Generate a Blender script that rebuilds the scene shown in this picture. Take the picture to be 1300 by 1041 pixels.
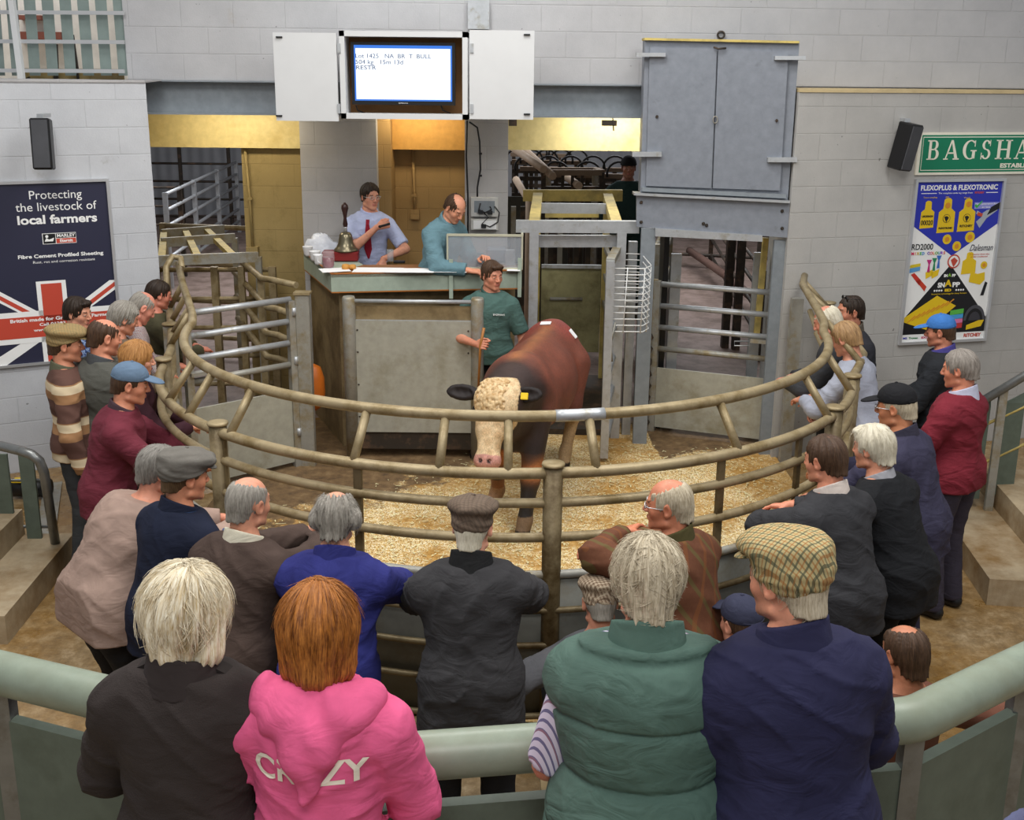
import bpy, math, random
import numpy as np
from math import sin, cos, pi, radians, atan2, hypot
from mathutils import Vector, Matrix, Euler
for _o in list(bpy.data.objects): bpy.data.objects.remove(_o)
S = bpy.context.scene
COL = S.collection
random.seed(7); RNG = np.random.RandomState(7)
# ------------------------------------------------------------------ camera
FPX = 1400.0; TH = radians(15.3); ROLL = radians(.6); CAMZ = 3.4; PCX, PCY = 650.0, 476.0
cd = bpy.data.cameras.new('camera'); cam = bpy.data.objects.new('camera', cd); COL.objects.link(cam)
cam.location = (0, 0, CAMZ)
cam.matrix_world = Matrix.Translation((0, 0, CAMZ)) @ Matrix.Rotation(pi/2-TH, 4, 'X') @ Matrix.Rotation(ROLL, 4, 'Z')
cd.sensor_width = 36; cd.lens = FPX/1300*36; cd.shift_y = -(520.5-PCY)/1300; cd.clip_end = 200
S.camera = cam
# ------------------------------------------------------------------ world, lamps, exposure
S.view_settings.view_transform = 'Standard'; S.view_settings.look = 'None'
S.view_settings.gamma = 1; S.view_settings.exposure = 0.1
W = bpy.data.worlds.new('world'); S.world = W; W.use_nodes = True
W.node_tree.nodes['Background'].inputs[0].default_value = (.93, .96, 1, 1)
W.node_tree.nodes['Background'].inputs[1].default_value = .36
def area(name, loc, size, power, col=(1, 1, 1), rot=(0, 0, 0)):
    l = bpy.data.lights.new(name, 'AREA'); l.shape = 'RECTANGLE'; l.size, l.size_y = size
    l.energy = power; l.color = col
    o = bpy.data.objects.new(name, l); COL.objects.link(o); o.location = loc; o.rotation_euler = rot
    return o
area('ceiling_lamp', (-2.6, 4.6, 6.6), (1.6, 3.2), 215, (1, .985, .95))
area('ceiling_lamp', (2.6, 4.4, 6.6), (1.6, 3.2), 215, (1, .985, .95))
area('ceiling_lamp', (0, 8.0, 6.6), (2.6, 1.2), 150, (1, .985, .95))
area('ceiling_lamp', (0, -.4, 6.2), (3.2, 1.6), 130, (1, .99, .97), (radians(22), 0, 0))
area('hall_lamp', (-4.5, 17, 5.2), (4, 3), 300, (.95, .97, 1))
area('hall_lamp', (3, 18, 5.2), (5, 3), 330, (.95, .97, 1))
area('gallery_fill', (-5.4, 11.4, 5.6), (2, .8), 45, (1, 1, 1))  # added fill, no fitting there: brightens the wall behind the gallery boards
area('lintel_lamp', (-2.75, 10.72, 3.02), (.9, .10), 9, (1, .86, .6), (radians(40), 0, 0))
area('lintel_lamp', (-.95, 11.0, 3.02), (.6, .10), 4, (1, .84, .55), (radians(40), 0, 0))
area('lintel_lamp', (.95, 10.75, 3.02), (.8, .10), 11, (1, .98, .9), (radians(40), 0, 0))
# ------------------------------------------------------------------ pixel <-> place
def ray(px, py):
    u = px-PCX; v = py-PCY
    u, v = u*cos(ROLL)+v*sin(ROLL), -u*sin(ROLL)+v*cos(ROLL)
    u /= FPX; v /= FPX
    return (u, cos(TH)-v*sin(TH), -sin(TH)-v*cos(TH))
def AY(px, py, Y):
    a, b, c = ray(px, py); t = Y/b; return Vector((a*t, Y, CAMZ+c*t))
def AZ(px, py, z):
    a, b, c = ray(px, py); t = (z-CAMZ)/c; return Vector((a*t, b*t, z))
# ------------------------------------------------------------------ materials
def srgb(c):
    if isinstance(c, str):
        c = [int(c[i:i+2], 16)/255 for i in (0, 2, 4)]
    return tuple((x/12.92 if x <= .04045 else ((x+.055)/1.055)**2.4) for x in c[:3])+(1,)
class NT:
    def __init__(s, name):
        s.m = bpy.data.materials.new(name); s.m.use_nodes = True; s.t = s.m.node_tree
        s.b = s.t.nodes['Principled BSDF']; s.tc = None
    def n(s, typ, **kw):
        nd = s.t.nodes.new(typ)
        for k, v in kw.items():
            if k.startswith('i_'):
                key = k[2:]; key = int(key) if key.isdigit() else key.replace('_', ' ')
                s.set(nd.inputs[key], v)
            else: setattr(nd, k, v)
        return nd
    def set(s, inp, v):
        if isinstance(v, bpy.types.NodeSocket): s.t.links.new(v, inp)
        else: inp.default_value = v
    def co(s, kind='Object', scale=None, rot=None, loc=None):
        if not s.tc: s.tc = s.n('ShaderNodeTexCoord')
        o = s.tc.outputs[kind]
        if scale or rot or loc:
            mp = s.n('ShaderNodeMapping', i_0=o)
            if scale: mp.inputs['Scale'].default_value = scale
            if rot: mp.inputs['Rotation'].default_value = rot
            if loc: mp.inputs['Location'].default_value = loc
            o = mp.outputs[0]
        return o
    def noise(s, sc, det=4, rough=.6, vec=None, dist=0):
        return s.n('ShaderNodeTexNoise', i_Vector=vec or s.co(), i_Scale=sc, i_Detail=det, i_Roughness=rough, i_Distortion=dist).outputs[0]
    def ramp(s, f, pts):
        r = s.n('ShaderNodeValToRGB', i_0=f); e = r.color_ramp.elements
        while len(e) < len(pts): e.new(.5)
        for i, (p, c) in enumerate(pts): e[i].position = p; e[i].color = c if len(c) == 4 else (*c, 1)
        return r.outputs[0]
    def math(s, op, a, b=0.0, c=0.0):
        return s.n('ShaderNodeMath', operation=op, i_0=a, i_1=b, i_2=c).outputs[0]
    def mix(s, f, a, b, mode='MIX'):
        m = s.n('ShaderNodeMix', data_type='RGBA', blend_type=mode)
        s.set(m.inputs[0], f); s.set(m.inputs[6], a); s.set(m.inputs[7], b); return m.outputs[2]
    def bump(s, h, st=.3, d=.01):
        b = s.n('ShaderNodeBump', i_Strength=st, i_Distance=d, i_Height=h)
        s.t.links.new(b.outputs[0], s.b.inputs['Normal']); return b
    def base(s, v): s.set(s.b.inputs['Base Color'], v)
    def rough(s, v): s.set(s.b.inputs['Roughness'], v)
def k4(c, f): return tuple(min(1, x*f) for x in c[:3])+(1,)
def plain(name, col, rough=.6, metal=0, var=.12, sc=6, bsc=60, bst=.1, bd=.004, spec=.4):
    m = NT(name); c = srgb(col)
    m.base(m.ramp(m.noise(sc, 6), [(.3, k4(c, 1-var)), (.7, k4(c, 1+var))]))
    m.rough(rough); m.b.inputs['Metallic'].default_value = metal; m.b.inputs['Specular IOR Level'].default_value = spec
    if bst: m.bump(m.noise(bsc, 3), bst, bd)
    return m.m
def dirty(name, col, dirt, rough=.6, metal=0, amt=(.45, .62), sc=3.0, bst=.15, var=.1, spec=.4):
    m = NT(name); c = srgb(col); d = srgb(dirt)
    b = m.ramp(m.noise(14, 5), [(.3, k4(c, 1-var)), (.7, k4(c, 1+var))])
    f = m.ramp(m.noise(sc, 8, .68), [(amt[0], (0, 0, 0)), (amt[1], (1, 1, 1))])
    m.base(m.mix(f, b, d)); m.rough(rough); m.b.inputs['Metallic'].default_value = metal
    m.b.inputs['Specular IOR Level'].default_value = spec
    m.bump(m.noise(35, 5), bst, .006); return m.m
def blockwall(name, c1, dirt=None, mort=.86, plane='XZ', amt=(.62, .75), off=(0, 0, 0), bs=.9):
    m = NT(name); c = srgb(c1)
    rot = {'XZ': (pi/2, 0, 0), 'YZ': (pi/2, 0, pi/2)}[plane]
    # swap so that brick u runs along the wall and v up
    vec = m.co('Object', rot=(-pi/2, 0, 0) if plane == 'XZ' else None, loc=off)
    br = m.n('ShaderNodeTexBrick', offset=.5, i_Vector=vec, i_Scale=1.0)
    br.inputs['Color1'].default_value = k4(c, .93); br.inputs['Color2'].default_value = k4(c, 1.05)
    br.inputs['Mortar'].default_value = k4(c, mort)
    br.inputs['Mortar Size'].default_value = .006; br.inputs['Mortar Smooth'].default_value = .35
    br.inputs['Brick Width'].default_value = .45; br.inputs['Row Height'].default_value = .225
    base = m.mix(.32, c, br.outputs[0])
    v = m.ramp(m.noise(1.3, 6, .7), [(.3, (.86, .86, .87)), (.7, (1.06, 1.06, 1.06))])
    base = m.mix(1.0, base, v, 'MULTIPLY')
    if dirt:
        f = m.ramp(m.noise(2.2, 8, .72), [(amt[0], (0, 0, 0)), (amt[1], (1, 1, 1))])
        base = m.mix(f, base, srgb(dirt))
    sp = m.ramp(m.noise(27, 2, .5), [(.75, (0, 0, 0)), (.78, (1, 1, 1))])
    base = m.mix(sp, base, k4(c, .45))
    m.base(base); m.rough(.72); m.b.inputs['Specular IOR Level'].default_value = .25
    h = m.math('MULTIPLY_ADD', br.outputs['Fac'], -1.0, m.math('MULTIPLY', m.noise(70, 4), .35))
    m.bump(h, bs*.6, .008)
    return m.m
def glossy_noise_floor():
    m = NT('wet_concrete'); n1 = m.noise(.9, 8, .7); n2 = m.noise(11, 10, .78)
    b = m.ramp(n2, [(.25, srgb('584630')), (.5, srgb('8f7856')), (.75, srgb('c2ad8c'))])
    f = m.ramp(n1, [(.42, (0, 0, 0)), (.62, (1, 1, 1))])
    b2 = m.ramp(n2, [(.3, srgb('6b4a1c')), (.7, srgb('98743c'))])
    m.base(m.mix(f, b, b2)); m.rough(m.ramp(n1, [(.4, (.5, .5, .5)), (.6, (.22, .22, .22))]))
    m.bump(n2, .3, .01); return m.m
M = {}
M['wall'] = blockwall('painted_block_white', 'b4b4b6', 'a59c90', amt=(.66, .85))
M['wall_r'] = blockwall('painted_block_right', 'b5b3af', 'a8a095', amt=(.68, .85))
M['wall_l'] = blockwall('painted_block_left', 'c2c4c8', '9d9c98', amt=(.64, .8))
M['pillar'] = blockwall('painted_block_pillar', 'b4b2b2', '97928c', amt=(.62, .85))
M['cream'] = blockwall('ochre_block', 'a08d60', '6f633c', amt=(.52, .78))
M['brownwall'] = blockwall('tan_block', 'ac8c5c', '8f7040', amt=(.55, .8))
M['lintel'] = dirty('cream_lintel_paint', 'd6c48a', 'bfa766', .55, amt=(.5, .8))
M['floor'] = glossy_noise_floor()
M['steelblue'] = dirty('grey_blue_paint', '80858e', '64676c', .5, .1, (.6, .8), 5, .08)
M['beam'] = dirty('grey_beam_paint', '868d93', '777b80', .5, .2, (.55, .8), 2, .05)
M['galv'] = dirty('galvanised_dusty', '9c9a92', '8a7647', .5, .35, (.48, .68), 5, .12)
M['galvclean'] = dirty('galvanised_steel', 'b4b7ba', '8f8670', .42, .5, (.55, .75), 8, .08)
M['rail'] = dirty('rail_dusty_tube', '9c8c6c', '7a6844', .48, .25, (.45, .65), 6, .15)
M['post'] = dirty('post_grimy', '7a6c50', '4d3d22', .5, .3, (.45, .62), 4, .2)
M['sheet'] = dirty('galvanised_sheet', 'a5a395', '7d7252', .55, .15, (.5, .75), 2.2, .1)
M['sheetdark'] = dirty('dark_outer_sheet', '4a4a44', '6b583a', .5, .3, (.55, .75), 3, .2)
M['ply'] = dirty('grimy_plywood', '8d7a58', '4c3a20', .6, 0, (.42, .7), 2.2, .2)
M['yellow'] = dirty('yellow_dusted_steel', 'c9b46a', '9a8b58', .6, .1, (.45, .7), 5, .1)
M['dark'] = plain('dark_rubber', '1c1b1b', .6)
M['black'] = plain('black_plastic', '111113', .4, bst=0)
M['darksteel'] = dirty('dark_rusty_steel', '3c352e', '6a5240', .55, .3, (.5, .7), 6, .1)
M['white'] = plain('white_board', 'cdcecf', .5, var=.02, bst=0)
M['whitegloss'] = plain('white_plastic', 'e8e8ea', .35, var=.02, bst=0)
M['alu'] = plain('aluminium_frame', 'c9cacc', .35, .6, .04, bst=0)
M['speaker'] = plain('speaker_cloth', '47484c', .8, bsc=400, bst=.3)
M['greenfence'] = dirty('green_grey_paint', '5c665b', '4a5346', .55, 0, (.5, .8), 4, .06)
M['greenrail'] = dirty('grey_green_tube_paint', '848e7f', '7c816f', .35, 0, (.45, .75), 3, .05)
M['handrail'] = dirty('steel_handrail', '7d7f7e', '5f5a50', .35, .6, (.5, .75), 6, .06)
M['concrete'] = dirty('step_concrete', 'a8977c', '7b5f38', .6, 0, (.42, .68), 2.5, .3)
M['counter'] = dirty('grey_green_laminate', '9fab9c', '8b9484', .45, 0, (.5, .8), 3, .03)
M['woodedge'] = plain('wood_edge', 'a8672e', .45)
M['paper'] = plain('paper', 'f0f0f0', .8, var=.02, bst=0)
M['red'] = plain('red_paint', '7a1a1c', .4)
M['orange'] = plain('orange_plastic', 'c0651b', .5)
M['cable'] = plain('cable', '1f1f22', .5, bst=0)
M['roofhall'] = dirty('hall_cladding', 'a0a2a6', '86888c', .6, 0, (.5, .8), 2, .05)
M['hallfloor'] = dirty('hall_floor', '8d7a72', '6b5a50', .6, 0, (.42, .62), 3, .2)
def straw():
    m = NT('sawdust_and_straw')
    w = m.co('Object', scale=(1, 1, 1), rot=(0, 0, .5))
    v1 = m.n('ShaderNodeTexVoronoi', i_Vector=m.co('Object', scale=(150, 80, 1), rot=(0, 0, .6)), i_Scale=1.0).outputs['Color']
    sp = m.n('ShaderNodeSeparateColor', i_0=v1).outputs[0]
    b = m.ramp(sp, [(0, srgb('8f6c34')), (.3, srgb('c8a05a')), (.6, srgb('e2c68a')), (1, srgb('f8efd2'))])
    big = m.noise(1.6, 8, .7)
    b = m.mix(m.ramp(big, [(.40, (1, 1, 1)), (.56, (0, 0, 0))]), b, m.ramp(m.noise(24, 6, .7), [(.35, srgb('9a7030')), (.65, srgb('c79a52'))]))
    # brown trampled ground where the bedding thins
    e = m.n('ShaderNodeAttribute', attribute_name='bed').outputs['Fac']
    ee = m.math('ADD', e, m.math('MULTIPLY', m.math('SUBTRACT', m.noise(5, 8, .75), .5), 1.3))
    mask = m.ramp(ee, [(.42, (0, 0, 0)), (.58, (1, 1, 1))])
    mud = m.ramp(m.noise(9, 8, .7), [(.3, srgb('4a3722')), (.55, srgb('72593a')), (.75, srgb('927a58'))])
    m.base(m.mix(mask, mud, b)); m.rough(.75)
    m.bump(m.math('ADD', sp, m.noise(60, 4)), .5, .008); return m.m
M['straw'] = straw()
def emis(name, col, st):
    m = NT(name); m.base((0, 0, 0, 1)); m.b.inputs['Emission Color'].default_value = srgb(col); m.b.inputs['Emission Strength'].default_value = st; return m.m
def glass(name, col=(.9, .93, .95), alpha=.3):
    m = NT(name); m.base((*col, 1)); m.rough(.12); m.b.inputs['Alpha'].default_value = alpha; return m.m
M['perspex'] = glass('perspex', (.45, .48, .52), .38)
# ------------------------------------------------------------------ object helpers
def tag(o, label=None, cat=None, group=None, kind=None):
    if label: o['label'] = label
    if cat: o['category'] = cat
    if group: o['group'] = group
    if kind: o['kind'] = kind
    return o
def thing(name, label, cat, loc=(0, 0, 0), rz=0, group=None):
    o = bpy.data.objects.new(name, None); COL.objects.link(o); o.location = loc; o.rotation_euler = (0, 0, rz)
    o.empty_display_size = .1
    return tag(o, label, cat, group)
class MB:
    """collects vertices and faces; build() links them as one mesh object"""
    def __init__(s, at=(0, 0, 0)): s.v = []; s.f = []; s.sm = []; s.o = Vector(at)
    def add(s, vs, fs, smooth=False):
        b = len(s.v); s.v += [tuple(Vector(v)) for v in vs]; s.f += [tuple(i+b for i in f) for f in fs]; s.sm += [smooth]*len(fs); return s
    def hexa(s, p):   # 8 corners: bottom 4 ccw, top 4 ccw
        return s.add(p, [(3, 2, 1, 0), (4, 5, 6, 7), (0, 1, 5, 4), (1, 2, 6, 5), (2, 3, 7, 6), (3, 0, 4, 7)])
    def box(s, c, d, rz=0, R=None, bev=0):
        c = Vector(c); d = Vector(d)/2
        R = R or Matrix.Rotation(rz, 3, 'Z')
        if bev:
            e = min(bev, min(d)*.9); P = []; 
            # chamfered box from 3 scaled shells
            vs = []
            for sx in (-1, 1):
                for sy in (-1, 1):
                    for sz in (-1, 1):
                        vs.append((sx*(d.x-e), sy*(d.y-e), sz*d.z)); vs.append((sx*(d.x-e), sy*d.y, sz*(d.z-e))); vs.append((sx*d.x, sy*(d.y-e), sz*(d.z-e)))
            import bmesh
            bm = bmesh.new(); [bm.verts.new(v) for v in vs]; r = bmesh.ops.convex_hull(bm, input=bm.verts)
            bm.verts.index_update(); V = [R @ v.co + c for v in bm.verts]; F = [tuple(v.index for v in f.verts) for f in bm.faces]; bm.free()
            return s.add(V, F)
        p = [(-1, -1, -1), (1, -1, -1), (1, 1, -1), (-1, 1, -1), (-1, -1, 1), (1, -1, 1), (1, 1, 1), (-1, 1, 1)]
        return s.hexa([R @ Vector((a*d.x, b*d.y, q*d.z)) + c for a, b, q in p])
    def bar(s, a, b, w, h=None, up=(0, 0, 1)):  # square bar from a to b
        a = Vector(a); b = Vector(b); h = h or w; x = (b-a); L = x.length; x.normalize()
        u = Vector(up)
        if abs(x.dot(u)) > .98: u = Vector((0, 1, 0))
        y = u.cross(x).normalized(); z = x.cross(y)
        R = Matrix((x, y, z)).transposed()
        return s.box((a+b)/2, (L, w, h), R=R)
    def tube(s, pts, r, n=12, cap=True, closed=False):
        P = [Vector(p) for p in pts]; N = len(P); rs = r if isinstance(r, (list, tuple)) else [r]*N
        T = []
        for i in range(N):
            a = P[(i-1) % N] if (closed or i > 0) else P[i]; b = P[(i+1) % N] if (closed or i < N-1) else P[i]
            T.append((b-a).normalized())
        u = Vector((0, 0, 1)) if abs(T[0].z) < .9 else Vector((1, 0, 0))
        u = (u-T[0]*u.dot(T[0])).normalized(); vs = []
        for i in range(N):
            u = (u-T[i]*u.dot(T[i])).normalized(); w = T[i].cross(u)
            for k in range(n):
                q = 2*pi*k/n; vs.append(P[i]+(u*cos(q)+w*sin(q))*rs[i])
        fs = []
        for i in range(N if closed else N-1):
            j = (i+1) % N
            for k in range(n):
                l = (k+1) % n; fs.append((i*n+k, i*n+l, j*n+l, j*n+k))
        s.add(vs, fs, True)
        if cap and not closed:
            b = len(s.v)-len(vs); s.f.append(tuple(b+k for k in reversed(range(n)))); s.f.append(tuple(b+(N-1)*n+k for k in range(n))); s.sm += [False]*2
        return s
    def lathe(s, c, prof, n=24, R=None):
        vs = []; fs = []; c = Vector(c)
        for r, z in prof:
            for k in range(n):
                p = Vector((r*cos(2*pi*k/n), r*sin(2*pi*k/n), z)); vs.append((R @ p if R else p)+c)
        m = len(prof)
        for i in range(m-1):
            for k in range(n):
                l = (k+1) % n; fs.append((i*n+k, i*n+l, (i+1)*n+l, (i+1)*n+k))
        s.add(vs, fs, True)
        b = len(s.v)-len(vs); s.f.append(tuple(b+k for k in reversed(range(n)))); s.f.append(tuple(b+(m-1)*n+k for k in range(n))); s.sm += [False]*2
        return s
    def prism(s, poly, y0, y1, R=None, c=(0, 0, 0)):  # polygon in x,z extruded in y
        n = len(poly); c = Vector(c)
        vs = [Vector((x, y0, z)) for x, z in poly]+[Vector((x, y1, z)) for x, z in poly]
        vs = [(R @ v if R else v)+c for v in vs]
        return s.add(vs, [tuple(range(n)), tuple(reversed(range(n, 2*n)))]+[(i, i+n, (i+1) % n+n, (i+1) % n) for i in range(n)])
    def build(s, name, m, parent=None, world=False):
        me = bpy.data.meshes.new(name); o = bpy.data.objects.new(name, me); COL.objects.link(o)
        inv = None
        if parent is not None:
            o.parent = parent
            if world: inv = parent.matrix_basis.inverted()
        vs = [tuple(inv @ Vector(v)) for v in s.v] if inv else [tuple(Vector(v)-s.o) for v in s.v]
        if parent is None: o.location = s.o
        me.from_pydata(vs, [], s.f); me.polygons.foreach_set('use_smooth', s.sm)
        me.materials.append(m); me.update(); return o
def copy_tree(o, parent=None):
    c = o.copy(); COL.objects.link(c)
    if parent: c.parent = parent
    for ch in list(o.children): copy_tree(ch, c)
    return c
def text(body, name, m, parent, R, loc, size, width=None, ext=.001, off=0, align='CENTER', shear=0):
    cu = bpy.data.curves.new(name, 'FONT'); cu.body = body; cu.size = size; cu.extrude = ext; cu.offset = off; cu.align_x = align; cu.align_y = 'CENTER'; cu.shear = shear; cu.resolution_u = 3
    t = bpy.data.objects.new(name+'_tmp', cu); COL.objects.link(t)
    dg = bpy.context.evaluated_depsgraph_get(); me = bpy.data.meshes.new_from_object(t.evaluated_get(dg)); bpy.data.objects.remove(t)
    me.name = name
    if width and len(me.vertices):
        xs = [v.co.x for v in me.vertices]; w = max(xs)-min(xs); k = width/w
        for v in me.vertices: v.co.x *= k
    X = R.to_4x4(); X.translation = Vector(loc); me.transform(X)
    me.materials.clear(); me.materials.append(m)
    o = bpy.data.objects.new(name, me); COL.objects.link(o); o.parent = parent; return o
# ================================================================== the setting
def struct(mb, name, m): return tag(mb.build(name, m), kind='structure')
f = MB(); f.box((0, 3.2, -.1), (17, 15, .2)); struct(f, 'floor', M['floor'])
f = MB(); f.box((0, 21.6, -.1), (30, 21.8, .2)); struct(f, 'floor_hall', M['hallfloor'])
# upper wall over the opening, receding slightly to the right
def uy(x): return 10.08+.06*(x+3.2)
YU = uy(0)
wp = Matrix.Rotation(math.atan(.06), 3, 'Z')
UWR = math.atan(.06)
ZB = 3.31  # underside of the upper wall
w = MB(at=(0, uy(0), ZB)); 
def wx(x, z, d=0): return Vector((x, uy(x)+d, z))
def slab(mb, x0, x1, z0, z1, t=.25, fn=wx):
    mb.hexa([fn(x0, z0), fn(x1, z0), fn(x1, z0, t), fn(x0, z0, t), fn(x0, z1), fn(x1, z1), fn(x1, z1, t), fn(x0, z1, t)]); return mb
xj = AY(160, 60, 10.08).x
slab(w, xj, 8, ZB, 6.2); slab(w, -8, xj, 4.6, 6.2); struct(w, 'wall_back', M['wall'])
# opening at the top left: sill, jamb and what is seen behind it
# left pier: a wall turned towards the ring
LX, LY = -3.12, 9.62
def ly(x): return LY+.5*(x-LX)
lw = MB(at=(LX, LY, 0))
def lfn(x, z, d=0): return Vector((x, ly(x)+d, z))
lw.hexa([Vector(p) for p in [(-7.5, ly(-7.5), 0), (LX, LY, 0), (LX-.28, LY+.62, 0), (-7.5, LY+.62, 0), (-7.5, ly(-7.5), 3.29), (LX, LY, 3.29), (LX-.28, LY+.62, 3.29), (-7.5, LY+.62, 3.29)]])
struct(lw, 'wall_left', M['wall_l'])
RX, RY = 2.40, 9.62
def ry(x): return RY+.25*(x-RX)
rw = MB(at=(RX, RY, 0))
rw.hexa([Vector(p) for p in [(RX, RY, 0), (9, ry(9), 0), (9, ry(9)+.8, 0), (RX+.02, RY+.8, 0), (RX, RY, 3.27), (9, ry(9), 3.27), (9, ry(9)+.8, 3.27), (RX+.02, RY+.8, 3.27)]])
struct(rw, 'wall_right', M['wall_r'])
t = MB(at=(3, 9.6, 3.27)); t.hexa([Vector(p) for p in [(RX, RY-.012, 3.27), (9, ry(9)-.012, 3.27), (9, ry(9)+.8, 3.27), (RX, RY+.8, 3.27), (RX, RY-.012, 3.3), (9, ry(9)-.012, 3.3), (9, ry(9)+.8, 3.3), (RX, RY+.8, 3.3)]])
struct(t, 'trim_1', plain('ledge_cream', 'c8b48a', .7))
t = MB(at=(-3.5, 9.5, 3.29)); t.hexa([Vector(p) for p in [(-7.5, ly(-7.5)-.01, 3.29), (LX, LY-.01, 3.29), (LX-.28, LY+.62, 3.29), (-7.5, LY+.62, 3.29), (-7.5, ly(-7.5)-.01, 3.31), (LX, LY-.01, 3.31), (LX, LY+.62, 3.31), (-7.5, LY+.62, 3.31)]])
struct(t, 'trim_2', M['pillar'])
# steel I-beam across the opening
b = MB(at=(-1, uy(-1), 3.1))
for z0, z1, d0, d1 in ((ZB-.012, ZB, -.02, .2), (ZB-.28, ZB-.012, .1, .12), (ZB-.295, ZB-.28, -.02, .2)):
    b.hexa([wx(-3.7, z0, d0), wx(1.2, z0, d0), wx(1.2, z0, d1), wx(-3.7, z0, d1), wx(-3.7, z1, d0), wx(1.2, z1, d0), wx(1.2, z1, d1), wx(-3.7, z1, d1)])
struct(b, 'trim_3', M['beam'])
# recess: pillars, cream walls, lintels and the door bay behind the rostrum
YP = 11.05
def rect(px0, px1, y, z0, z1, t, m, name, py=250, px1b=None):
    x0 = AY(px0, py, y).x; x1 = AY(px1, py, y).x
    q = MB(at=((x0+x1)/2, y, z0)); q.box(((x0+x1)/2, y+t/2, (z0+z1)/2), (x1-x0, t, z1-z0)); return struct(q, name, m)
rect(381, 478, YP, 0, 3.3, .55, M['pillar'], 'wall_pillar_left', 190)
rect(590, 645, YP, 0, 3.3, .5, M['pillar'], 'wall_pillar_right', 190)
rect(478, 497, YP+.12, 0, 3.3, .4, M['brownwall'], 'wall_jamb')
rect(496, 592, YP+.50, 0, 3.3, .1, M['brownwall'], 'wall_recess')
rect(306, 383, YP+.42, 0, 2.95, .3, M['cream'], 'wall_cream', 190)
rect(190, 384, YP+.3, 2.645, 3.2, .1, M['lintel'], 'wall_lintel_left')
rect(496, 591, YP+.3, 2.645, 3.2, .1, dirty('tan_lintel', 'c9974e', 'a97c3c', .6, amt=(.5, .8)), 'wall_lintel_middle')
rect(644, 815, YP+.12, 2.665, 3.2, .1, M['lintel'], 'wall_lintel_right')
q = MB(at=(-3.3, 11, 0)); q.box((-4.15, 10.8, 1.7), (.6, .9, 3.4)); struct(q, 'wall_side_left', M['cream'])
# hall beyond
q = MB(at=(0, 27, 0)); q.box((0, 27, 3), (30, .2, 6))
m = NT('corrugated_cladding'); wv = m.n('ShaderNodeTexWave', wave_type='BANDS', bands_direction='X', i_Vector=m.co(), i_Scale=1.2).outputs[1]
m.base(m.mix(m.noise(2, 5), srgb('8f9298'), srgb('b3b5ba'))); m.rough(.5); m.bump(wv, .8, .03)
struct(q, 'wall_far', m.m)
q = MB(at=(0, 20, 6)); q.box((0, 19.5, 6.05), (30, 15.5, .1)); struct(q, 'ceiling_hall', M['roofhall'])
for sx in (-1, 1):
    q = MB(at=(sx*12, 19, 0)); q.box((sx*12, 19, 3), (.2, 16, 6)); struct(q, 'wall_hall_side', M['roofhall'])
q = MB(at=(-5, 13, 3)); q.box((-6.6, 12.4, 4.4), (5, .1, 4.0)); struct(q, 'wall_gallery', plain('gallery_white', 'd6d2ca', .7))
q = MB(at=(-6, 11, 3)); q.box((-5.8, 11.2, 3.22), (5, 2.2, .12)); struct(q, 'floor_gallery', M['concrete'])
# tier on which the nearest watchers stand, and the steps at both sides
q = MB(at=(0, .5, 0)); q.box((0, .3, .25), (8, 5.2, .5)); struct(q, 'floor_tier', M['concrete'])
def steps(name, P0, dirv, wid, n, rise=.19, going=.3):
    d = Vector(dirv).normalized(); s_ = Vector((-d.y, d.x, 0)); q = MB(at=P0); P0 = Vector(P0)
    for i in range(n):
        a = P0+d*going*i; e = d*(going*(n-i))
        pts = [a, a+e, a+e+s_*wid, a+s_*wid]
        q.hexa([p+Vector((0, 0, rise*i)) for p in pts]+[p+Vector((0, 0, rise*(i+1))) for p in pts])
    return struct(q, name, M['concrete'])
A0 = AZ(1252, 768, 0)
steps('trim_4', A0, (.95, -.10, 0), 1.7, 5, .19, .42)
B0 = AZ(8, 815, 0)
q = MB(at=(-3, 5, 0))
pA, pB = AZ(10, 818, 0), AZ(62, 752, 0)
dv = (pB-pA).normalized(); nv = Vector((-dv.y, dv.x, 0)); nv = nv if nv.x < 0 else -nv
pB = pA+dv*1.25
for i in range(4):
    a = pA+nv*.34*i; b2 = pB+nv*.34*i; e = nv*(.34*(4-i)+.8)
    q.hexa([p+Vector((0, 0, .19*i)) for p in (a, b2, b2+e, a+e)]+[p+Vector((0, 0, .19*(i+1))) for p in (a, b2, b2+e, a+e)])
struct(q, 'trim_5', M['concrete'])
# ring bedding: a thin disc of sawdust inside the fence
RC = Vector((-.04, 7.6, 0)); RR = 2.36
n = 90; vs = []; fs = []
xs = np.linspace(-2.5, 2.5, n); ys = np.linspace(5.15, 10.6, n)
q = MB(at=(0, 0, 0))
def inring(x, y):
    if y < RC.y: return hypot(x-RC.x, y-RC.y) < RR-.02
    return -2.45 < x < 2.5
idx = {}
for i, x in enumerate(xs):
    for j, y in enumerate(ys):
        idx[i, j] = len(vs); vs.append((x, y, .012+.006*sin(7*x+3*y)*sin(5*y)))
for i in range(n-1):
    for j in range(n-1):
        if all(inring(*vs[idx[a, b]][:2]) for a, b in ((i, j), (i+1, j), (i+1, j+1), (i, j+1))): fs.append((idx[i, j], idx[i+1, j], idx[i+1, j+1], idx[i, j+1]))
q.add(vs, fs, True); o = q.build('sawdust_bedding', M['straw'])
tag(o, 'pale sawdust and straw bedding spread over the ring floor', 'bedding', kind='stuff')
at_ = o.data.attributes.new('bed', 'FLOAT', 'POINT')
def bedf(x, y):
    # bedding lies in the front half and towards the weigh gate; the back left is bare wet concrete
    d = (x-(-1.2))*.75 - (y-8.0)*.85   # + in front/right
    v = .74+.62*d
    if x > 0: v = max(v, .95-.5*max(0, y-9.6))
    if x > 1.35: v -= max(0, (y-8.9))*.9
    return max(-.3, min(1.2, v))
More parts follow.
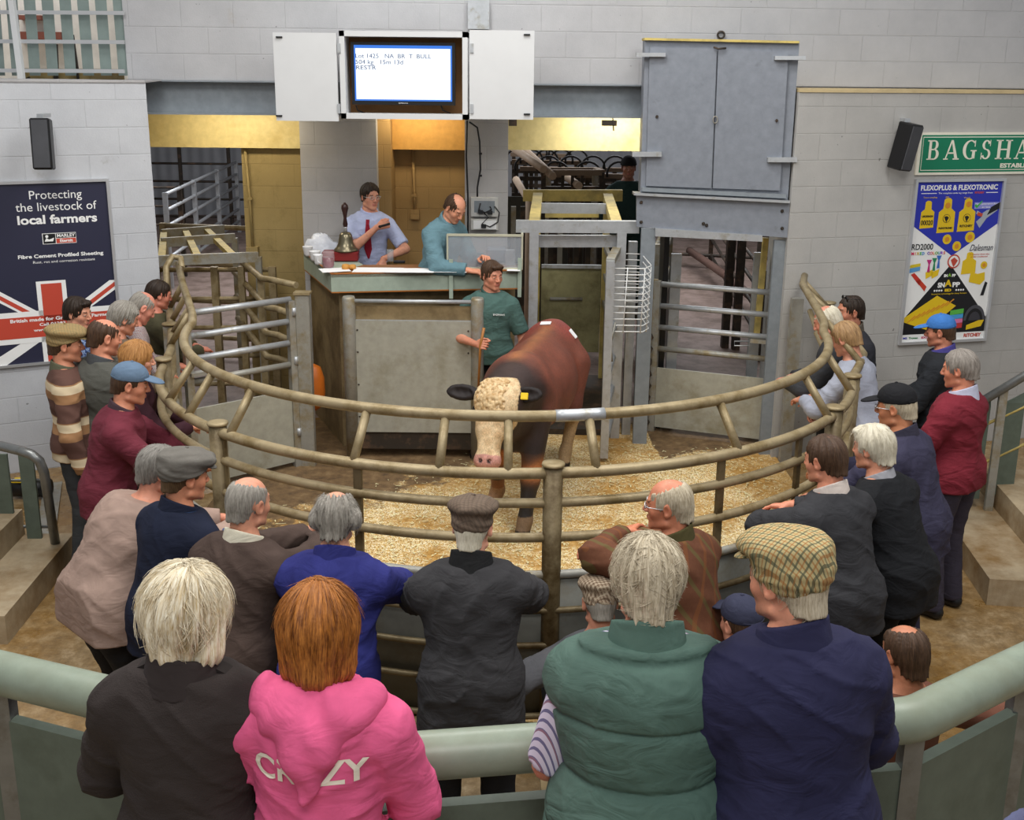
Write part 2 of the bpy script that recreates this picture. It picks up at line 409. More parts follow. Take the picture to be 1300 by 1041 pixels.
at_.data.foreach_set('value', [bedf(v.co.x, v.co.y) for v in o.data.vertices])
# loose flakes of straw on the bedding
q = MB(); R_ = random.Random(3)
for i in range(11000):
    a = R_.uniform(-2.3, 2.3); b_ = R_.uniform(5.3, 9.9)
    if not inring(a*1.03, b_) or bedf(a, b_) < R_.uniform(.25, .9): continue
    L = R_.uniform(.005, .022); w_ = R_.uniform(.0015, .004); r = R_.uniform(0, pi); dz = R_.uniform(-.4, .4)
    c, s_ = cos(r), sin(r); z = .022+R_.random()*.012
    p = [(-L, -w_), (L, -w_), (L, w_), (-L, w_)]
    q.add([(a+x*c-y*s_, b_+x*s_+y*c, z+x*dz*.2) for x, y in p], [(0, 1, 2, 3)])
o = q.build('loose_straw', plain('loose_straw', 'f0dfae', .7, var=.4, sc=25, bst=0)); tag(o, 'loose flakes of straw and shavings lying on the sawdust', 'straw', kind='stuff')
# drain grate by the left wall
q = MB(at=(-3.5, 7.5, 0)); a = AZ(68, 615, 0); b_ = AZ(48, 745, 0)
q.bar(a+Vector((0, 0, .01)), b_+Vector((0, 0, .01)), .14, .02); tag(q.build('drain_grate', M['galv']), 'narrow grey metal drain grate set in the floor by the left steps', 'drain')
# ================================================================== the ring fence
def V3(p, z): return Vector((p[0], p[1], z))
def circ(r, a0, a1, z, n=40):
    return [(RC.x+r*cos(radians(a0+(a1-a0)*i/n)), RC.y+r*sin(radians(a0+(a1-a0)*i/n)), z) for i in range(n+1)]
LW = [(-3.02, 9.45), (-2.86, 9.0), (-2.62, 8.25), (-2.47, 7.75)]
RWg = [(2.42, 7.45), (2.56, 7.8), (2.66, 8.6), (2.78, 9.55)]
def ringpath(z, r=RR): return [(x, y, z) for x, y in LW]+circ(r, 188, 348, z, 60)+[(x, y, z) for x, y in RWg]
def upath(): return [(-3.02, 9.85, 1.71), (-2.72, 8.95, 1.7), (-2.42, 8.1, 1.7), (-2.30, 7.75, 1.7)]+circ(2.19, 183, 355, 1.7, 64)+[(2.24, 7.75, 1.7), (2.33, 8.35, 1.7), (2.45, 9.2, 1.7), (2.56, 9.58, 1.71)]
ring = thing('ring_fence', 'round tubular steel sale ring fence with overhanging top rail and sheeted base', 'fence', RC)
def rb(mb, name, m): return mb.build(name, m, ring, world=True)
rb(MB().tube(upath(), .030, 12), 'top_rail', M['rail'])
rb(MB().tube(ringpath(1.45), .030, 12), 'rail', M['rail'])
for z in (1.29, 1.10): rb(MB().tube(ringpath(z), .026, 10), 'rail', M['rail'])
rb(MB().tube(ringpath(.89), .024, 10), 'rail', M['galv'])
lp = [(-2.97, 9.3, 1.47), (-3.03, 9.5, 1.56), (-3.06, 9.62, 1.72), (-3.03, 9.72, 1.80), (-2.96, 9.74, 1.78), (-2.92, 9.62, 1.71)]
rb(MB().tube(lp, .028, 10), 'end_loop', M['rail'])
# curved sheet below .88 and its outer ribs
def sheet(mb, path, z0, z1, t=.006):
    n = len(path); vs = []
    for x, y in path: vs += [(x, y, z0), (x, y, z1)]
    c = RC
    for x, y in path:
        d = Vector((x-c.x, y-c.y, 0)).normalized()*t; vs += [(x+d.x, y+d.y, z0), (x+d.x, y+d.y, z1)]
    fs = []
    for i in range(n-1):
        a = 2*i; b = 2*i+2; o_ = 2*n
        fs += [(a+1, b+1, b, a), (o_+a, o_+b, o_+b+1, o_+a+1), (a+1, o_+a+1, o_+b+1, b+1), (a, b, o_+b, o_+a)]
    mb.add(vs, fs, True); return mb
cp = [(x, y) for x, y, z in circ(RR, 188, 348, 0, 80)]
rb(sheet(MB(), cp, .05, .87), 'sheet_panel', dirty('ring_sheet', '6f6f68', '5c523c', .5, .3, (.5, .75), 3, .1))
rb(sheet(MB(), LW, .05, .87), 'sheet_panel', M['sheet'])
rb(sheet(MB(), RWg, .05, .87), 'sheet_panel', M['sheet'])
for z in (.70, .50, .30, .08): rb(MB().tube(circ(RR+.03, 188, 348, z, 60), .018, 8), 'rib', M['post'])
# posts with round caps
posts = [(275, 537), (703, 590), (1063, 517)]
PA = [atan2(AZ(*p, 1.5).y-RC.y, AZ(*p, 1.5).x-RC.x) for p in posts]+[radians(a) for a in (188, 346)]
PP = [(RC.x+(RR-.0)*cos(a), RC.y+(RR-.0)*sin(a)) for a in PA]+[(-2.66, 8.35), (-2.99, 9.38), (2.64, 8.5), (2.76, 9.45)]
for i, (x, y) in enumerate(PP):
    q = MB().lathe((x, y, 0), [(.050, 0), (.050, 1.49)], 20) if i < 5 else MB().box((x, y, .74), (.085, .085, 1.48))
    p = rb(q, 'post', M['post'] if i < 5 else M['galv'])
    rb(MB().lathe((x, y, 1.49), [(.057, 0), (.060, .006), (.057, .016), (.03, .018)], 20), 'post_cap', M['rail']).parent = p
# slanted braces carrying the overhanging rail
br = [(215, 510), (245, 528), (307, 549), (456, 583), (560, 594), (645, 597), (757, 598), (930, 571), (1041, 530), (1085, 500)]
for p in br:
    a = AZ(*p, 1.45); an = atan2(a.y-RC.y, a.x-RC.x)
    A_ = Vector((RC.x+RR*cos(an), RC.y+RR*sin(an), 1.46)); B_ = Vector((RC.x+2.19*cos(an), RC.y+2.19*sin(an), 1.69))
    rb(MB().tube([A_, B_], .024, 10), 'brace', M['rail'])
for (a, b_) in (((-2.60, 8.2, 1.45), (-2.40, 8.05, 1.7)), ((-2.74, 8.65, 1.45), (-2.56, 8.5, 1.7)), ((-2.90, 9.1, 1.45), (-2.72, 8.95, 1.7)), ((-2.5, 7.8, 1.45), (-2.33, 7.75, 1.7)),
                ((2.46, 7.5, 1.45), (2.26, 7.75, 1.7)), ((2.62, 8.2, 1.45), (2.34, 8.4, 1.7)), ((2.70, 8.9, 1.45), (2.42, 9.0, 1.7)), ((2.75, 9.4, 1.45), (2.5, 9.35, 1.7)),
                ((2.60, 7.9, .9), (2.40, 8.5, 1.45)), ((2.62, 8.3, .9), (2.50, 9.1, 1.5))):
    rb(MB().tube([a, b_], .023, 10), 'brace', M['rail'])
for p in ((463, 640), (924, 640), (330, 590), (1000, 600)):
    a = AZ(*p, 1.2); an = atan2(a.y-RC.y, a.x-RC.x); x, y = RC.x+RR*cos(an), RC.y+RR*sin(an)
    rb(MB().box((x, y, 1.17), (.045, .02, .56), rz=an+pi/2), 'upright', M['post'])
for p in ((735, 525),):
    a = AZ(*p, 1.7); an = atan2(a.y-RC.y, a.x-RC.x)
    rb(MB().tube(circ(2.19, math.degrees(an)-3.4, math.degrees(an)+3.4, 1.7, 6), .0325, 12), 'weld_patch', M['galvclean'])
# ================================================================== gates of the ring
def gate(name, label, A_, B_, zs, sheetz, group=None, ends=(0, 0), latch=None):
    A_ = Vector(A_); B_ = Vector(B_); d = (B_-A_).normalized(); t = thing(name, label, 'gate', (A_.x, A_.y, 0))
    for i, z in enumerate(zs): MB().tube([A_+Vector((0, 0, z)), B_+Vector((0, 0, z))], .027, 10).build('rail', M['galvclean'] if i < 3 else M['galv'], t, world=True)
    for P, w in ((A_, .06), (B_, .06)): MB().box(P+Vector((0, 0, .76)), (.06, .06, 1.5), rz=atan2(d.y, d.x)).build('stile', M['galv'], t, world=True)
    q = MB(); c = (A_+B_)/2; q.box(c+Vector((0, 0, sheetz/2+.03)), ((B_-A_).length, .02, sheetz-.06), rz=atan2(d.y, d.x)); q.build('sheet_panel', M['sheet'], t, world=True)
    if latch:
        z, s0, s1 = latch; a = A_+(B_-A_)*s0+Vector((0, -.035, z)); b = A_+(B_-A_)*s1+Vector((0, -.035, z))
        MB().bar(a, b, .07, .03).build('latch', M['galv'], t, world=True)
        MB().tube([a+Vector((-.02, -.03, 0)), a+Vector((-.16, -.04, 0)), a+Vector((-.16, -.05, -.04)), a+Vector((-.02, -.04, -.04))], .006, 6).build('latch_handle', M['galvclean'], t, world=True)
    return t
gate('ring_gate', 'galvanised four-bar gate with sheeted foot at the left of ring, beside rostrum', (-2.62, 8.62, 0), (-1.90, 9.24, 0), (1.52, 1.33, 1.14, .95), .72, latch=(1.02, .02, .22))
gate('ring_gate', 'galvanised four-bar gate with sheeted foot closing the passage at the right of the ring', (1.38, 10.36, 0), (2.46, 9.95, 0), (1.48, 1.27, 1.06, .85), .66, latch=(1.02, .78, 1.0))
t = thing('gate_post', 'square galvanised hinge post standing left of the rostrum', 'post', (-1.80, 9.28, 0))
MB().box((0, 0, .78), (.12, .10, 1.56), bev=.006).build('post', M['galv'], t); MB().box((0, 0, 1.57), (.14, .12, .02)).build('cap', M['rail'], t)
for z in (1.38, .95, .3): MB().lathe((-.07, -.05, z), [(.02, 0), (.02, .07)], 10).build('hinge', M['galvclean'], t)
t = thing('gate_post', 'thick round hinge post with cap left of the right-hand ring gate', 'post', (1.26, 10.38, 0))
MB().lathe((0, 0, 0), [(.065, 0), (.065, 1.56), (.07, 1.565), (.07, 1.58), (.03, 1.585)], 20).build('post', M['rail'], t)
q = MB().lathe((.10, .01, .1), [(.03, 0), (.03, 1.42)], 10); q.build('hinge_tube', M['rail'], t)
ch = []
for i in range(26): ch.append((.07+.018*sin(i*1.9), -.06-.01*cos(i*2.3), 1.0-.037*i))
MB().tube(ch, .011, 6).build('chain', M['darksteel'], t)
q = MB(at=(2.53, 9.9, 1.2)); q.box((2.55, 9.88, 1.27), (.2, .03, .13), bev=.01); tag(q.build('latch_plate', plain('rust_red_plate', '9b4a38', .6)), 'small rust-red latch plate on the post right of the right-hand gate', 'plate')
q = MB(at=(2.47, 9.5, 0)); q.box((2.50, 9.53, .76), (.1, .08, 1.52)); tag(q.build('latch_post', M['galv']), 'square steel latch post where right-hand gate meets the pier', 'post')
# ================================================================== barrier panel before the rostrum
t = thing('barrier_panel', 'flat grey sheet barrier between two thick round posts in front of the rostrum', 'barrier', (-.88, 9.50, 0))
for x, nm in ((-1.44, 'post'), (-.31, 'post')): MB().lathe((x+.88, 0, 0), [(.058, 0), (.058, 1.48), (.05, 1.5)], 20).build(nm, M['galv'], t)
MB().tube([(-.56, 0, 1.46), (.57, 0, 1.46)], .018, 10).build('rail', M['galvclean'], t)
MB().box((0, .03, 1.35), (1.04, .02, .13)).build('plank', M['ply'], t)
q = MB().box((0, .0, .77), (1.05, .02, 1.03)); q.build('sheet_panel', dirty('barrier_sheet', 'a3a195', '817a62', .5, .15, (.5, .78), 2.5, .1), t)
q = MB().box((0, .01, 1.28), (1.06, .035, .02)); q.build('edge_strip', M['galvclean'], t)
MB().box((0, .03, .17), (1.05, .04, .16)).build('kick_board', M['darksteel'], t)
q = MB()
for z in (1.2, 1.0, .7, .4):
    for x in (-.49, .49): q.lathe((x, -.012, z), [(.009, 0), (.006, .006)], 8, R=Matrix.Rotation(pi/2, 3, 'X'))
q.build('bolts', M['darksteel'], t)
# ================================================================== rostrum
ro = thing('rostrum', 'auctioneer rostrum box with grey-green counter band and grimy wooden sides', 'rostrum', (-.8, 10.2, 0))
FL = Vector((-1.57, 9.79, 0)); BL = Vector((-2.02, 10.85, 0)); FR = Vector((.02, 10.22, 0)); BR = Vector((.02, 10.95, 0))
q = MB(); q.hexa([FL, FR, BR, BL]+[p+Vector((0, 0, 1.5)) for p in (FL, FR, FR+Vector((0, .1, 0)), FL+Vector((0, .1, 0)))]) if 0 else None
def wallbox(a, b_, z0, z1, t_=.04):
    d = (b_-a).normalized(); n_ = Vector((-d.y, d.x, 0))*t_; z0 = Vector((0, 0, z0)); z1 = Vector((0, 0, z1))
    return MB().hexa([a+z0, b_+z0, b_+n_+z0, a+n_+z0, a+z1, b_+z1, b_+n_+z1, a+n_+z1])
wallbox(FL, FR, 0, 1.5).build('front_panel', M['ply'], ro, world=True)
wallbox(BL, FL, 0, 1.5).build('side_panel', M['ply'], ro, world=True)
wallbox(FR, BR, 0, 1.5).build('side_panel', M['ply'], ro, world=True)
MB().hexa([p+Vector((0, 0, z)) for z in (.50, .56) for p in (FL+Vector((.06, .06, 0)), FR+Vector((-.05, .06, 0)), BR, BL+Vector((.06, 0, 0)))]).build('platform', M['ply'], ro, world=True)
cFL = Vector((-1.62, 9.69, 0)); cBL = Vector((-2.08, 10.86, 0)); cFR = Vector((.08, 9.98, 0)); cBR = Vector((.08, 10.38, 0))
sFL = Vector((-1.40, 10.2, 0)); sBL = Vector((-1.68, 10.86, 0))
wallbox(cFL, cFR, 1.50, 1.655, .03).build('fascia', M['counter'], ro, world=True)
wallbox(cBL, cFL, 1.50, 1.655, .03).build('fascia', M['counter'], ro, world=True)
for z in (1.488, 1.655):
    wallbox(cFL, cFR, z, z+.012, .035).build('edge_strip', M['woodedge'], ro, world=True); wallbox(cBL, cFL, z, z+.012, .035).build('edge_strip', M['woodedge'], ro, world=True)
MB().hexa([p+Vector((0, 0, z)) for z in (1.63, 1.66) for p in (cFL, cFR, cBR, sFL)]).build('counter_top', plain('counter_wood_top', '8a5f3c', .5), ro, world=True)
MB().hexa([p+Vector((0, 0, z)) for z in (1.632, 1.662) for p in (cBL, cFL, sFL, sBL)]).build('counter_top', M['counter'], ro, world=True)
for x in (-.56, .06): MB().box((x, 9.98+(x-.08)*.1706-.025, 1.6), (.035, .012, .36)).build('bracket', M['counter'], ro, world=True)
CT = 1.667
def onc(px, py): return AZ(px, py, CT)
# papers
def paper(p, rz, w=.30, h=.21, label='', z=0):
    q = MB(at=(p[0], p[1], CT)); q.box((p[0], p[1], CT+.002+z), (w, h, .003), rz=rz); return tag(q.build('paper_sheet', M['paper']), label, 'paper', 'sale papers on the rostrum counter')
paper(onc(425, 343), .35, .26, .2, 'white paper sheet at the corner of the counter beside glass jug')
paper(onc(480, 343), 0, .44, .24, 'long white sale sheet under the auctioneer hand')
paper(onc(527, 344), .04, .34, .22, 'white sale sheet in the middle of the counter', .003)
paper(onc(572, 343), 0, .30, .24, 'white sale sheet nearest the perspex box')
paper(onc(652, 342), 0, .12, .2, 'small white sheet inside the perspex box', .001)
# bell on a red book box
bx = onc(432, 331)
q = MB(at=(bx.x, bx.y, CT)); q.box((bx.x, bx.y+.04, CT+.045), (.34, .17, .085), rz=.05, bev=.006); tag(q.build('red_box', M['red']), 'dark red box standing on the counter under the brass bell', 'box')
t = thing('hand_bell', 'brass hand bell with turned wooden handle standing on the red box', 'bell', (bx.x+.05, bx.y+.05, CT+.09))
brass = dirty('aged_brass', '7d7560', '5a5240', .3, .8, (.5, .8), 9, .03)
MB().lathe((0, 0, 0), [(.118, 0), (.115, .012), (.092, .035), (.075, .07), (.066, .12), (.060, .15), (.045, .172), (.015, .18)], 28).build('bell_cup', brass, t)
MB().lathe((0, 0, .175), [(.018, 0), (.016, .04), (.022, .05)], 16).build('ferrule', M['alu'], t)
MB().lathe((0, 0, .22), [(.016, 0), (.024, .03), (.014, .09), (.024, .14), (.034, .18), (.030, .21), (.016, .225), (.008, .235)], 16).build('handle', plain('dark_wood', '3a2320', .3), t)
jp = onc(417, 340)
t = thing('glass_jug', 'small glass jug of dark red drink on the counter corner', 'jug', (jp.x, jp.y, CT))
MB().lathe((0, 0, 0), [(.05, 0), (.058, .02), (.06, .10), (.055, .14), (.058, .15)], 20).build('jug_glass', glass('jug_glass', (.9, .85, .88), .16), t)
MB().lathe((0, 0, .005), [(.045, 0), (.052, .02), (.054, .095)], 20).build('drink', plain('red_drink', '6c1228', .2), t)
MB().tube([(-.055, 0, .12), (-.095, 0, .11), (-.1, 0, .06), (-.055, 0, .03)], .008, 8).build('handle', M['whitegloss'], t)
for px, py, r, lb in ((391, 325, .05, 'white bowl shaped cup at the rear of the counter end'), (400, 331, .055, 'white mug stacked beside the plastic bag'), (404, 336, .045, 'white paper cup nearest the glass jug')):
    p = onc(px, py); q = MB(at=(p.x, p.y, CT)); q.lathe((p.x, p.y, CT), [(r*.6, 0), (r*.75, .02), (r, .09), (r*1.02, .095), (r*.93, .09), (r*.7, .03)], 18); tag(q.build('cup', M['whitegloss']), lb, 'cup', 'cups on the rostrum counter')
p = onc(408, 322)
q = MB(at=(p.x, p.y, CT)); R_ = random.Random(4); vs = []; fs = []
for i in range(9):
    for j in range(18):
        th = pi*i/16; a = 2*pi*j/18; r = 1+.12*R_.uniform(-1, 1)
        vs.append((p.x+.17*r*cos(a)*cos(th)*1.0, p.y+.10*r*sin(a)*cos(th), CT+.19*r*sin(th)))
for i in range(8):
    for j in range(18): fs.append((i*18+j, i*18+(j+1) % 18, (i+1)*18+(j+1) % 18, (i+1)*18+j))
q.add(vs, fs, True); bag = plain('white_plastic_bag', 'e3e7f2', .3, bsc=20, bst=.6, bd=.02); tag(q.build('plastic_bag', bag), 'crumpled white plastic bag at the back of the counter end', 'bag')
p = onc(443, 342); q = MB(at=(p.x, p.y, CT)); q.lathe((p.x-.03, p.y, CT), [(.03, 0), (.038, .02), (.03, .045), (.01, .05)], 14); q.lathe((p.x+.03, p.y+.01, CT), [(.03, 0), (.036, .02), (.03, .04), (.01, .045)], 14); tag(q.build('bread_roll', plain('golden_bun', 'c48a3e', .6)), 'golden twist bun lying at the front edge of counter', 'bun')
p = onc(507, 334); q = MB(at=(p.x, p.y, CT)); q.box((p.x, p.y, CT+.012), (.11, .05, .024), bev=.006); tag(q.build('telephone', M['black']), 'small black handset by the auctioneer hand on the counter', 'phone')
p = onc(498, 332); q = MB(at=(p.x, p.y, CT)); q.lathe((p.x-.02, p.y+.02, CT), [(.03, 0), (.032, .05), (.035, .11), (.03, .112)], 14); tag(q.build('drinking_glass', M['perspex']), 'clear drinking glass under the auctioneer hand', 'glass')
# perspex guard box
g = thing('perspex_guard', 'scratched clear perspex screen box on the right end of counter', 'screen', (-.19, 9.99, CT))
x0, x1, y0, y1, zt = -.60, .08, 9.99, 10.40, 1.98
gl = MB(); gl.box(((x0+x1)/2, y0, (CT+zt)/2), (x1-x0, .006, zt-CT)); gl.build('pane', M['perspex'], g, world=True)
gl = MB(); gl.box((x1, (y0+y1)/2, (CT+zt)/2), (.006, y1-y0, zt-CT)); gl.build('pane', M['perspex'], g, world=True)
gl = MB(); gl.box((x0, (y0+y1)/2, (CT+zt)/2), (.006, y1-y0, zt-CT)); gl.build('pane', M['perspex'], g, world=True)
q = MB()
fr_ = plain('guard_frame', 'b9b6a0', .5)
q.bar((x0, y0, zt), (x1, y0, zt), .02); q.bar((x1, y0, zt), (x1, y1, zt), .02); q.bar((x0, y0, CT), (x0, y0, zt), .016); q.bar((x1, y0, CT), (x1, y0, zt), .016); q.bar((x0, y0, CT+.01), (x1, y0, CT+.01), .016); q.bar((x0, y0, zt), (x0, y1, zt), .012)
q.build('frame', fr_, g, world=True)
p = onc(630, 335); q = MB(at=(p.x, p.y, CT)); q.box((p.x, p.y+.12, CT+.07), (.2, .14, .14), bev=.02); tag(q.build('keypad', M['steelblue']), 'grey desk machine inside the perspex box', 'machine')
# orange float beside the rostrum foot
q = MB(at=(-1.83, 9.85, .6)); q.lathe((-1.80, 9.62, .42), [(.03, 0), (.09, .05), (.105, .16), (.10, .3), (.07, .4), (.02, .43)], 20); tag(q.build('orange_float', M['orange']), 'orange plastic float hanging between gate post and rostrum', 'float')
# ================================================================== weigh crate behind the bull
wc = thing('weigh_crate', 'tall galvanised and yellow cattle weigh crate behind the bull', 'crate', (.6, 11, 0))
ZT = 2.06
def wb(name, a, b_, w, h, m): MB().bar(a, b_, w, h).build(name, m, wc, world=True)
fy = 10.15; by = 12.1
xl, xr = AY(678, 300, fy).x, AY(789, 300, fy).x
wb('front_beam', AY(655, 287, fy), AY(811, 288, fy), .08, .11, M['galvclean'])
for x in (xl, xr): wb('front_post', (x, fy, 0), (x, fy, 2.0), .085, .085, M['galvclean'])
wb('rear_beam', AY(664, 248, by), AY(790, 248, by), .08, .12, M['yellow'])
xbl, xbr = AY(683, 248, by).x, AY(771, 248, by).x
for a, b_ in ((xl, xbl), (xr-.05, xbr)): wb('side_beam', (a, fy, AY(680, 285, fy).z), (b_, by, AY(680, 248, by).z), .10, .08, M['yellow'])
ym = 11.3; wb('cross_beam', AY(684, 264, ym), AY(776, 265, ym), .06, .10, M['galvclean'])
wb('cross_beam', AY(682, 306, fy+.1), AY(783, 306, fy+.1), .06, .11, M['galvclean'])
wb('cross_beam', AY(692, 270, 11.9), AY(760, 270, 11.9), .05, .10, M['yellow'])
for x in (xbl, xbr): wb('rear_post', (x, by, 0), (x, by, 2.1), .07, .07, M['yellow'])
for sx, x, xb in ((-1, xl, xbl), (1, xr, xbr)):
    for z in (1.55, 1.25, .95): wb('side_rail', (x, fy, z), (xb, by, z), .04, .05, M['galv'])
    MB().hexa([(x, fy, .1), (xb, by, .1), (xb+.02, by, .1), (x+.02, fy, .1), (x, fy, .9), (xb, by, .9), (xb+.02, by, .9), (x+.02, fy, .9)]).build('side_sheet', M['ply'], wc, world=True)
MB().box(((xbl+xbr)/2, by-.08, .87), (xbr-xbl-.1, .03, .96)).build('rear_door', dirty('crate_door', '99946c', '5f5634', .55, .1, (.45, .72), 2.5, .1), wc, world=True)
MB().bar((xbl+.05, by-.1, 1.36), (xbr-.05, by-.1, 1.36), .04).build('door_edge', M['galvclean'], wc, world=True)
MB().tube([((xbl+.15), by-.12, 1.0), (xbr-.25, by-.12, 1.0)], .02, 8).build('door_bar', M['galv'], wc, world=True)
MB().box(((xl+xr)/2, 11.2, .04), (.9, 2.0, .06)).build('crate_floor', M['darksteel'], wc, world=True)
q = MB(at=(-.05, 10.2, 0)); q.box((-.03, 10.3, .9), (.09, .09, 1.8)); tag(q.build('steel_post', M['galvclean']), 'grey steel post between the rostrum end and weigh crate', 'post')
q = MB(at=(1.0, 10.2, 0)); q.box((AY(800, 400, 10.25).x, 10.25, .95), (.08, .08, 1.9)); tag(q.build('steel_post', M['galvclean']), 'grey steel post right of the crate behind wire basket', 'post')
# swung-out crate gate with the wire basket
cg = thing('crate_gate', 'narrow open weigh crate gate carrying a white wire basket', 'gate', (.8, 9.55, 0))
GA = Vector((.84, 9.45, 0)); GB = Vector((.96, 10.15, 0))
for P, h in ((GA, 1.80), (GB, 1.80)): MB().box(P+Vector((0, 0, h/2+.05)), (.07, .07, h)).build('stile', M['galvclean'], cg, world=True)
MB().bar(GA+Vector((0, 0, 1.84)), GB+Vector((0, 0, 1.84)), .075, .05).build('top_rail', M['galv'], cg, world=True)
for z in (1.1, .8, .5, .18): MB().tube([GA+Vector((0, 0, z)), GB+Vector((0, 0, z+.02))], .03, 8).build('rail', M['galvclean'], cg, world=True)
MB().tube([GA+Vector((.06, 0, 1.3)), GA+Vector((.02, -.02, 1.12)), GA+Vector((.04, 0, .95))], .012, 6).build('spring', M['galv'], cg, world=True)
q = MB()
for i in range(11):
    z = 1.72-.052*i if i < 8 else 1.36-.03*(i-7); o_ = .0
    z = 1.78-.056*i
    q.tube([GA+Vector((.03, 0, z)), GA+Vector((.30, -.02, z+.004)), GA+Vector((.36, .05, z+.02)), GB+Vector((.22, -.1, z+.03)), GB+Vector((.03, 0, z+.02))], .0055, 6)
for p0 in ((.30, -.02), (.36, .05), (.15, -.01)): q.tube([GA+Vector((p0[0], p0[1], 1.79)), GA+Vector((p0[0]-.02, p0[1], 1.21))], .0055, 6)
q.build('wire_basket', plain('white_wire', 'd9dad8', .4, bst=0), cg, world=True)
# ================================================================== big hoist door, girder, and posts under it
hd = thing('hoist_door', 'large grey painted steel double door hung high above the passage', 'door', (1.8, 9.8, 2.4))
def hy(x): return 9.98-.26*(x-1.12)
def hp(px, py, d=0):
    x = AY(px, py, 9.8).x
    for _ in range(4): x = AY(px, py, hy(x)+d).x
    return AY(px, py, hy(x)+d)
def quad(mb, ps, t): # thick quad: ps = [bl, br, tr, tl] front, pushed back by t
    b = [p+Vector((0, t, 0)) for p in ps]
    return mb.hexa([ps[0], ps[1], b[1], b[0], ps[3], ps[2], b[2], b[3]])
quad(MB(), [hp(813, 244, .03), hp(1000, 256, .03), hp(1015, 54, .03), hp(819, 50, .03)], .18).build('frame', M['steelblue'], hd, world=True)
quad(MB(), [hp(820, 236), hp(903, 239), hp(910, 62), hp(825, 60)], .06).build('door_leaf', M['steelblue'], hd, world=True)
quad(MB(), [hp(905, 239), hp(990, 242), hp(1001, 67), hp(912, 62)], .06).build('door_leaf', M['steelblue'], hd, world=True)
quad(MB(), [hp(815, 243, -.02), hp(998, 252, -.02), hp(998, 247, -.02), hp(815, 238, -.02)], .05).build('sill_bar', M['beam'], hd, world=True)
quad(MB(), [hp(818, 51, -.01), hp(1015, 55, -.01), hp(1015, 52, -.01), hp(818, 48, -.01)], .2).build('head_strip', M['yellow'], hd, world=True)
for (x0, y0, x1, y1) in ((808, 67, 845, 72), (984, 71, 1023, 76), (803, 193, 840, 199), (975, 200, 1012, 206)):
    quad(MB(), [hp(x0, y1, -.045), hp(x1, y1, -.045), hp(x1, y0, -.045), hp(x0, y0, -.045)], .05).build('hinge_arm', M['galvclean'], hd, world=True)
q = MB()
for px, py in ((834, 148), (986, 153)): q.lathe(hp(px, py, -.005), [(.014, 0), (.012, .01)], 10, R=Matrix.Rotation(pi/2, 3, 'X'))
q.tube([hp(906, 60, -.02), hp(912, 62, -.03), hp(922, 61, -.02)], .008, 6); q.build('door_fittings', M['darksteel'], hd, world=True)
MB().tube([hp(908, 152, -.02)+Vector((.02*cos(a), 0, .03*sin(a))) for a in np.linspace(0, 2*pi, 11)[:-1]], .005, 6, closed=True).build('pull_ring', M['galv'], hd, world=True)
q = MB(at=AY(917, 44, 10.3)); ce = wx(AY(917, 44, 10.3).x, AY(917, 44, 10.3).z, -.02); q.tube([ce+Vector((.03*cos(a), 0, .03*sin(a))) for a in np.linspace(0, 2*pi, 15)[:-1]], .009, 6, closed=True); tag(q.build('wall_ring', M['darksteel']), 'small steel ring on the white wall above the hoist door', 'ring')
gi = thing('steel_girder', 'grey painted girder with bolted ends below the hoist door', 'girder', (1.7, 9.8, 2.0))
quad(MB(), [hp(808, 288, .0), hp(1003, 302, .0), hp(1003, 256, .0), hp(808, 245, .0)], .03).build('web', M['steelblue'], gi, world=True)
quad(MB(), [hp(805, 248, -.05), hp(1003, 258, -.05), hp(1003, 255, -.05), hp(805, 245, -.05)], .16).build('flange', M['galvclean'], gi, world=True)
quad(MB(), [hp(832, 300, -.03), hp(968, 307, -.03), hp(968, 299, -.03), hp(832, 290, -.03)], .16).build('channel', M['galvclean'], gi, world=True)
q = MB()
for px, py in ((814, 257), (814, 282), (993, 268), (993, 290), (893, 284), (897, 286)): q.lathe(hp(px, py, -.003), [(.016, 0), (.01, .012)], 8, R=Matrix.Rotation(pi/2, 3, 'X'))
q.build('bolts', M['darksteel'], gi, world=True)
def vpost(px, py, y, z1, w, m, label, d=None, z0=0):
    p = AY(px, py, y); q = MB(at=(p.x, y, z0)); q.box((p.x, y, (z0+z1)/2), (w, d or w, z1-z0)); return tag(q.build('steel_post', m), label, 'post')
vpost(822, 320, 9.98, 2.06, .13, M['beam'], 'wide grey upright carrying the left end of the girder', .05)
vpost(990, 340, 9.72, 2.0, .14, M['beam'], 'wide grey upright carrying the right end of the girder', .05)
vpost(843, 330, 10.6, 1.98, .05, M['black'], 'dark upright just inside the passage at the left', .3)
vpost(858, 340, 10.5, 1.75, .1, M['galvclean'], 'short pale steel upright at the passage entrance left side', .04)
vpost(963, 340, 10.3, 1.8, .1, M['galvclean'], 'pale steel upright at the passage entrance right side', .04)
q = MB(at=(2.2, 10, 0)); q.bar(AY(972, 302, 10.2), AY(960, 430, 10.2), .05, .05); tag(q.build('slanting_bar', M['yellow']), 'slanting dusty bar beside the right upright of passage', 'bar')
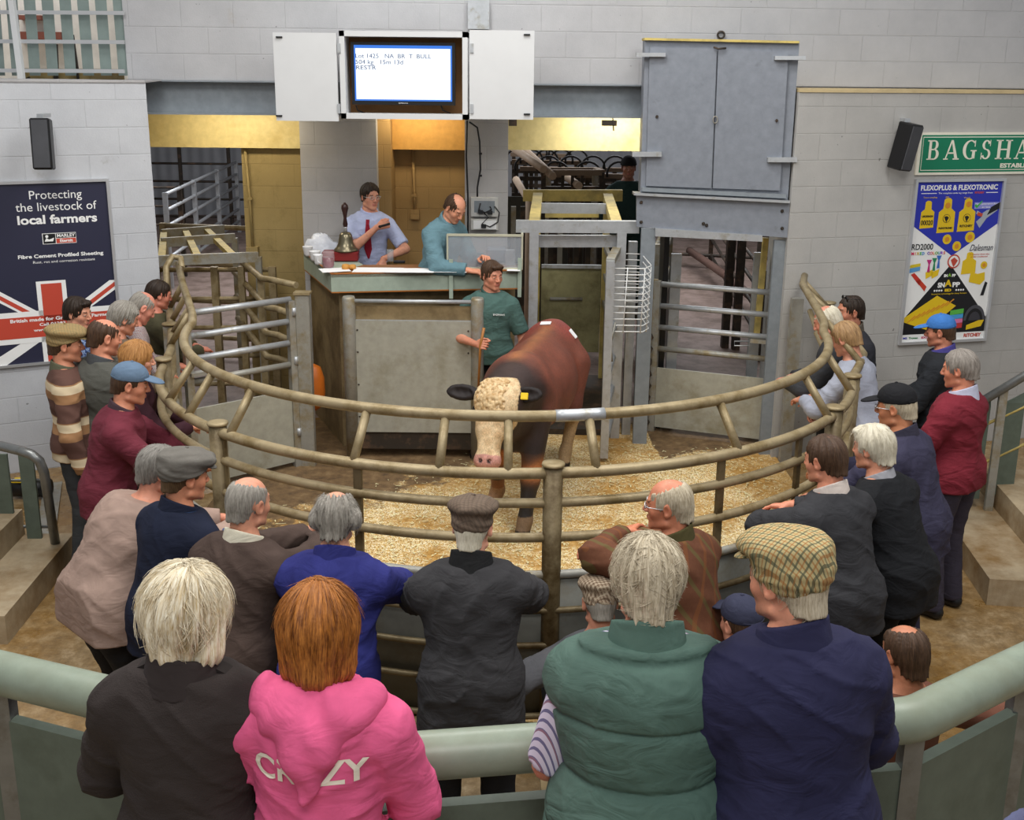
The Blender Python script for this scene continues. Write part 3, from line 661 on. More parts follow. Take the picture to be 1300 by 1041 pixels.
# ================================================================== TV cabinet, television
tvY = 9.80
tc_ = thing('tv_cabinet', 'white wooden television cabinet with both doors open above the rostrum', 'cabinet', AY(513, 150, tvY))
def face(mb, px0, py0, px1, py1, y, t):
    a = AY(px0, py0, y); b = AY(px1, py1, y); return mb.box(((a.x+b.x)/2, y+t/2, (a.z+b.z)/2), (b.x-a.x, t, abs(a.z-b.z)))
a = AY(431, 39, tvY); b_ = AY(594, 152, tvY); x0, x1, z1, z0 = a.x, b_.x, a.z, b_.z; tw = .045
for nm, c, d in (('frame', ((x0+x1)/2, tvY+.1, z1-tw/2), (x1-x0, .3, tw)), ('frame', ((x0+x1)/2, tvY+.18, z0+tw/2), (x1-x0, .46, tw)), ('frame', (x0+tw/2, tvY+.18, (z0+z1)/2), (tw, .46, z1-z0)), ('frame', (x1-tw/2, tvY+.18, (z0+z1)/2), (tw, .46, z1-z0))):
    MB().box(c, d).build(nm, M['white'], tc_, world=True)
MB().box(((x0+x1)/2, tvY+.235, (z0+z1)/2), (x1-x0-.02, .02, z1-z0-.02)).build('back_board', plain('plywood_tan', '93683c', .7), tc_, world=True)
for sx, (p0, p1, q0, q1) in ((-1, (346, 41, 430, 154)), (1, (596, 38, 677, 152))):
    dm = face(MB(), p0, p1, q0, q1, tvY-.06, .025).build('door', M['white'], tc_, world=True)
    xe = p0+8 if sx < 0 else q0-8
    for py in (p1+5, q1-8): face(MB(), xe-4, py, xe+4, py+2, tvY-.075, .02).build('catch', M['black'], tc_, world=True).parent = dm
    xh = q0-2 if sx < 0 else p0+1
    for py in (55, 132): face(MB(), xh, py, xh+4, py+12, tvY-.07, .03).build('hinge', M['galvclean'], tc_, world=True).parent = dm
tv = thing('television', 'flat black television showing the lot details inside the white cabinet', 'television', AY(512, 135, tvY+.08))
face(MB(), 445, 53, 578, 134, tvY+.05, .05).build('bezel', M['black'], tv, world=True)
sc = emis('screen_white', 'f2f8ff', 1.15); sb = emis('screen_blue', '2f77e0', 1.0)
face(MB(), 449, 57, 574, 129, tvY+.046, .004).build('screen_border', sb, tv, world=True)
face(MB(), 451, 61, 572, 127, tvY+.043, .003).build('screen', sc, tv, world=True)
RF = Matrix.Rotation(pi/2, 3, 'X'); inkb = emis('screen_ink', '1d4f8e', .5)
for s_, px0, py, w in (('Lot 1425   NA  BR  T  BULL', 452, 71.5, 94), ('504 kg   15m 13d', 452, 79, 59), ('RESTR', 452, 86, 25)):
    p = AY(px0+w/2, py, tvY+.041); text(s_, 'screen_text', inkb, tv, RF, tv.matrix_basis.inverted() @ p, .05, w/1400*9.8*.985, .0004)
text('SAMSUNG', 'maker_name', M['whitegloss'], tv, RF, tv.matrix_basis.inverted() @ AY(512, 131, tvY+.045), .014, .08, .0004)
for k, px in enumerate((452, 560)):
    q = MB(); q.tube([AY(px, 134, tvY+.1), AY(px+2, 140, tvY+.12), AY(px+12, 144, tvY+.13)], .006, 6); q.build('lead', M['cable'], tv, world=True)
# conduit up the wall above the cabinet
q = MB(at=(-.3, 10, 3.7)); face(q, 594, 0, 621, 37, 10.18, .06); tag(q.build('wall_trunking', M['galvclean']), 'grey metal trunking strip on the wall above the cabinet', 'trunking')
# ================================================================== socket box and cables on the pillar
t = thing('socket_box', 'open grey double socket box with tangled leads on pillar right of clerk', 'box', AY(614, 290, 10.98))
for py0, py1 in ((251, 275), (278, 292)):
    face(MB(), 598, py0, 632, py1, 10.98, .07).build('case', plain('socket_grey', 'c9c8c4', .5, bst=0), t, world=True)
face(MB(), 602, 255, 628, 270, 10.975, .02).build('recess', M['beam'], t, world=True)
face(MB(), 601, 280, 630, 291, 10.97, .02).build('cover', M['paper'], t, world=True)
q = MB(); C_ = lambda x, y, d=10.96: AY(x, y, d)
q.tube([C_(610, 258), C_(608, 266), C_(616, 270), C_(624, 266), C_(622, 262)], .007, 6); q.tube([C_(614, 270), C_(620, 276), C_(612, 284), C_(622, 288), C_(632, 282), C_(634, 270), C_(628, 262)], .006, 6)
for px, py in ((610, 269), (622, 270), (614, 287)): q.box(C_(px, py), (.05, .03, .035))
q.build('plugs_and_leads', M['cable'], t, world=True)
q = MB(at=AY(600, 200, 11)); q.tube([AY(593, 153, 10.98), AY(592, 200, 10.98), AY(594, 250, 10.98), AY(594, 320, 10.98)], .009, 6); tag(q.build('wall_cable', M['cable']), 'black cable running down the left edge of the right pillar', 'cable')
q = MB(at=AY(608, 200, 11)); q.tube([AY(596, 155, 10.98), AY(606, 162, 10.96), AY(609, 180, 10.98), AY(610, 215, 10.98), AY(606, 238, 10.98), AY(606, 250, 10.97)], .009, 6)
for py in (195, 223): q.box(AY(610, py, 10.97), (.03, .02, .02))
tag(q.build('wall_cable', M['cable']), 'black clipped cable dropping to the socket box on pillar', 'cable')
for px0, y, pts, lb, m in ((318, YP+.38, [(311, 190), (317, 252), (321, 316)], 'thin pipe down the ochre wall left of the rostrum', 'cream'), (525, YP+.46, [(524, 188), (526, 248), (527, 272)], 'thin conduit down the tan wall between both men', 'brownwall')):
    q = MB(at=AY(*pts[0], y)); q.tube([AY(*p, y) for p in pts], .014, 8); e = AY(*pts[-1], y)
    q.box(e, (.09, .04, .1) if px0 == 525 else (.12, .1, .05)); q.box(AY(pts[1][0], pts[1][1], y), (.05, .03, .03)); tag(q.build('conduit', M[m]), lb, 'conduit')
q = MB(at=AY(775, 158, 10.6)); face(q, 765, 153, 783, 160, 10.25, .1); q.tube([AY(778, 150, 10.25), AY(779, 166, 10.25)], .006, 6); tag(q.build('hanging_sensor', M['darksteel']), 'small dark sensor hanging under beam near the hoist door', 'sensor')
q = MB(at=AY(650, 158, 10.6)); face(q, 646, 151.5, 656, 160, 10.25, .08); tag(q.build('hanging_sensor', M['darksteel']), 'tiny grey fitting under beam at the right pillar top', 'sensor')
# ================================================================== wall speakers
def speaker(label, c, R, w, h, d):
    t = thing('wall_speaker', label, 'speaker', c); 
    MB().box((0, 0, 0), (w, d, h), R=R, bev=.012).build('cabinet', M['black'], t); MB().box(R @ Vector((0, -d/2-.004, 0)), (w-.03, .01, h-.03), R=R).build('grille', M['speaker'], t)
    MB().bar((0, 0, h/2+.02), (0, .16, h/2+.02), .05, .03).build('bracket', M['galvclean'], t); return t
p = AY(54, 183, 8.95); speaker('slim dark wall speaker on the left wall above the livestock poster', p, Matrix.Rotation(radians(12), 3, 'Z') @ Matrix.Rotation(radians(-6), 3, 'X'), .15, .40, .14)
p = AY(1149, 186, 9.72); speaker('dark wall speaker tilted beside the left end of green name board', p, Matrix.Rotation(radians(28), 3, 'Z') @ Matrix.Rotation(radians(8), 3, 'X') @ Matrix.Rotation(radians(6), 3, 'Y'), .15, .40, .16)
# ================================================================== posters and board
def flat(name, col, rough=.45): return plain(name, col, rough, var=.02, bst=0)
class Board:
    """a flat printed sheet on a wall: u to the right, v up, in metres from its lower left corner"""
    def __init__(s, root, O, U, w, h):
        s.r = root; s.O = Vector(O); s.U = Vector(U).normalized(); s.N = Vector((s.U.y, -s.U.x, 0)); s.w = w; s.h = h
        s.R = Matrix((s.U, Vector((0, 0, 1)), s.N)).transposed(); s.inv = root.matrix_basis.inverted()
    def P(s, u, v, d=0): return s.O+s.U*u*s.w+Vector((0, 0, v*s.h))+s.N*d
    def poly(s, pts, d, name, m, t=.0012):
        f = [s.P(u, v, d+t) for u, v in pts]; b = [s.P(u, v, d) for u, v in pts]; n = len(f)
        return MB().add(f+b, [tuple(range(n)), tuple(reversed(range(n, 2*n)))]+[(i, i+n, (i+1) % n+n, (i+1) % n) for i in range(n)]).build(name, m, s.r, world=True)
    def rect(s, u0, v0, u1, v1, d, name, m, t=.0012): return s.poly([(u0, v0), (u1, v0), (u1, v1), (u0, v1)], d, name, m, t)
    def disc(s, u, v, r, d, name, m, r2=None, n=20):
        pts = [(u+r*cos(2*pi*i/n)/s.w, v+r*sin(2*pi*i/n)/s.h) for i in range(n)]; return s.poly(pts, d, name, m)
    def txt(s, body, u, v, size, d, m, width=None, off=0, name='lettering', shear=0, rot=0):
        return text(body, name, m, s.r, s.R @ Matrix.Rotation(rot, 3, 'Z'), s.inv @ s.P(u, v, d), size, None if width is None else width*s.w, .0006, off, 'CENTER', shear)
    def frame(s, t, m, dep=.03):
        for (u0, v0, u1, v1) in ((-t/s.w, -t/s.h, 1+t/s.w, 0), (-t/s.w, 1, 1+t/s.w, 1+t/s.h), (-t/s.w, 0, 0, 1), (1, 0, 1+t/s.w, 1)): s.rect(u0, v0, u1, v1, 0, 'frame', m, dep)
def onleft(px, py):   # point of the left wall seen at a pixel
    Y = 9.3
    for _ in range(8): Y = ly(AY(px, py, Y).x)
    return AY(px, py, Y)
def onright(px, py):
    Y = 9.9
    for _ in range(8): Y = ry(AY(px, py, Y).x)
    return AY(px, py, Y)
white = flat('print_white', 'f0f0ee'); black = flat('print_black', '17171a'); navy = flat('print_navy', '2c2d42'); redp = flat('print_red', 'c24a38'); yel = flat('print_yellow', 'e6c21c'); blue = flat('print_blue', '2a34ac')
tr = onleft(134, 230); br_ = onleft(146, 450); UL = Vector((1, .5, 0)).normalized()
wL = 1.02; hL = tr.z-br_.z
t = thing('framed_poster', 'dark livestock roofing poster with large union flag on the left wall', 'poster', (tr.x, tr.y, br_.z))
O = Vector((tr.x, tr.y, br_.z))-UL*wL; O.z = br_.z; O += Vector((UL.y, -UL.x, 0))*.004
B = Board(t, O, UL, wL, hL)
B.frame(.022, M['alu'], .025); B.rect(0, 0, 1, 1, 0, 'printed_sheet', navy, .006)
d = .0065
def cu(px): return 1-(146-px)/(152.0)*1.0
# flag: lower part of the sheet
fl = .0
B.rect(0, 0, 1, .40, d, 'flag_field', navy)
B.rect(.0, .115, 1, .345, d+.0012, 'flag_white_bar', white) if 0 else None
B.poly([(0, .0), (.0, .07), (.60, .30), (.78, .30)], d+.0012, 'flag_saltire', white) if 0 else None
for pts in ([(.66, .14), (1, .0), (1, .0), (1, .05), (.78, .14)],):
    pass
B.poly([(.60, .27), (.74, .27), (1.0, .385), (1.0, .44), (.96, .44)], d+.0012, 'flag_saltire', white)
B.poly([(.66, .27), (.72, .27), (1.0, .405), (1.0, .43)], d+.0024, 'flag_saltire_red', redp)
B.poly([(0, .40), (0, .45), (.04, .45), (.40, .28), (.26, .28)], d+.0012, 'flag_saltire', white)
B.poly([(0, .42), (0, .445), (.36, .275), (.30, .275)], d+.0024, 'flag_saltire_red', redp)
B.poly([(.0, .0), (.10, .0), (.40, .13), (.26, .13), (.0, .03)], d+.0012, 'flag_saltire', white)
B.poly([(.60, .13), (.74, .13), (1, .03), (1, .0), (.92, .0)], d+.0012, 'flag_saltire', white)
B.rect(.385, 0, .615, .46, d+.003, 'flag_cross_white', white)
B.rect(0, .115, 1, .295, d+.003, 'flag_cross_white', white)
B.rect(.42, 0, .58, .445, d+.0042, 'flag_cross_red', redp)
B.rect(0, .145, 1, .265, d+.0042, 'flag_cross_red', redp)
for s_, v, z, w in (('Protecting', .935, .10, .40), ('the livestock of', .87, .10, .62), ):
    B.txt(s_, .60, v, z, d+.001, white, w)
B.txt('local farmers', .60, .800, .10, d+.001, white, .61, .003)
B.rect(.47, .665, .73, .725, d, 'logo_panel', white); B.rect(.475, .668, .57, .722, d+.0012, 'logo_black', black); B.rect(.575, .697, .727, .722, d+.0012, 'logo_black', black); B.rect(.575, .668, .727, .694, d+.0012, 'logo_red', redp)
B.txt('MARLEY', .651, .709, .036, d+.003, white, .14, .001); B.txt('Eternit', .651, .681, .034, d+.003, white, .10, .001)
B.disc(.505, .708, .012, d+.0024, 'logo_mark', white); B.poly([(.485, .68), (.55, .68), (.56, .70), (.52, .69), (.50, .70)], d+.0024, 'logo_mark', white)
B.txt('Fibre Cement Profiled Sheeting', .60, .60, .042, d+.001, white, .66, .0012); B.txt('Rust, rot and corrosion resistant', .62, .567, .03, d+.001, white, .48)
B.txt('British made for Great British Farmers', .56, .245, .04, d+.006, white, .80, .0012); B.txt('Call 01283 722588', .56, .215, .034, d+.006, white, .36, .0008); B.txt('www.marleyeternit.co.uk', .56, .185, .034, d+.006, white, .46, .0008); B.txt('for more information', .6, .16, .026, d+.006, white, .3)
B.rect(.62, -.012, .70, .010, .026, 'blue_clip', flat('clip_blue', '2f55b8'))
# green name board
c0 = onright(1160, 222); c1 = onright(1162, 168)
UR = Vector((1, .25, 0)).normalized(); NR = Vector((UR.y, -UR.x, 0))
t = thing('name_board', 'long green auctioneers name board with cream serif lettering on the right wall', 'sign', c0)
B = Board(t, c0+NR*.004, UR, 3.0, c1.z-c0.z)
crm = flat('board_cream', 'ece7d6'); grn = flat('board_green', '0f7a58')
B.rect(0, 0, 1, 1, 0, 'board', crm, .02); B.rect(.010, .06, .990, .94, .0202, 'green_panel', grn, .002); B.rect(.014, .10, .986, .90, .0222, 'cream_line', crm, .001); B.rect(.0155, .12, .9845, .88, .0232, 'green_field', grn, .001)
# serif capitals drawn as strokes in a 1 x 1 cell
def glyph(ch):
    S_ = []
    def r(a, b, c, d_): S_.append([(a, b), (c, b), (c, d_), (a, d_)])
    def arc(cx, cy, rx, ry_, a0, a1, t0, t1, n=10):
        for i in range(n):
            q0 = radians(a0+(a1-a0)*i/n); q1 = radians(a0+(a1-a0)*(i+1)/n)
            f = lambda q: t0+(t1-t0)*abs(cos(q))
            S_.append([(cx+rx*cos(q0), cy+ry_*sin(q0)), (cx+rx*cos(q1), cy+ry_*sin(q1)), (cx+(rx-f(q1))*cos(q1), cy+(ry_-f(q1)*.7)*sin(q1)), (cx+(rx-f(q0))*cos(q0), cy+(ry_-f(q0)*.7)*sin(q0))])
    if ch == 'B': r(.12, 0, .30, 1); r(0, 0, .42, .06); r(0, .94, .42, 1); r(.3, .0, .5, .07); r(.3, .93, .48, 1); r(.3, .49, .5, .56); arc(.48, .755, .30, .245, -90, 90, .07, .19); arc(.5, .28, .36, .28, -90, 90, .07, .2)
    if ch == 'A': S_.append([(.44, 1), (.56, 1), (.94, .03), (.74, .03)]); S_.append([(.44, 1), (.5, .9), (.17, .03), (.10, .03)]); r(.22, .30, .74, .37); r(0, 0, .30, .06); r(.62, 0, 1.02, .06)
    if ch == 'G': arc(.52, .5, .5, .5, 55, 305, .07, .2, 16); r(.66, .05, .84, .45); r(.54, .42, .94, .48); r(.78, .66, .83, .98)
    if ch == 'S': arc(.44, .74, .34, .26, 20, 265, .08, .19); arc(.44, .27, .38, .27, -160, 92, .08, .19); r(.72, .68, .77, 1.0); r(.05, 0, .10, .34)
    if ch == 'H': r(.12, 0, .30, 1); r(.72, 0, .90, 1); r(.3, .47, .72, .54); r(0, 0, .42, .06); r(0, .94, .42, 1); r(.6, 0, 1.02, .06); r(.6, .94, 1.02, 1)
    if ch == 'W': S_.append([(.08, .97), (.26, .97), (.46, 0), (.36, 0)]); S_.append([(.36, 0), (.46, 0), (.66, .97), (.6, .97)]); S_.append([(.54, .97), (.70, .97), (.90, 0), (.82, 0)]); S_.append([(.82, 0), (.90, 0), (1.1, .97), (1.04, .97)]); r(0, .94, .36, 1); r(.5, .94, .8, 1); r(.94, .94, 1.2, 1)
    return S_
u = .030; capw = .125
for ch in 'BAGSHAWS':
    cw = {'B': .105, 'A': .118, 'G': .118, 'S': .095, 'H': .125, 'W': .16}[ch]/3*1.30; ch_h = .46; v0 = .36
    mb = MB()
    for pl in glyph(ch):
        f = [B.P(u+x*cw, v0+y*ch_h, .0262) for x, y in pl]; b = [B.P(u+x*cw, v0+y*ch_h, .0242) for x, y in pl]
        mb.add(f+b, [(0, 1, 2, 3), (7, 6, 5, 4), (0, 4, 5, 1), (1, 5, 6, 2), (2, 6, 7, 3), (3, 7, 4, 0)])
    mb.build('letter', crm, t, world=True); u += cw*1.10+.006
B.txt('ESTABLISHED 1871', .385, .20, .052, .0245, crm, .20, .002)
# ear tag poster
p0 = onright(1142, 434); p1 = onright(1164, 231); hR = p1.z-p0.z; wR = .875
t = thing('framed_poster', 'blue white and black cattle ear tag poster in metal frame on the right wall', 'poster', p0)
B = Board(t, p0+NR*.004, UR, wR, hR)
B.frame(.025, M['alu'], .03); B.rect(0, 0, 1, 1, 0, 'printed_sheet', white, .006); d = .0065
B.poly([(0, 1), (0, .735), (.5, .54), (1, .735), (1, 1)], d, 'blue_field', blue)
B.poly([(.0, .045), (1, .045), (1, .14), (.5, .485), (0, .14)], d, 'black_field', black)
B.rect(0, 0, 1, .045, d, 'sponsor_strip', white)
B.txt('FLEXOPLUS & FLEXOTRONIC', .5, .962, .062, d+.002, white, .90, .002)
B.txt('The complete cattle tag range from', .46, .93, .02, d+.002, white, .40); B.txt('RITCHEY', .74, .93, .022, d+.002, redp, .11, .001)
B.rect(.06, .928, .24, .932, d+.001, 'rule', white); B.rect(.82, .928, .96, .932, d+.001, 'rule', white)
B.txt('Tissue sampling', .17, .905, .018, d+.002, yel, .16); B.txt('EID', .37, .905, .018, d+.002, yel, .04); B.txt('Visual', .60, .90, .018, d+.002, yel, .07)
def eartag(u, v, w, h, lines):
    B.poly([(u-w/2, v), (u+w/2, v+.006), (u+w/2*.95, v+h*.60), (u+w*.24, v+h*.70), (u+w*.22, v+h*.95), (u+w*.1, v+h), (u-w*.1, v+h), (u-w*.22, v+h*.95), (u-w*.24, v+h*.70), (u-w/2*.95, v+h*.60)], d+.001, 'ear_tag', yel)
    for s_, dv, z, ww in lines: B.txt(s_, u, v+dv, z, d+.004, black, ww, .001)
eartag(.16, .715, .16, .17, (('UK000424', .075, .024, .13), ('00020', .035, .06, .14)))
eartag(.385, .685, .20, .215, (('FLEXOTRONIC', .03, .022, .16),)); eartag(.625, .69, .20, .205, (('RITCHEY', .035, .028, .15),))
org = flat('print_orange', 'd9902a')
for u, v in ((.385, .855), (.63, .86)): B.disc(u, v, .026, d+.0035, 'tag_button', org)
for u in (.385, .625): B.disc(u, .775, .038, d+.0035, 'cattle_mark_ring', black); B.disc(u, .775, .034, d+.0045, 'cattle_mark_ring', yel); B.poly([(u-.03, .785), (u, .79), (u+.025, .78), (u+.005, .76), (u, .75), (u-.015, .765)], d+.006, 'cattle_mark', black)
for u, v, r in ((.42, .645, .045), (.545, .60, .045), (.69, .655, .05)): B.disc(u, v, r, d+.0015, 'tag_button', yel); B.disc(u, v, r*.5, d+.003, 'tag_button', org)
B.rect(.70, .83, 1.0, .87, d+.001, 'caption_band', flat('print_lilac', '8f92d6')); B.txt('New generation flex', .84, .86, .02, d+.003, white, .26); B.txt('at last', .84, .84, .02, d+.003, white, .1)
B.poly([(.70, .85), (.73, .835), (.79, .875), (.78, .88), (.73, .85), (.715, .86)], d+.003, 'tick', flat('print_green', '3fae3c'))
sil = flat('print_silver', 'a9b0b8')
B.poly([(.74, .75), (.79, .71), (.86, .77), (.98, .82), (.98, .84), (.85, .82), (.80, .80), (.74, .82), (.73, .80), (.80, .78)], d+.002, 'tag_pliers', sil); B.poly([(.74, .79), (.80, .78), (.81, .80), (.75, .81)], d+.004, 'pliers_jaw', redp); B.poly([(.86, .79), (1.0, .83), (1.0, .87), (.9, .84)], d+.003, 'pliers_handle', black)
B.txt('RD2000', .14, .60, .075, d+.002, black, .25, .001)
for i, (ch, cc) in enumerate(zip('MIXED COLOURS', ['d05', 'd60', 'ca0', '3a3', '28c', '', '62a', 'c36', 'e80', '7a2', '29a', '93c', 'c22'])):
    if ch != ' ': B.txt(ch, .035+i*.031, .560, .036, d+.002, flat('print_letter', cc[0]*2+cc[1]*2+cc[2]*2), None, .0012)
cols = ['c02a7a', '2d8a5a', '3a6fc4', 'd8c02a', 'c8402a', '5b9bd0', 'b8b02a', 'c8352a']
pc = [flat('print_tag', c) for c in cols]
for i, (u, v) in enumerate(((.24, .49), (.30, .50), (.35, .515))): B.poly([(u-.03, v+.03), (u+.03, v+.03), (u+.01, v), (u+.02, v-.05), (u-.015, v-.05), (u-.005, v)], d+.002, 'small_tag', pc[i])
for i, (u, v) in enumerate(((.08, .49), (.08, .47))): B.poly([(u-.06, v), (u+.06, v+.01), (u+.06, v-.015), (u-.06, v-.03)], d+.002+i*.001, 'small_tag', pc[3+2*i])
for i, (u, v) in enumerate(((.10, .40), (.17, .36))): B.poly([(u-.06, v+.03), (u-.02, v+.04), (u+.07, v-.01), (u+.05, v-.04)], d+.002, 'small_tag', pc[7 if i == 0 else 4])
for u, v in ((.25, .43), (.32, .43)): B.poly([(u-.04, v+.01), (u+.05, v+.03), (u+.04, v-.01), (u-.03, v-.03)], d+.002, 'small_tag', yel)
B.txt('Dalesman', .84, .585, .085, d+.002, navy, .28, 0, shear=.4); B.txt('Created for those who', .83, .545, .018, d+.002, redp, .24); B.txt('prefer traditional', .83, .53, .018, d+.002, redp, .2)
eartag(.72, .42, .17, .14, ()); B.disc(.90, .475, .035, d+.002, 'tag_button', yel); B.disc(.90, .475, .018, d+.0035, 'tag_button', org)
B.poly([(.74, .37), (.88, .35), (.93, .38), (.92, .43), (.84, .42), (.75, .43)], d+.002, 'ear_tag', yel); B.poly([(.90, .28), (.94, .28), (.97, .36), (.94, .37)], d+.002, 'pliers', black)
B.disc(.53, .505, .065, d+.003, 'round_badge', redp); B.disc(.53, .505, .052, d+.0045, 'round_badge', white); B.poly([(.49, .515), (.53, .53), (.575, .51), (.55, .485), (.53, .47), (.51, .49)], d+.006, 'badge_mark', redp)
lime = flat('print_lime', '8ac43c')
B.txt('SN', .455, .415, .034, d+.003, white, .045, .002); B.txt('A', .50, .418, .04, d+.003, lime, .035, .002); B.txt('PP', .55, .415, .034, d+.003, white, .045, .002)
B.txt('SN', .415, .355, .06, d+.003, white, .085, .003); B.txt('A', .495, .365, .085, d+.003, yel, .085, .003); B.txt('PP', .59, .355, .06, d+.003, white, .09, .003)
for i in range(4): B.disc(.34+.028*i, .322, .009, d+.003, 'dot', white); B.disc(.60+.028*i, .322, .009, d+.003, 'dot', white)
B.txt('ED', .50, .322, .032, d+.003, yel, .08, .002); B.txt('Innovative technology for sheep farmers', .52, .30, .018, d+.003, yel, .42)
B.poly([(.0, .13), (.30, .07), (.62, .22), (.38, .29), (.0, .15)], d+.0012, 'tag_strip', yel)
for i in range(9): u = .05+.055*i; B.poly([(u, .125+.012*i), (u+.008, .123+.012*i), (u+.10, .165+.012*i), (u+.09, .17+.012*i)], d+.003, 'strip_line', org)
for i, c in enumerate(('c23a3a', 'e07aa8', '4a9fd8', '5cb84a')): B.poly([(.56, .07+.03*i), (.72, .075+.03*i), (.72, .11+.03*i), (.56, .10+.03*i)], d+.002, 'tag_pack', flat('print_pack', c))
B.poly([(.35, .06), (.56, .09), (.56, .13), (.45, .14), (.35, .085)], d+.002, 'tag_pack', sil)
for i in range(3):
    pts = [(.86+(.13-.03*i)*cos(a), .12+(.10-.022*i)*sin(a)) for a in np.linspace(0, pi, 14)]; B.poly(pts, d+.002+.001*i, 'black_coil', [flat('coil_grey', '4a4a50'), black, flat('coil_grey', '3a3a40')][i])
B.poly([(.77, .06), (.95, .08), (.98, .12), (.92, .12), (.77, .09)], d+.006, 'tag_strip', yel)
for u, w, c, s_ in ((.05, .05, '2a34ac', 'MS'), (.15, .11, '2e7d4a', 'Trovan'), (.28, .07, 'c22a5a', 'IDG'), (.40, .13, '6a6a70', 'CARDIFF'), (.55, .1, '8a8a90', 'Alflex'), ):
    B.txt(s_, u, .022, .026, d+.002, flat('print_sponsor', c), w, .001)
B.txt('RITCHEY', .86, .022, .045, d+.002, redp, .21, .002)
# ================================================================== stair rails and barriers
hr = thing('stair_railing', 'steel handrail post with grey-green boards at the left edge of the picture', 'railing', (-3.25, 7.22, 0))
P0 = Vector((-3.25, 7.22, 0)); dL = (AZ(0, 565, 1.02)-Vector((-3.35, 7.1, 1.0))); 
a = AZ(0, 566, 1.0); b_ = AZ(38, 575, 1.0); top = AZ(56, 600, .86); ft = AZ(74, 712, 0)
ex = a+(a-b_).normalized()*1.2
MB().tube([ex, a, b_+(a-b_)*.3, AZ(40, 577, .99), AZ(50, 585, .94), top, ft], .032, 12).build('handrail', M['handrail'], hr, world=True)
dd = (a-b_); dd.z = 0; dd.normalize(); base = AZ(47, 710, 0)
for k, (u0, u1) in enumerate(((16, 34), (-18, 2), (-55, -35))):
    pa = AZ(u0+22, 712, 0.02); pb = AZ(u1+22, 712, 0.02)
    MB().hexa([pa, pb, pb+Vector((0, .02, 0)), pa+Vector((0, .02, 0))]+[p+Vector((0, 0, .80)) for p in (pa, pb, pb+Vector((0, .02, 0)), pa+Vector((0, .02, 0)))]).build('board', M['greenfence'], hr, world=True)
for z in (.25, .6): pa = AZ(70, 712, 0)+Vector((0, .03, z)); MB().tube([pa, pa+Vector((-1.2, 0, 0))], .012, 8).build('cross_rail', M['handrail'], hr, world=True)
hr = thing('stair_railing', 'steel handrail with green boards climbing the steps behind the maroon jumper man', 'railing', AZ(1252, 646, .2))
b0 = AZ(1254, 648, .19); tp = b0+Vector((0, 0, .98)); dR = Vector((1, .12, .62)).normalized()
MB().tube([tp-dR*.25, tp+dR*1.8], .033, 12).build('handrail', M['handrail'], hr, world=True)
MB().bar(b0, tp, .06, .03).build('post', M['galv'], hr, world=True)
for k, s_ in enumerate((-.22, .05, .38, .68, .98)):
    q0 = b0+Vector((1, .12, 0))*s_+Vector((0, .05, max(0, s_)*.5+.08)); q1 = q0+Vector((1, .12, 0))*.16
    MB().hexa([q0, q1, q1+Vector((0, .02, 0)), q0+Vector((0, .02, 0))]+[p+Vector((0, 0, .74)) for p in (q0, q1, q1+Vector((0, .02, .08)), q0+Vector((0, .02, 0)))]).build('board', M['greenfence'], hr, world=True)
for z in (.3, .62): MB().tube([b0+Vector((-.2, .04, z)), b0+Vector((1.4, .2, z+.75))], .012, 8).build('cross_rail', M['yellow'], hr, world=True)
# foreground rail
fr = thing('stand_rail', 'fat grey-green tube rail curving along the bottom in front of the stand', 'railing', (0, 2.8, .5))
K = [AZ(-190, 808, 1.5), AZ(0, 854, 1.5), AZ(462, 965, 1.5), AZ(1160, 914, 1.5), AZ(1300, 845, 1.5), AZ(1480, 760, 1.5)]
def smooth(K, r=.12):
    P = [K[0]]
    for i in range(1, len(K)-1):
        a, b, c = K[i-1], K[i], K[i+1]; e = (a-b).normalized(); g = (c-b).normalized()
        for t_ in (0, .25, .5, .75, 1):
            P.append((b+e*r)*(1-t_)**2+b*2*t_*(1-t_)+(b+g*r)*t_**2)
    return P+[K[-1]]
MB().tube(smooth(K, .05), .070, 24).build('tube', M['greenrail'], fr, world=True)
for i in range(len(K)-1):
    a, b = K[i], K[i+1]; n_ = (b-a).normalized(); s_ = Vector((-n_.y, n_.x, 0))*.02; g = n_*.03
    MB().hexa([a+g+s_+Vector((0, 0, -.95)), b-g+s_+Vector((0, 0, -.95)), b-g-s_+Vector((0, 0, -.95)), a+g-s_+Vector((0, 0, -.95)), a+g+s_+Vector((0, 0, -.16)), b-g+s_+Vector((0, 0, -.16)), b-g-s_+Vector((0, 0, -.16)), a+g-s_+Vector((0, 0, -.16))]).build('board', M['greenfence'], fr, world=True)
for P in (K[1], K[2], K[3], K[4]): MB().box(P+Vector((0, 0, -.5)), (.06, .06, .95)).build('post', M['handrail'], fr, world=True)
# bench for the seated men below the rail
q = MB(at=(.7, 4.2, 0)); q.box((.72, 4.22, .36), (1.15, .26, .05))
for x in (.2, 1.24): q.box((x, 4.22, .17), (.06, .22, .34))
tag(q.build('bench', M['ply']), 'low wooden bench on the floor beyond the stand rail', 'bench')
q = MB(at=(1.61, 3.97, 0)); q.box((1.61, 3.97, .35), (.36, .32, .05))
for dx in (-.14, .14):
    for dy in (-.12, .12): q.box((1.61+dx, 3.97+dy, .165), (.045, .045, .33))
tag(q.build('stool', M['ply']), 'low wooden stool under the balding man by the right rail bend', 'stool')
# lamp lying at the foot of the left wall
p = AZ(45, 612, .1); t = thing('torch_lamp', 'black and yellow tool lying on the floor by the left wall', 'lamp', (p.x, p.y-.1, 0))
MB().tube([(-.14, 0, .09), (.16, .0, .09)], .075, 14).build('body', M['black'], t); MB().box((-.05, -.03, .165), (.14, .09, .012)).build('yellow_label', yel, t)
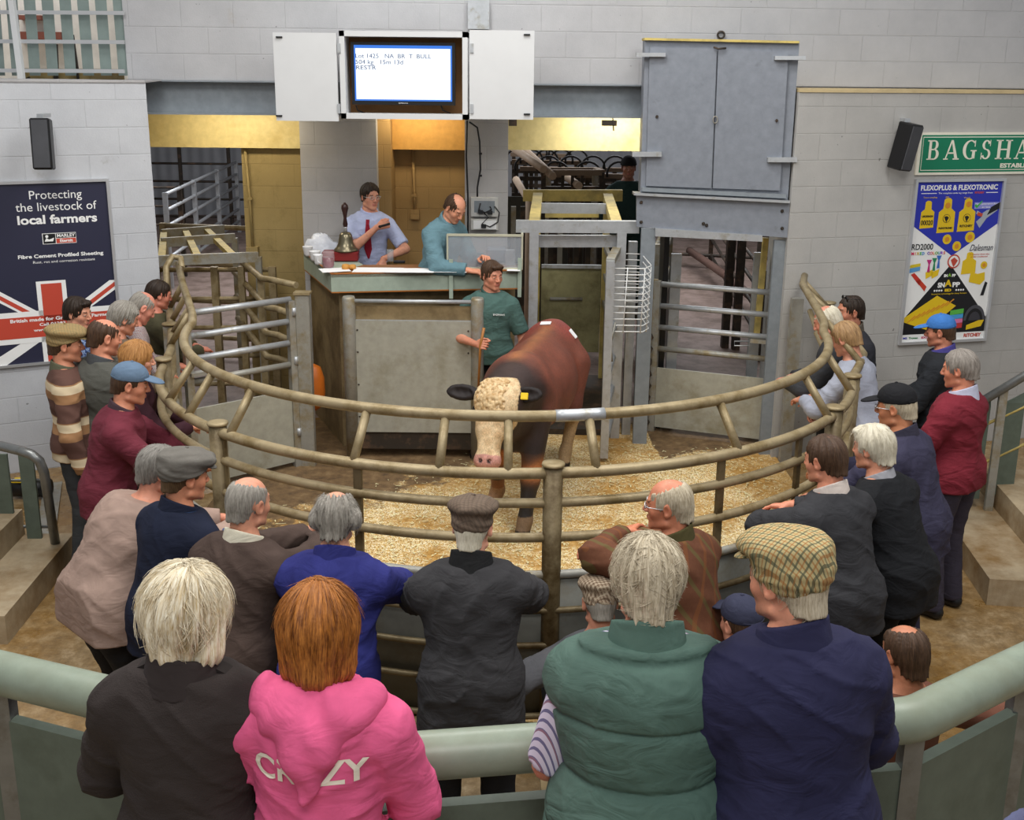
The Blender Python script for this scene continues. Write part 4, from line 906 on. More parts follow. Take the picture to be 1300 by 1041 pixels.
# ================================================================== opening top left: gallery railing and wall behind
gy = 10.02; gal_ = plain('grey_green_board', '7c8a86', .5)
gb = thing('gallery_railing', 'white flat-bar gallery railing with green boards in the top left opening', 'railing', AY(80, 105, gy))
for py in (15, 52, 89): MB().bar(AY(-60, py, gy), AY(158, py+1.5, gy), .02, .032).build('rail', M['alu'], gb, world=True)
MB().bar(AY(29, 112, gy-.03), AY(11, -30, gy-.03), .05, .05).build('post', M['white'], gb, world=True)
for k in range(9):
    x = 2+22.6*k-38; MB().hexa([AY(x+6, 96, gy+.06), AY(x+20, 96, gy+.06), AY(x+20, 96, gy+.08), AY(x+6, 96, gy+.08), AY(x-4, -25, gy+.06), AY(x+11, -25, gy+.06), AY(x+11, -25, gy+.08), AY(x-4, -25, gy+.08)]).build('board', gal_, gb, world=True)
for lb, pts, w, m in (('dark stanchion behind the gallery railing, nearest the wall edge', ((92, 44), (101, 110)), .02, 'darksteel'), ('dark stanchion behind the gallery railing, next to the white post', ((36, 98), (43, 112)), .04, 'darksteel'), ('long dark stanchion behind the middle of gallery railing', ((70, 56), (72, 110)), .04, 'darksteel')):
    q = MB(at=AY(*pts[0], 10.6)); q.bar(AY(*pts[1], 10.35), AY(*pts[0], 10.35), w, .03); tag(q.build('stanchion', M[m]), lb, 'post')
q = MB(at=AY(45, 45, 12.2)); face(q, 20, 40, 78, 50, 12.2, .15); face(q, 20, 19, 52, 25, 12.2, .15); tag(q.build('brick_red_ledge', plain('brick_red', '7a4538', .7)), 'reddish brown beams behind the gallery railing', 'beam')
# ================================================================== the hall behind: hurdles and race
def hurdle(label, A_, B_, n, h, m, r=.022, posts=2, cat='hurdle', z0=.25, group=None):
    A_ = Vector(A_); B_ = Vector(B_); t = thing('hurdle', label, cat, (A_.x, A_.y, 0), 0, group)
    for i in range(n):
        z = z0+(h-z0)*i/(n-1); MB().tube([A_+Vector((0, 0, z)), B_+Vector((0, 0, z))], r, 8).build('rail', m, t, world=True)
    for k in range(posts):
        p = A_+(B_-A_)*k/(posts-1); MB().box(p+Vector((0, 0, h/2)), (.07, .07, h+.06)).build('post', m, t, world=True)
    return t
hc = M['galvclean']
hurdle('six-rail galvanised hurdle climbing away behind the left opening', (-5.5, 17.5, 0), (-5.97, 24.0, 0), 6, 1.5, hc, .03, 4)
hurdle('dark hurdle crossing the hall far behind the left opening', (-9.5, 24.6, 0), (-5.2, 24.6, 0), 5, 1.8, M['darksteel'], .025, 5)
hurdle('dark hurdle standing across the hall beyond the pen, left opening', (-8.5, 18.6, 0), (-5.6, 18.6, 0), 5, 1.5, M['darksteel'], .02, 4)
hurdle('low brown hurdle just beyond the left opening', (-4.2, 13.2, 0), (-3.0, 13.0, 0), 4, 1.6, M['rail'], .03, 2)
hurdle('brown rails seen through left ring gate', (-3.6, 11.0, 0), (-2.45, 11.1, 0), 5, 1.45, M['rail'], .025, 3)
# overhead ladder frame at the left
lf = thing('race_ladder', 'dusty galvanised overhead frame of slanting bars in the left opening', 'frame', (-3, 11.8, 0))
A1, A2 = AZ(200, 331, 1.6), AZ(328, 326, 1.6); B1, B2 = AZ(205, 308, 1.62), AZ(298, 302, 1.62); C1, C2 = AZ(205, 297, 1.62), AZ(284, 291, 1.62)
for a, b in ((A1, A2), (B1, B2), (C1, C2)): MB().bar(a, b, .05, .10).build('cross_beam', M['galv'], lf, world=True)
for s_ in (.04, .40, .76): MB().bar(A1+(A2-A1)*s_, C1+(C2-C1)*(s_*.95), .07, .05).build('slanting_bar', M['yellow'], lf, world=True)
MB().bar(A2, A2-Vector((0, 0, 1.55)), .06).build('leg', M['galv'], lf, world=True); MB().bar(B2, B2-Vector((0, 0, 1.55)), .06).build('leg', M['galv'], lf, world=True)
# bent tubes of the left race going to the gate post
lr = thing('race_rail', 'four bent dusty tubes running back from the left gate post', 'rail', (-2, 10, 0))
for i, (pa, pb, pc_) in enumerate((((295, 322), (338, 355), (376, 362)), ((297, 345), (345, 392), (372, 400)), ((300, 376), (345, 425), (372, 434)), ((302, 404), (345, 455), (372, 462)))):
    za = 1.52-.2*i; MB().tube([AZ(*pa, za), AZ(*pb, za)+Vector((-.05, .05, 0)), AZ(*pb, za)+Vector((.05, .0, 0)), AZ(*pc_, za)], .03, 10).build('tube', M['rail'], lr, world=True)
for px in (306, 331): a = AZ(px, 338 if px < 320 else 352, 1.5); MB().bar(a, (a.x, a.y, 0), .06).build('post', M['rail'], lr, world=True)
# cattle race with hoops seen through the middle opening
for k, (px0, px1, py, Y) in enumerate(((650, 745, 205, 17.0), (648, 720, 196, 18.5), (660, 800, 214, 16.2), (700, 800, 222, 15.2))):
    t = thing('race_section', ['dusty race top rails with hoops behind the middle opening, higher row', 'furthest dusty race rails under the right lintel', 'dusty race rails stretching behind the weigh crate', 'nearest brown race rails beside the capped man'][k], 'cattle race', AY(px0, py, Y))
    for dz in (0, .14, .5, .9): a = AY(px0, py, Y); b = AY(px1, py+2, Y); MB().bar(a-Vector((0, 0, dz)), b-Vector((0, 0, dz)), .07, .06).build('rail', M['darksteel'] if dz else plain('dusty_brown', '7d6a58', .7), t, world=True)
    n_ = 5
    for i in range(n_):
        a = AY(px0+(px1-px0)*(i+.3)/n_, py, Y); MB().bar((a.x, Y, 0), (a.x, Y, a.z), .06).build('post', M['darksteel'], t, world=True)
        if i % 2 == 0 or k in (0, 2): MB().tube([Vector((a.x+.17*cos(q), Y-.05, a.z+.16*sin(q)+.02)) for q in np.linspace(-.3, pi+.3, 12)], .016, 6).build('hoop', M['dark'], t, world=True)
# dark framed box above the crate
t = thing('crush_head', 'dark brown steel box frame standing behind the weigh crate', 'frame', AY(725, 240, 14.2))
a, b = AY(690, 219, 14.2), AY(764, 219, 14.2); a2, b2 = AY(696, 216, 15), AY(756, 216, 15)
for p, q_ in ((a, b), (a2, b2), (a, a2), (b, b2)): MB().bar(p, q_, .08, .07).build('beam', plain('dusty_brown', '7d6a58', .7), t, world=True)
for p in (a, b, (a*2+b)/3, (a+b*2)/3, (a+b)/2): MB().bar(p, (p[0], p[1], 0), .06 if p in (a, b) else .04).build('post', M['darksteel'], t, world=True)
for p in (a2, b2): MB().bar(p, (p[0], p[1], 0), .08).build('post', M['galv'], t, world=True)
MB().bar(AY(690, 240, 14.2), AY(764, 240, 14.2), .08, .07).build('beam', M['darksteel'], t, world=True)
for k, (p, q_) in enumerate((((668, 192), (702, 224)), ((652, 188), (690, 215)), ((655, 228), (672, 256)), ((718, 224), (735, 236)))):
    m_ = MB(at=AY(*p, 15)); m_.tube([AY(*p, 15), AY(*q_, 14)]+([(AY(*q_, 14).x, 14, 0)] if k == 2 else []), .05, 8); tag(m_.build('slanting_tube', plain('dusty_tube', 'b29c86', .6)), ['pale slanting tube under the right lintel, leftmost and topmost', 'thin slanting tube against the right pillar top', 'pale slanting tube beside right pillar at socket box height', 'short pale tube seen through the dark frame'][k], 'tube')
for k, px in enumerate((652, 664, 700, 712, 733, 748)):
    m_ = MB(at=AY(px, 270, 13.4)); a = AY(px, 262, 13.4); m_.box((a.x, 13.4, a.z/2), (.06, .06, a.z)); tag(m_.build('upright', M['darksteel'] if k % 3 else M['galv']), 'dark upright of the race behind the weigh crate', 'post', 'uprights behind the weigh crate')
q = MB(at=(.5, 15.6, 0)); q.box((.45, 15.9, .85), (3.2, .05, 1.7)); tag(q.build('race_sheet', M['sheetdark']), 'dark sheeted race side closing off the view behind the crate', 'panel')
# passage under the girder
hurdle('brown diagonal hurdle at the right of the passage floor', (3.05, 13.2, 0), (3.6, 20, 0), 4, 1.1, M['darksteel'], .025, 3)
hurdle('rust-coloured rails crossing the end of passage', (1.2, 20.5, 0), (6, 19.2, 0), 4, 1.5, M['darksteel'], .03, 4)
hurdle('slanting rails of the race at the left of the passage', (1.42, 10.9, 0), (2.02, 14.2, 0), 5, 1.75, M['galv'], .025, 3)
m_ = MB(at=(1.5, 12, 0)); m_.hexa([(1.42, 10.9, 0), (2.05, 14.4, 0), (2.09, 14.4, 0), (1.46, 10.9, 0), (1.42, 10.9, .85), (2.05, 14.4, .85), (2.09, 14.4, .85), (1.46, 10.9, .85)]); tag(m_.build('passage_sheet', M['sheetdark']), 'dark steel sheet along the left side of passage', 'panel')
for k, px in enumerate((932, 942)):
    a = AZ(px, 352+3*k, 0); a = Vector((2.75+.12*k, 13.9-.1*k, 0)); m_ = MB(at=a); m_.box(a+Vector((0, 0, .9)), (.09, .12, 1.8)); tag(m_.build('steel_post', M['darksteel']), ['dark brown post in the passage, left of the pair', 'dark brown post in the passage, right of the pair'][k], 'post')
m_ = MB(at=(2.3, 13, 0)); a = AZ(880, 310, .5); m_.tube([AZ(875, 318, .3), AZ(925, 352, .3), AZ(955, 378, .3)], .065, 10); tag(m_.build('curb_tube', plain('dusty_red_tube', '6a5046', .7)), 'thick dusty reddish tube lying along passage floor', 'tube')
# ================================================================== soft bodies: distance fields turned into one skin
F32 = np.float32
class Fld:
    def __init__(s, lo, hi, h):
        s.lo = np.array(lo, float); s.h = h; s.n = (np.ceil((np.array(hi)-s.lo)/h)+1).astype(int)
        s.v = np.full(s.n, .15, F32); s.ax = [(s.lo[i]+h*np.arange(s.n[i])).astype(F32) for i in range(3)]
    def sub(s, lo, hi):
        a = [max(0, int((lo[i]-s.lo[i])/s.h)) for i in range(3)]; b = [min(int(s.n[i]), int((hi[i]-s.lo[i])/s.h)+2) for i in range(3)]
        if any(a[i] >= b[i] for i in range(3)): return None
        sl = tuple(slice(a[i], b[i]) for i in range(3))
        return sl, s.ax[0][sl[0]][:, None, None], s.ax[1][sl[1]][None, :, None], s.ax[2][sl[2]][None, None, :]
    def put(s, sl, d, k, op):
        v = s.v[sl]
        if op == 's':
            h = np.clip(.5-.5*(v+d)/k, 0, 1); s.v[sl] = v*(1-h)-d*h+k*h*(1-h)
        else:
            h = np.clip(.5+.5*(v-d)/k, 0, 1); s.v[sl] = v*(1-h)+d*h-k*h*(1-h)
    def cone(s, a, b, ra, rb, k=.02, op='u'):
        a = np.array(a, float); b = np.array(b, float); m = max(ra, rb)+k+2*s.h
        r = s.sub(np.minimum(a, b)-m, np.maximum(a, b)+m)
        if r is None: return
        sl, X, Y, Z = r; d = b-a; L2 = max(float(d @ d), 1e-9); x = X-F32(a[0]); y = Y-F32(a[1]); z = Z-F32(a[2])
        t = np.clip((x*F32(d[0])+y*F32(d[1])+z*F32(d[2]))/F32(L2), 0, 1)
        q = np.sqrt((x-t*F32(d[0]))**2+(y-t*F32(d[1]))**2+(z-t*F32(d[2]))**2)-(F32(ra)+F32(rb-ra)*t)
        s.put(sl, q, k, op)
    def ell(s, c, r, k=.02, R=None, op='u'):
        c = np.array(c, float); r = np.array(r, float); m = (r if R is None else np.full(3, r.max()))+k+2*s.h
        q = s.sub(c-m, c+m)
        if q is None: return
        sl, X, Y, Z = q; x = X-F32(c[0]); y = Y-F32(c[1]); z = Z-F32(c[2])
        if R is not None:
            R = np.array(R, float); x, y, z = [F32(R[0, i])*x+F32(R[1, i])*y+F32(R[2, i])*z for i in range(3)]
        k0 = np.sqrt((x/F32(r[0]))**2+(y/F32(r[1]))**2+(z/F32(r[2]))**2); k1 = np.sqrt((x/F32(r[0]**2))**2+(y/F32(r[1]**2))**2+(z/F32(r[2]**2))**2)+F32(1e-6)
        s.put(sl, k0*(k0-1)/k1, k, op)
    def plane(s, p, n, keep='below'):   # keep the side the normal points away from
        n = np.array(n, float); n /= np.linalg.norm(n); p = np.array(p, float)
        d = s.ax[0][:, None, None]*F32(n[0])+s.ax[1][None, :, None]*F32(n[1])+s.ax[2][None, None, :]*F32(n[2])-F32(n @ p)
        s.v = np.maximum(s.v, d)
    def add(s, fn): s.v = s.v+fn(s.ax[0][:, None, None], s.ax[1][None, :, None], s.ax[2][None, None, :]).astype(F32)
    def prims(s, P, inf=0, only=None):
        for p in P:
            if p[0] == 'c': s.cone(p[1], p[2], p[3]+inf, p[4]+inf, p[5])
            elif p[0] == 'e': s.ell(p[1], np.array(p[2])+inf, p[3], p[4] if len(p) > 4 else None)
            elif p[0] == 'sc': s.cone(p[1], p[2], p[3], p[4], p[5], 's')
            elif p[0] == 'se': s.ell(p[1], p[2], p[3], p[4] if len(p) > 4 else None, 's')
    def mesh(s):
        v = s.v; v = np.pad(v, 1, constant_values=.15); lo = s.lo-s.h
        g = v < 0; n = np.array(v.shape)-1
        cnt = np.zeros(n, np.int8)
        for i in (0, 1):
            for j in (0, 1):
                for k in (0, 1): cnt += g[i:n[0]+i, j:n[1]+j, k:n[2]+k]
        m = (cnt > 0) & (cnt < 8); I = np.argwhere(m)
        if len(I) == 0: return np.zeros((0, 3)), np.zeros((0, 4), int)
        vid = np.full(n, -1, np.int32); vid[m] = np.arange(len(I), dtype=np.int32)
        off = np.array([(i, j, k) for i in (0, 1) for j in (0, 1) for k in (0, 1)])
        cv = np.stack([v[I[:, 0]+o[0], I[:, 1]+o[1], I[:, 2]+o[2]] for o in off], 1)
        P = np.zeros((len(I), 3)); C = np.zeros(len(I))
        for a in range(8):
            for b in range(a+1, 8):
                if abs(off[a]-off[b]).sum() != 1: continue
                x = (cv[:, a] < 0) != (cv[:, b] < 0); t = np.where(x, cv[:, a]/np.where(x, cv[:, a]-cv[:, b], 1), 0)
                P += np.where(x[:, None], off[a]+(off[b]-off[a])*t[:, None], 0); C += x
        P = (I+P/C[:, None])*s.h+lo
        Q = []
        for ax in range(3):
            u, w = (ax+1) % 3, (ax+2) % 3
            sl0 = [slice(None)]*3; sl1 = [slice(None)]*3; sl0[ax] = slice(0, -1); sl1[ax] = slice(1, None)
            a, b = g[tuple(sl0)], g[tuple(sl1)]; E = np.argwhere(a != b)
            E = E[(E[:, u] > 0) & (E[:, w] > 0) & (E[:, u] < n[u]) & (E[:, w] < n[w])]
            ins = a[E[:, 0], E[:, 1], E[:, 2]]
            def cell(du, dw):
                c = E.copy(); c[:, u] += du; c[:, w] += dw; return vid[c[:, 0], c[:, 1], c[:, 2]]
            q = np.stack([cell(-1, -1), cell(0, -1), cell(0, 0), cell(-1, 0)], 1); q[~ins] = q[~ins][:, ::-1]; Q.append(q)
        return P, np.concatenate(Q)
def mk(name, VQ, m, parent=None, M4=None, attr=None, loc=None):
    """link vertices and quads as one smooth mesh object"""
    V, Q = VQ; me = bpy.data.meshes.new(name); nv, nf = len(V), len(Q)
    me.vertices.add(nv); me.vertices.foreach_set('co', np.asarray(V, F32).ravel())
    me.loops.add(nf*4); me.loops.foreach_set('vertex_index', np.asarray(Q, np.int32).ravel())
    me.polygons.add(nf); me.polygons.foreach_set('loop_start', np.arange(0, nf*4, 4, dtype=np.int32)); me.polygons.foreach_set('loop_total', np.full(nf, 4, np.int32))
    me.polygons.foreach_set('use_smooth', np.ones(nf, bool)); me.update(calc_edges=True); me.validate()
    if attr is not None:
        a = me.color_attributes.new('coat', 'FLOAT_COLOR', 'POINT'); c = np.ones((nv, 4), F32); c[:, :3] = attr; a.data.foreach_set('color', c.ravel())
    me.materials.append(m); o = bpy.data.objects.new(name, me); COL.objects.link(o)
    if parent: o.parent = parent
    if M4 is not None: o.matrix_basis = M4
    return o
def join(a, b):
    return (np.concatenate([a[0], b[0]]), np.concatenate([a[1], np.asarray(b[1])+len(a[0])]))
def lin(c): return np.array(srgb(c)[:3])
def skinmat():
    m = NT('skin'); a = m.n('ShaderNodeAttribute', attribute_name='coat').outputs['Color']
    m.base(m.mix(1.0, a, m.ramp(m.noise(38, 4), [(.3, (.88, .86, .86)), (.7, (1.08, 1.06, 1.05))]), 'MULTIPLY')); m.rough(.48)
    m.b.inputs['Subsurface Weight'].default_value = .08; m.b.inputs['Subsurface Radius'].default_value = (.02, .008, .005)
    m.b.inputs['Specular IOR Level'].default_value = .35; m.bump(m.noise(260, 3), .12, .002); return m.m
M['skin'] = skinmat()
def hairmat(name, c1, c2, rough=.5):
    m = NT(name); xyz = m.n('ShaderNodeSeparateXYZ', i_0=m.co())
    an = m.math('ARCTAN2', xyz.outputs[0], xyz.outputs[1]); r = m.math('MULTIPLY', an, 7.0)
    v = m.n('ShaderNodeCombineXYZ', i_0=m.math('SINE', an), i_1=m.math('COSINE', an), i_2=m.math('MULTIPLY', xyz.outputs[2], .9)).outputs[0]
    f = m.noise(26, 4, .7, v); m.base(m.ramp(f, [(.3, srgb(c1)), (.68, srgb(c2))])); m.rough(rough); m.b.inputs['Specular IOR Level'].default_value = .3
    m.bump(f, .5, .006); return m.m
def fabric(name, col, rough=.85, var=.1, weave=900, bst=.15, sheen=.0, fold=.25):
    m = NT(name); c = srgb(col)
    m.base(m.ramp(m.noise(11, 5), [(.3, k4(c, 1-var)), (.7, k4(c, 1+var))])); m.rough(rough); m.b.inputs['Specular IOR Level'].default_value = .2
    h = m.math('MULTIPLY_ADD', m.noise(weave, 2), .25*bst/.15, m.math('MULTIPLY', m.noise(7, 3, .45, m.co(scale=(1, 1, 2.0)), 1.6), 2.8))
    m.bump(h, fold, .015); return m.m
def pattern(name, kind, cols, sc=1, rough=.85):
    m = NT(name); x = m.n('ShaderNodeSeparateXYZ', i_0=m.co()); X, Y, Z = x.outputs
    def band(ax, f, w, ph=0): return m.math('LESS_THAN', m.math('FRACT', m.math('MULTIPLY_ADD', ax, f, ph)), w)
    if kind == 'tweed':
        b = m.mix(m.noise(90*sc, 3), srgb(cols[0]), srgb(cols[1])); q = m.math('ADD', X, m.math('MULTIPLY', Z, .45)); w = m.math('ADD', m.math('MULTIPLY', Y, 1), m.math('MULTIPLY', Z, .35))
        for ax in (q, w):
            b = m.mix(m.math('MULTIPLY', band(ax, 58*sc, .20), .75), b, srgb(cols[2])); b = m.mix(m.math('MULTIPLY', band(ax, 58*sc, .16, .5), .6), b, srgb(cols[3]))
    elif kind == 'stripeh':
        b = m.mix(band(Z, sc, .5), srgb(cols[0]), srgb(cols[1])); b = m.mix(band(Z, sc, .22, .25), b, srgb(cols[2]))
    elif kind == 'stripev':
        an = m.math('ADD', m.math('MULTIPLY', Y, .8), m.math('ADD', X, m.math('MULTIPLY', Z, .35))); b = m.mix(band(an, sc, .35), srgb(cols[0]), srgb(cols[1])); b = m.mix(band(an, sc/3, .08), b, srgb(cols[2]))
    elif kind == 'argyle':
        p = m.math('ADD', X, m.math('MULTIPLY', Z, .5)); q = m.math('SUBTRACT', X, m.math('MULTIPLY', Z, .5))
        b = m.mix(m.noise(60, 4), srgb(cols[0]), srgb(cols[1])); b = m.mix(m.math('MULTIPLY', band(p, sc, .18), .55), b, srgb(cols[2])); b = m.mix(m.math('MULTIPLY', band(q, sc, .18), .55), b, srgb(cols[3]))
    elif kind == 'blotch':
        b = m.ramp(m.noise(sc, 2), [(.42, srgb(cols[0])), (.5, srgb(cols[1])), (.6, srgb(cols[2]))])
    m.base(b); m.rough(rough); m.b.inputs['Specular IOR Level'].default_value = .2; m.bump(m.noise(500, 2), .2, .003); return m.m
WH = plain('eye_white', 'e6e2dc', .2, bst=0); IR = plain('eye_iris', '2c2018', .2, bst=0)
def nrm(v): v = np.array(v, float); return v/np.linalg.norm(v)
def rotm(ax, a): return np.array(Matrix.Rotation(a, 3, ax))
def frame3(x, z):
    x = nrm(x); z = np.array(z, float); z = nrm(z-x*(z @ x)); y = np.cross(z, x); return np.stack([x, y, z], 1)
# ------------------------------------------------------------------ hand
def hand_prims(W, R, side, curl=.6, spread=1.0, thumb=.5, sc=1.0, point=False):
    """W wrist, R columns = along fingers, across, back of hand; side +1 thumb towards +across"""
    P = []; g = lambda x, y, z: W+R @ (np.array([x, y, z])*sc)
    k = .012*sc
    P.append(('c', g(-.02, 0, 0), g(.015, 0, 0), .024*sc, .024*sc, .01))
    for i, y in enumerate((-.030, -.010, .010, .030)):
        P.append(('c', g(.012, y*.6, 0), g(.083-.004*(i == 0), y, .002), .0125*sc, .0115*sc, k))
    P.append(('e', g(.05, 0, -.004), (.045*sc, .036*sc, .013*sc), .01, R))
    ln = (.060, .074, .080, .070); base = (-.030, -.010, .010, .030)
    for i in range(4):
        y = base[i]; a0 = 0; p = np.array([.085, y, .002]); L = ln[i]; jit = (.12, 0, .05, -.05)[i]
        cr = curl+jit if not (point and i == 3) else .1
        for seg, (f, ang) in enumerate(((.45, .85), (.31, 1.05), (.24, .7))):
            a0 += ang*cr; d = np.array([cos(a0), y*spread*2.2*(1-cr*.5), -sin(a0)]); d /= np.linalg.norm(d); q = p+d*L*f
            r = (.0092, .0084, .0076, .0066); P.append(('c', g(*p), g(*q), r[seg]*sc, r[seg+1]*sc, .0035)); p = q
    t = np.array([.018, .028, -.006]); 
    for seg, (L, dx, dy, dz) in enumerate(((.045, .62, .62-.3*thumb, -.3-.3*thumb), (.034, .85, .25-.5*thumb, -.3-.4*thumb), (.028, .95, -.1-.5*thumb, -.25-.3*thumb))):
        d = nrm([dx, dy, dz]); q = t+d*L; r = (.0135, .011, .0098, .0085); P.append(('c', g(t[0], t[1]*1, t[2]), g(*q), r[seg]*sc, r[seg+1]*sc, .007)); t = q
    return P
def mirror_hand(R, side): # thumb on +across for side>0
    R = R.copy()
    if side < 0: R[:, 1] *= -1
    return R
# ------------------------------------------------------------------ head, in its own frame (y forward, z up, origin between the ears)
def head_prims(fem=0):
    P = [('e', (0, -.012, .028), (.0765, .096, .087), .01), ('e', (0, .022, -.03), (.061, .068, .078), .03), ('e', (0, .036, -.072), (.046, .048, .036), .03),
         ('c', (-.012, .074, -.102), (.012, .074, -.102), .017, .017, .02), ('c', (-.034, .076, .022), (.034, .076, .022), .011, .011, .018),
         ('e', (-.042, .056, -.028), (.02, .02, .02), .025), ('e', (.042, .056, -.028), (.02, .02, .02), .025),
         ('c', (-.055, .0, -.075), (-.03, .05, -.092), .016, .014, .02), ('c', (.055, .0, -.075), (.03, .05, -.092), .016, .014, .02),
         ('se', (-.031, .102, .004), (.017, .016, .011), .012), ('se', (.031, .102, .004), (.017, .016, .011), .012),
         ('e', (-.031, .077, .003), (.0145, .0135, .0125), .003), ('e', (.031, .077, .003), (.0145, .0135, .0125), .003),
         ('c', (0, .088, .012), (0, .107, -.026), .0075, .0115, .010), ('e', (-.011, .098, -.031), (.009, .010, .007), .006), ('e', (.011, .098, -.031), (.009, .010, .007), .006),
         ('c', (-.020, .084, -.0585), (.020, .084, -.0585), .0055, .0055, .006), ('c', (-.017, .085, -.069), (.017, .085, -.069), .0065, .0065, .006), ('c', (0, .094, -.059), (0, .093, -.069), .005, .006, .006)]
    for s in (-1, 1):
        R = rotm('Z', s*-.35) @ rotm('X', -.15)
        P += [('e', (s*.079, -.010, -.004), (.008, .020, .033), .005, R), ('e', (s*.080, -.004, -.028), (.007, .010, .011), .005), ('se', (s*.088, -.004, -.002), (.007, .010, .018), .005, R)]
    return P
def head_color(V, skin, lip='b0655a', brow='4a3626', bald=0, redness=.5, beard=None):
    c = np.tile(lin(skin), (len(V), 1)); x, y, z = V[:, 0], V[:, 1], V[:, 2]
    def blend(m, col):
        nonlocal c
        m = np.clip(m, 0, 1)[:, None]; c = c*(1-m)+lin(col)*m
    red = 'c9684f'
    g = lambda cx, cy, cz, r: np.exp(-((np.abs(x)-cx)**2+(y-cy)**2+(z-cz)**2)/r**2)
    blend(redness*.7*g(.045, .06, -.03, .025), red); blend(redness*.8*g(0, .105, -.028, .016), red); blend(redness*.8*g(.085, -.01, 0, .02), red)
    if bald: blend(bald*.32*np.clip((z-.05)/.05, 0, 1), 'cf8672')
    blend((np.abs(x) < .021)*(y > .08)*(z < -.054)*(z > -.075)*.8, lip)
    blend((np.abs(x) > .016)*(np.abs(x) < .048)*(y > .06)*(z > .018)*(z < .030)*.8, brow)
    e = ((np.abs(x)-.031)/.0115)**2+((z-.002)/.0042)**2 < 1
    blend(e*(y > .07)*1.0, 'ded6cc'); blend((((np.abs(x)-.031)/.006)**2+((z-.002)/.0048)**2 < 1)*(y > .07)*1.0, '2c2019')
    if beard: blend((z < -.04)*(y > .0)*.55, beard)
    return c
HAIRS = {}
def hair_field(kind, h=.005, seed=0):
    f = Fld((-.17, -.20, -.26), (.17, .17, .20), h)
    k = kind['type']; t = kind.get('t', .010)
    if k in ('short', 'ring', 'crop'):
        f.ell((0, -.014, .030), (.0765+t, .096+t, .087+t), .01); f.cone((0, -.058, -.02), (0, -.062, -.03-kind.get('nape', .025)), .052+t*.5, .050+t*.4, .03)
        f.ell((0, .118, -.022), (.090, .078, .108), .012, None, 's')              # face
        for s in (-1, 1): f.ell((s*.088, .072, .030), (.034, .036, .046), .012, None, 's')
        for s in (-1, 1): f.cone((s*.10, .012, -.012), (s*.085, .03, -.10), .026, .04, .008, 's')
        f.plane((0, 0, -.040-kind.get('nape', .025)*.55), (0, .15, -1))
        if k == 'ring': f.ell(kind.get('bc', (0, .045, .118)), kind.get('br', (.069, .118, .072)), .012, None, 's')
        if kind.get('fringe', 0): f.ell((0, .068, .088), (.055, .03, .022), .02)
        if kind.get('puff', 0):
            for s in (-1, 1): f.ell((s*.083, -.03, -.0), (.018+kind['puff'], .05, .045), .02)
    elif k == 'bob':
        L = kind.get('len', .12); w = kind.get('w', 1)
        f.ell((0, -.018, .030), (.098*w, .115, .105), .01); f.cone((-.045*w, -.02, 0), (-.055*w, -.015, -L), .062, .05*w, .04); f.cone((.045*w, -.02, 0), (.055*w, -.015, -L), .062, .05*w, .04); f.cone((0, -.06, 0), (0, -.065, -L), .07, .055, .04)
        f.ell((0, .13, -.05), (.066, .10, .12), .012, None, 's')
    amp = kind.get('amp', .003)
    def st(X, Y, Z):
        a = np.arctan2(X, Y+.0); q = a*kind.get('fr', 19)+seed
        return amp*(np.sin(q+3*np.sin(9*Z+seed)+2*np.sin(5*a))+.6*np.sin(2.3*q+14*Z+2*np.sin(3*a+seed)))+amp*.6*np.sin(X*55+seed)*np.sin(Y*61)*np.sin(Z*38+X*20)
    f.add(st); return f.mesh()
def strands(kind, n, seed, L=.05, lift=.012, r=.0011, msh=None):
    """thin tapered locks over the hair shell, running down and outwards"""
    V, Q = msh; R_ = np.random.RandomState(seed); pick = V[R_.randint(0, len(V), n)]; vs = []; fs = []
    c = np.array([0, -.015, .02])
    for p in pick:
        d = p-c; d /= np.linalg.norm(d)
        if d[2] > .97: dn = R_.normal(size=3)
        else: dn = np.array([0, 0, -1.])+d*d[2]
        dn = nrm(dn-d*(dn @ d))*kind.get('down', 1)+R_.normal(size=3)*kind.get('mess', .3); dn = nrm(dn-d*(dn @ d)); sd = np.cross(d, dn); l = L*R_.uniform(.5, 1.2); lf = lift*R_.uniform(.1, 1.2)
        b = len(vs); q = p-d*.002
        for i in range(4):
            t = i/3; w = r*(1-.85*t)*R_.uniform(.8, 1.4); e = q+dn*l*t+d*(lf*t*(1.6-t)-(l*t)**2/(2*(.13 if d[2] > .0 else .3)))
            vs += [e+sd*w, e+d*w*.8, e-sd*w, e-d*w*.8]
        for i in range(3):
            for k in range(4): fs.append((b+i*4+k, b+i*4+(k+1) % 4, b+(i+1)*4+(k+1) % 4, b+(i+1)*4+k))
    return (np.array(vs), np.array(fs))
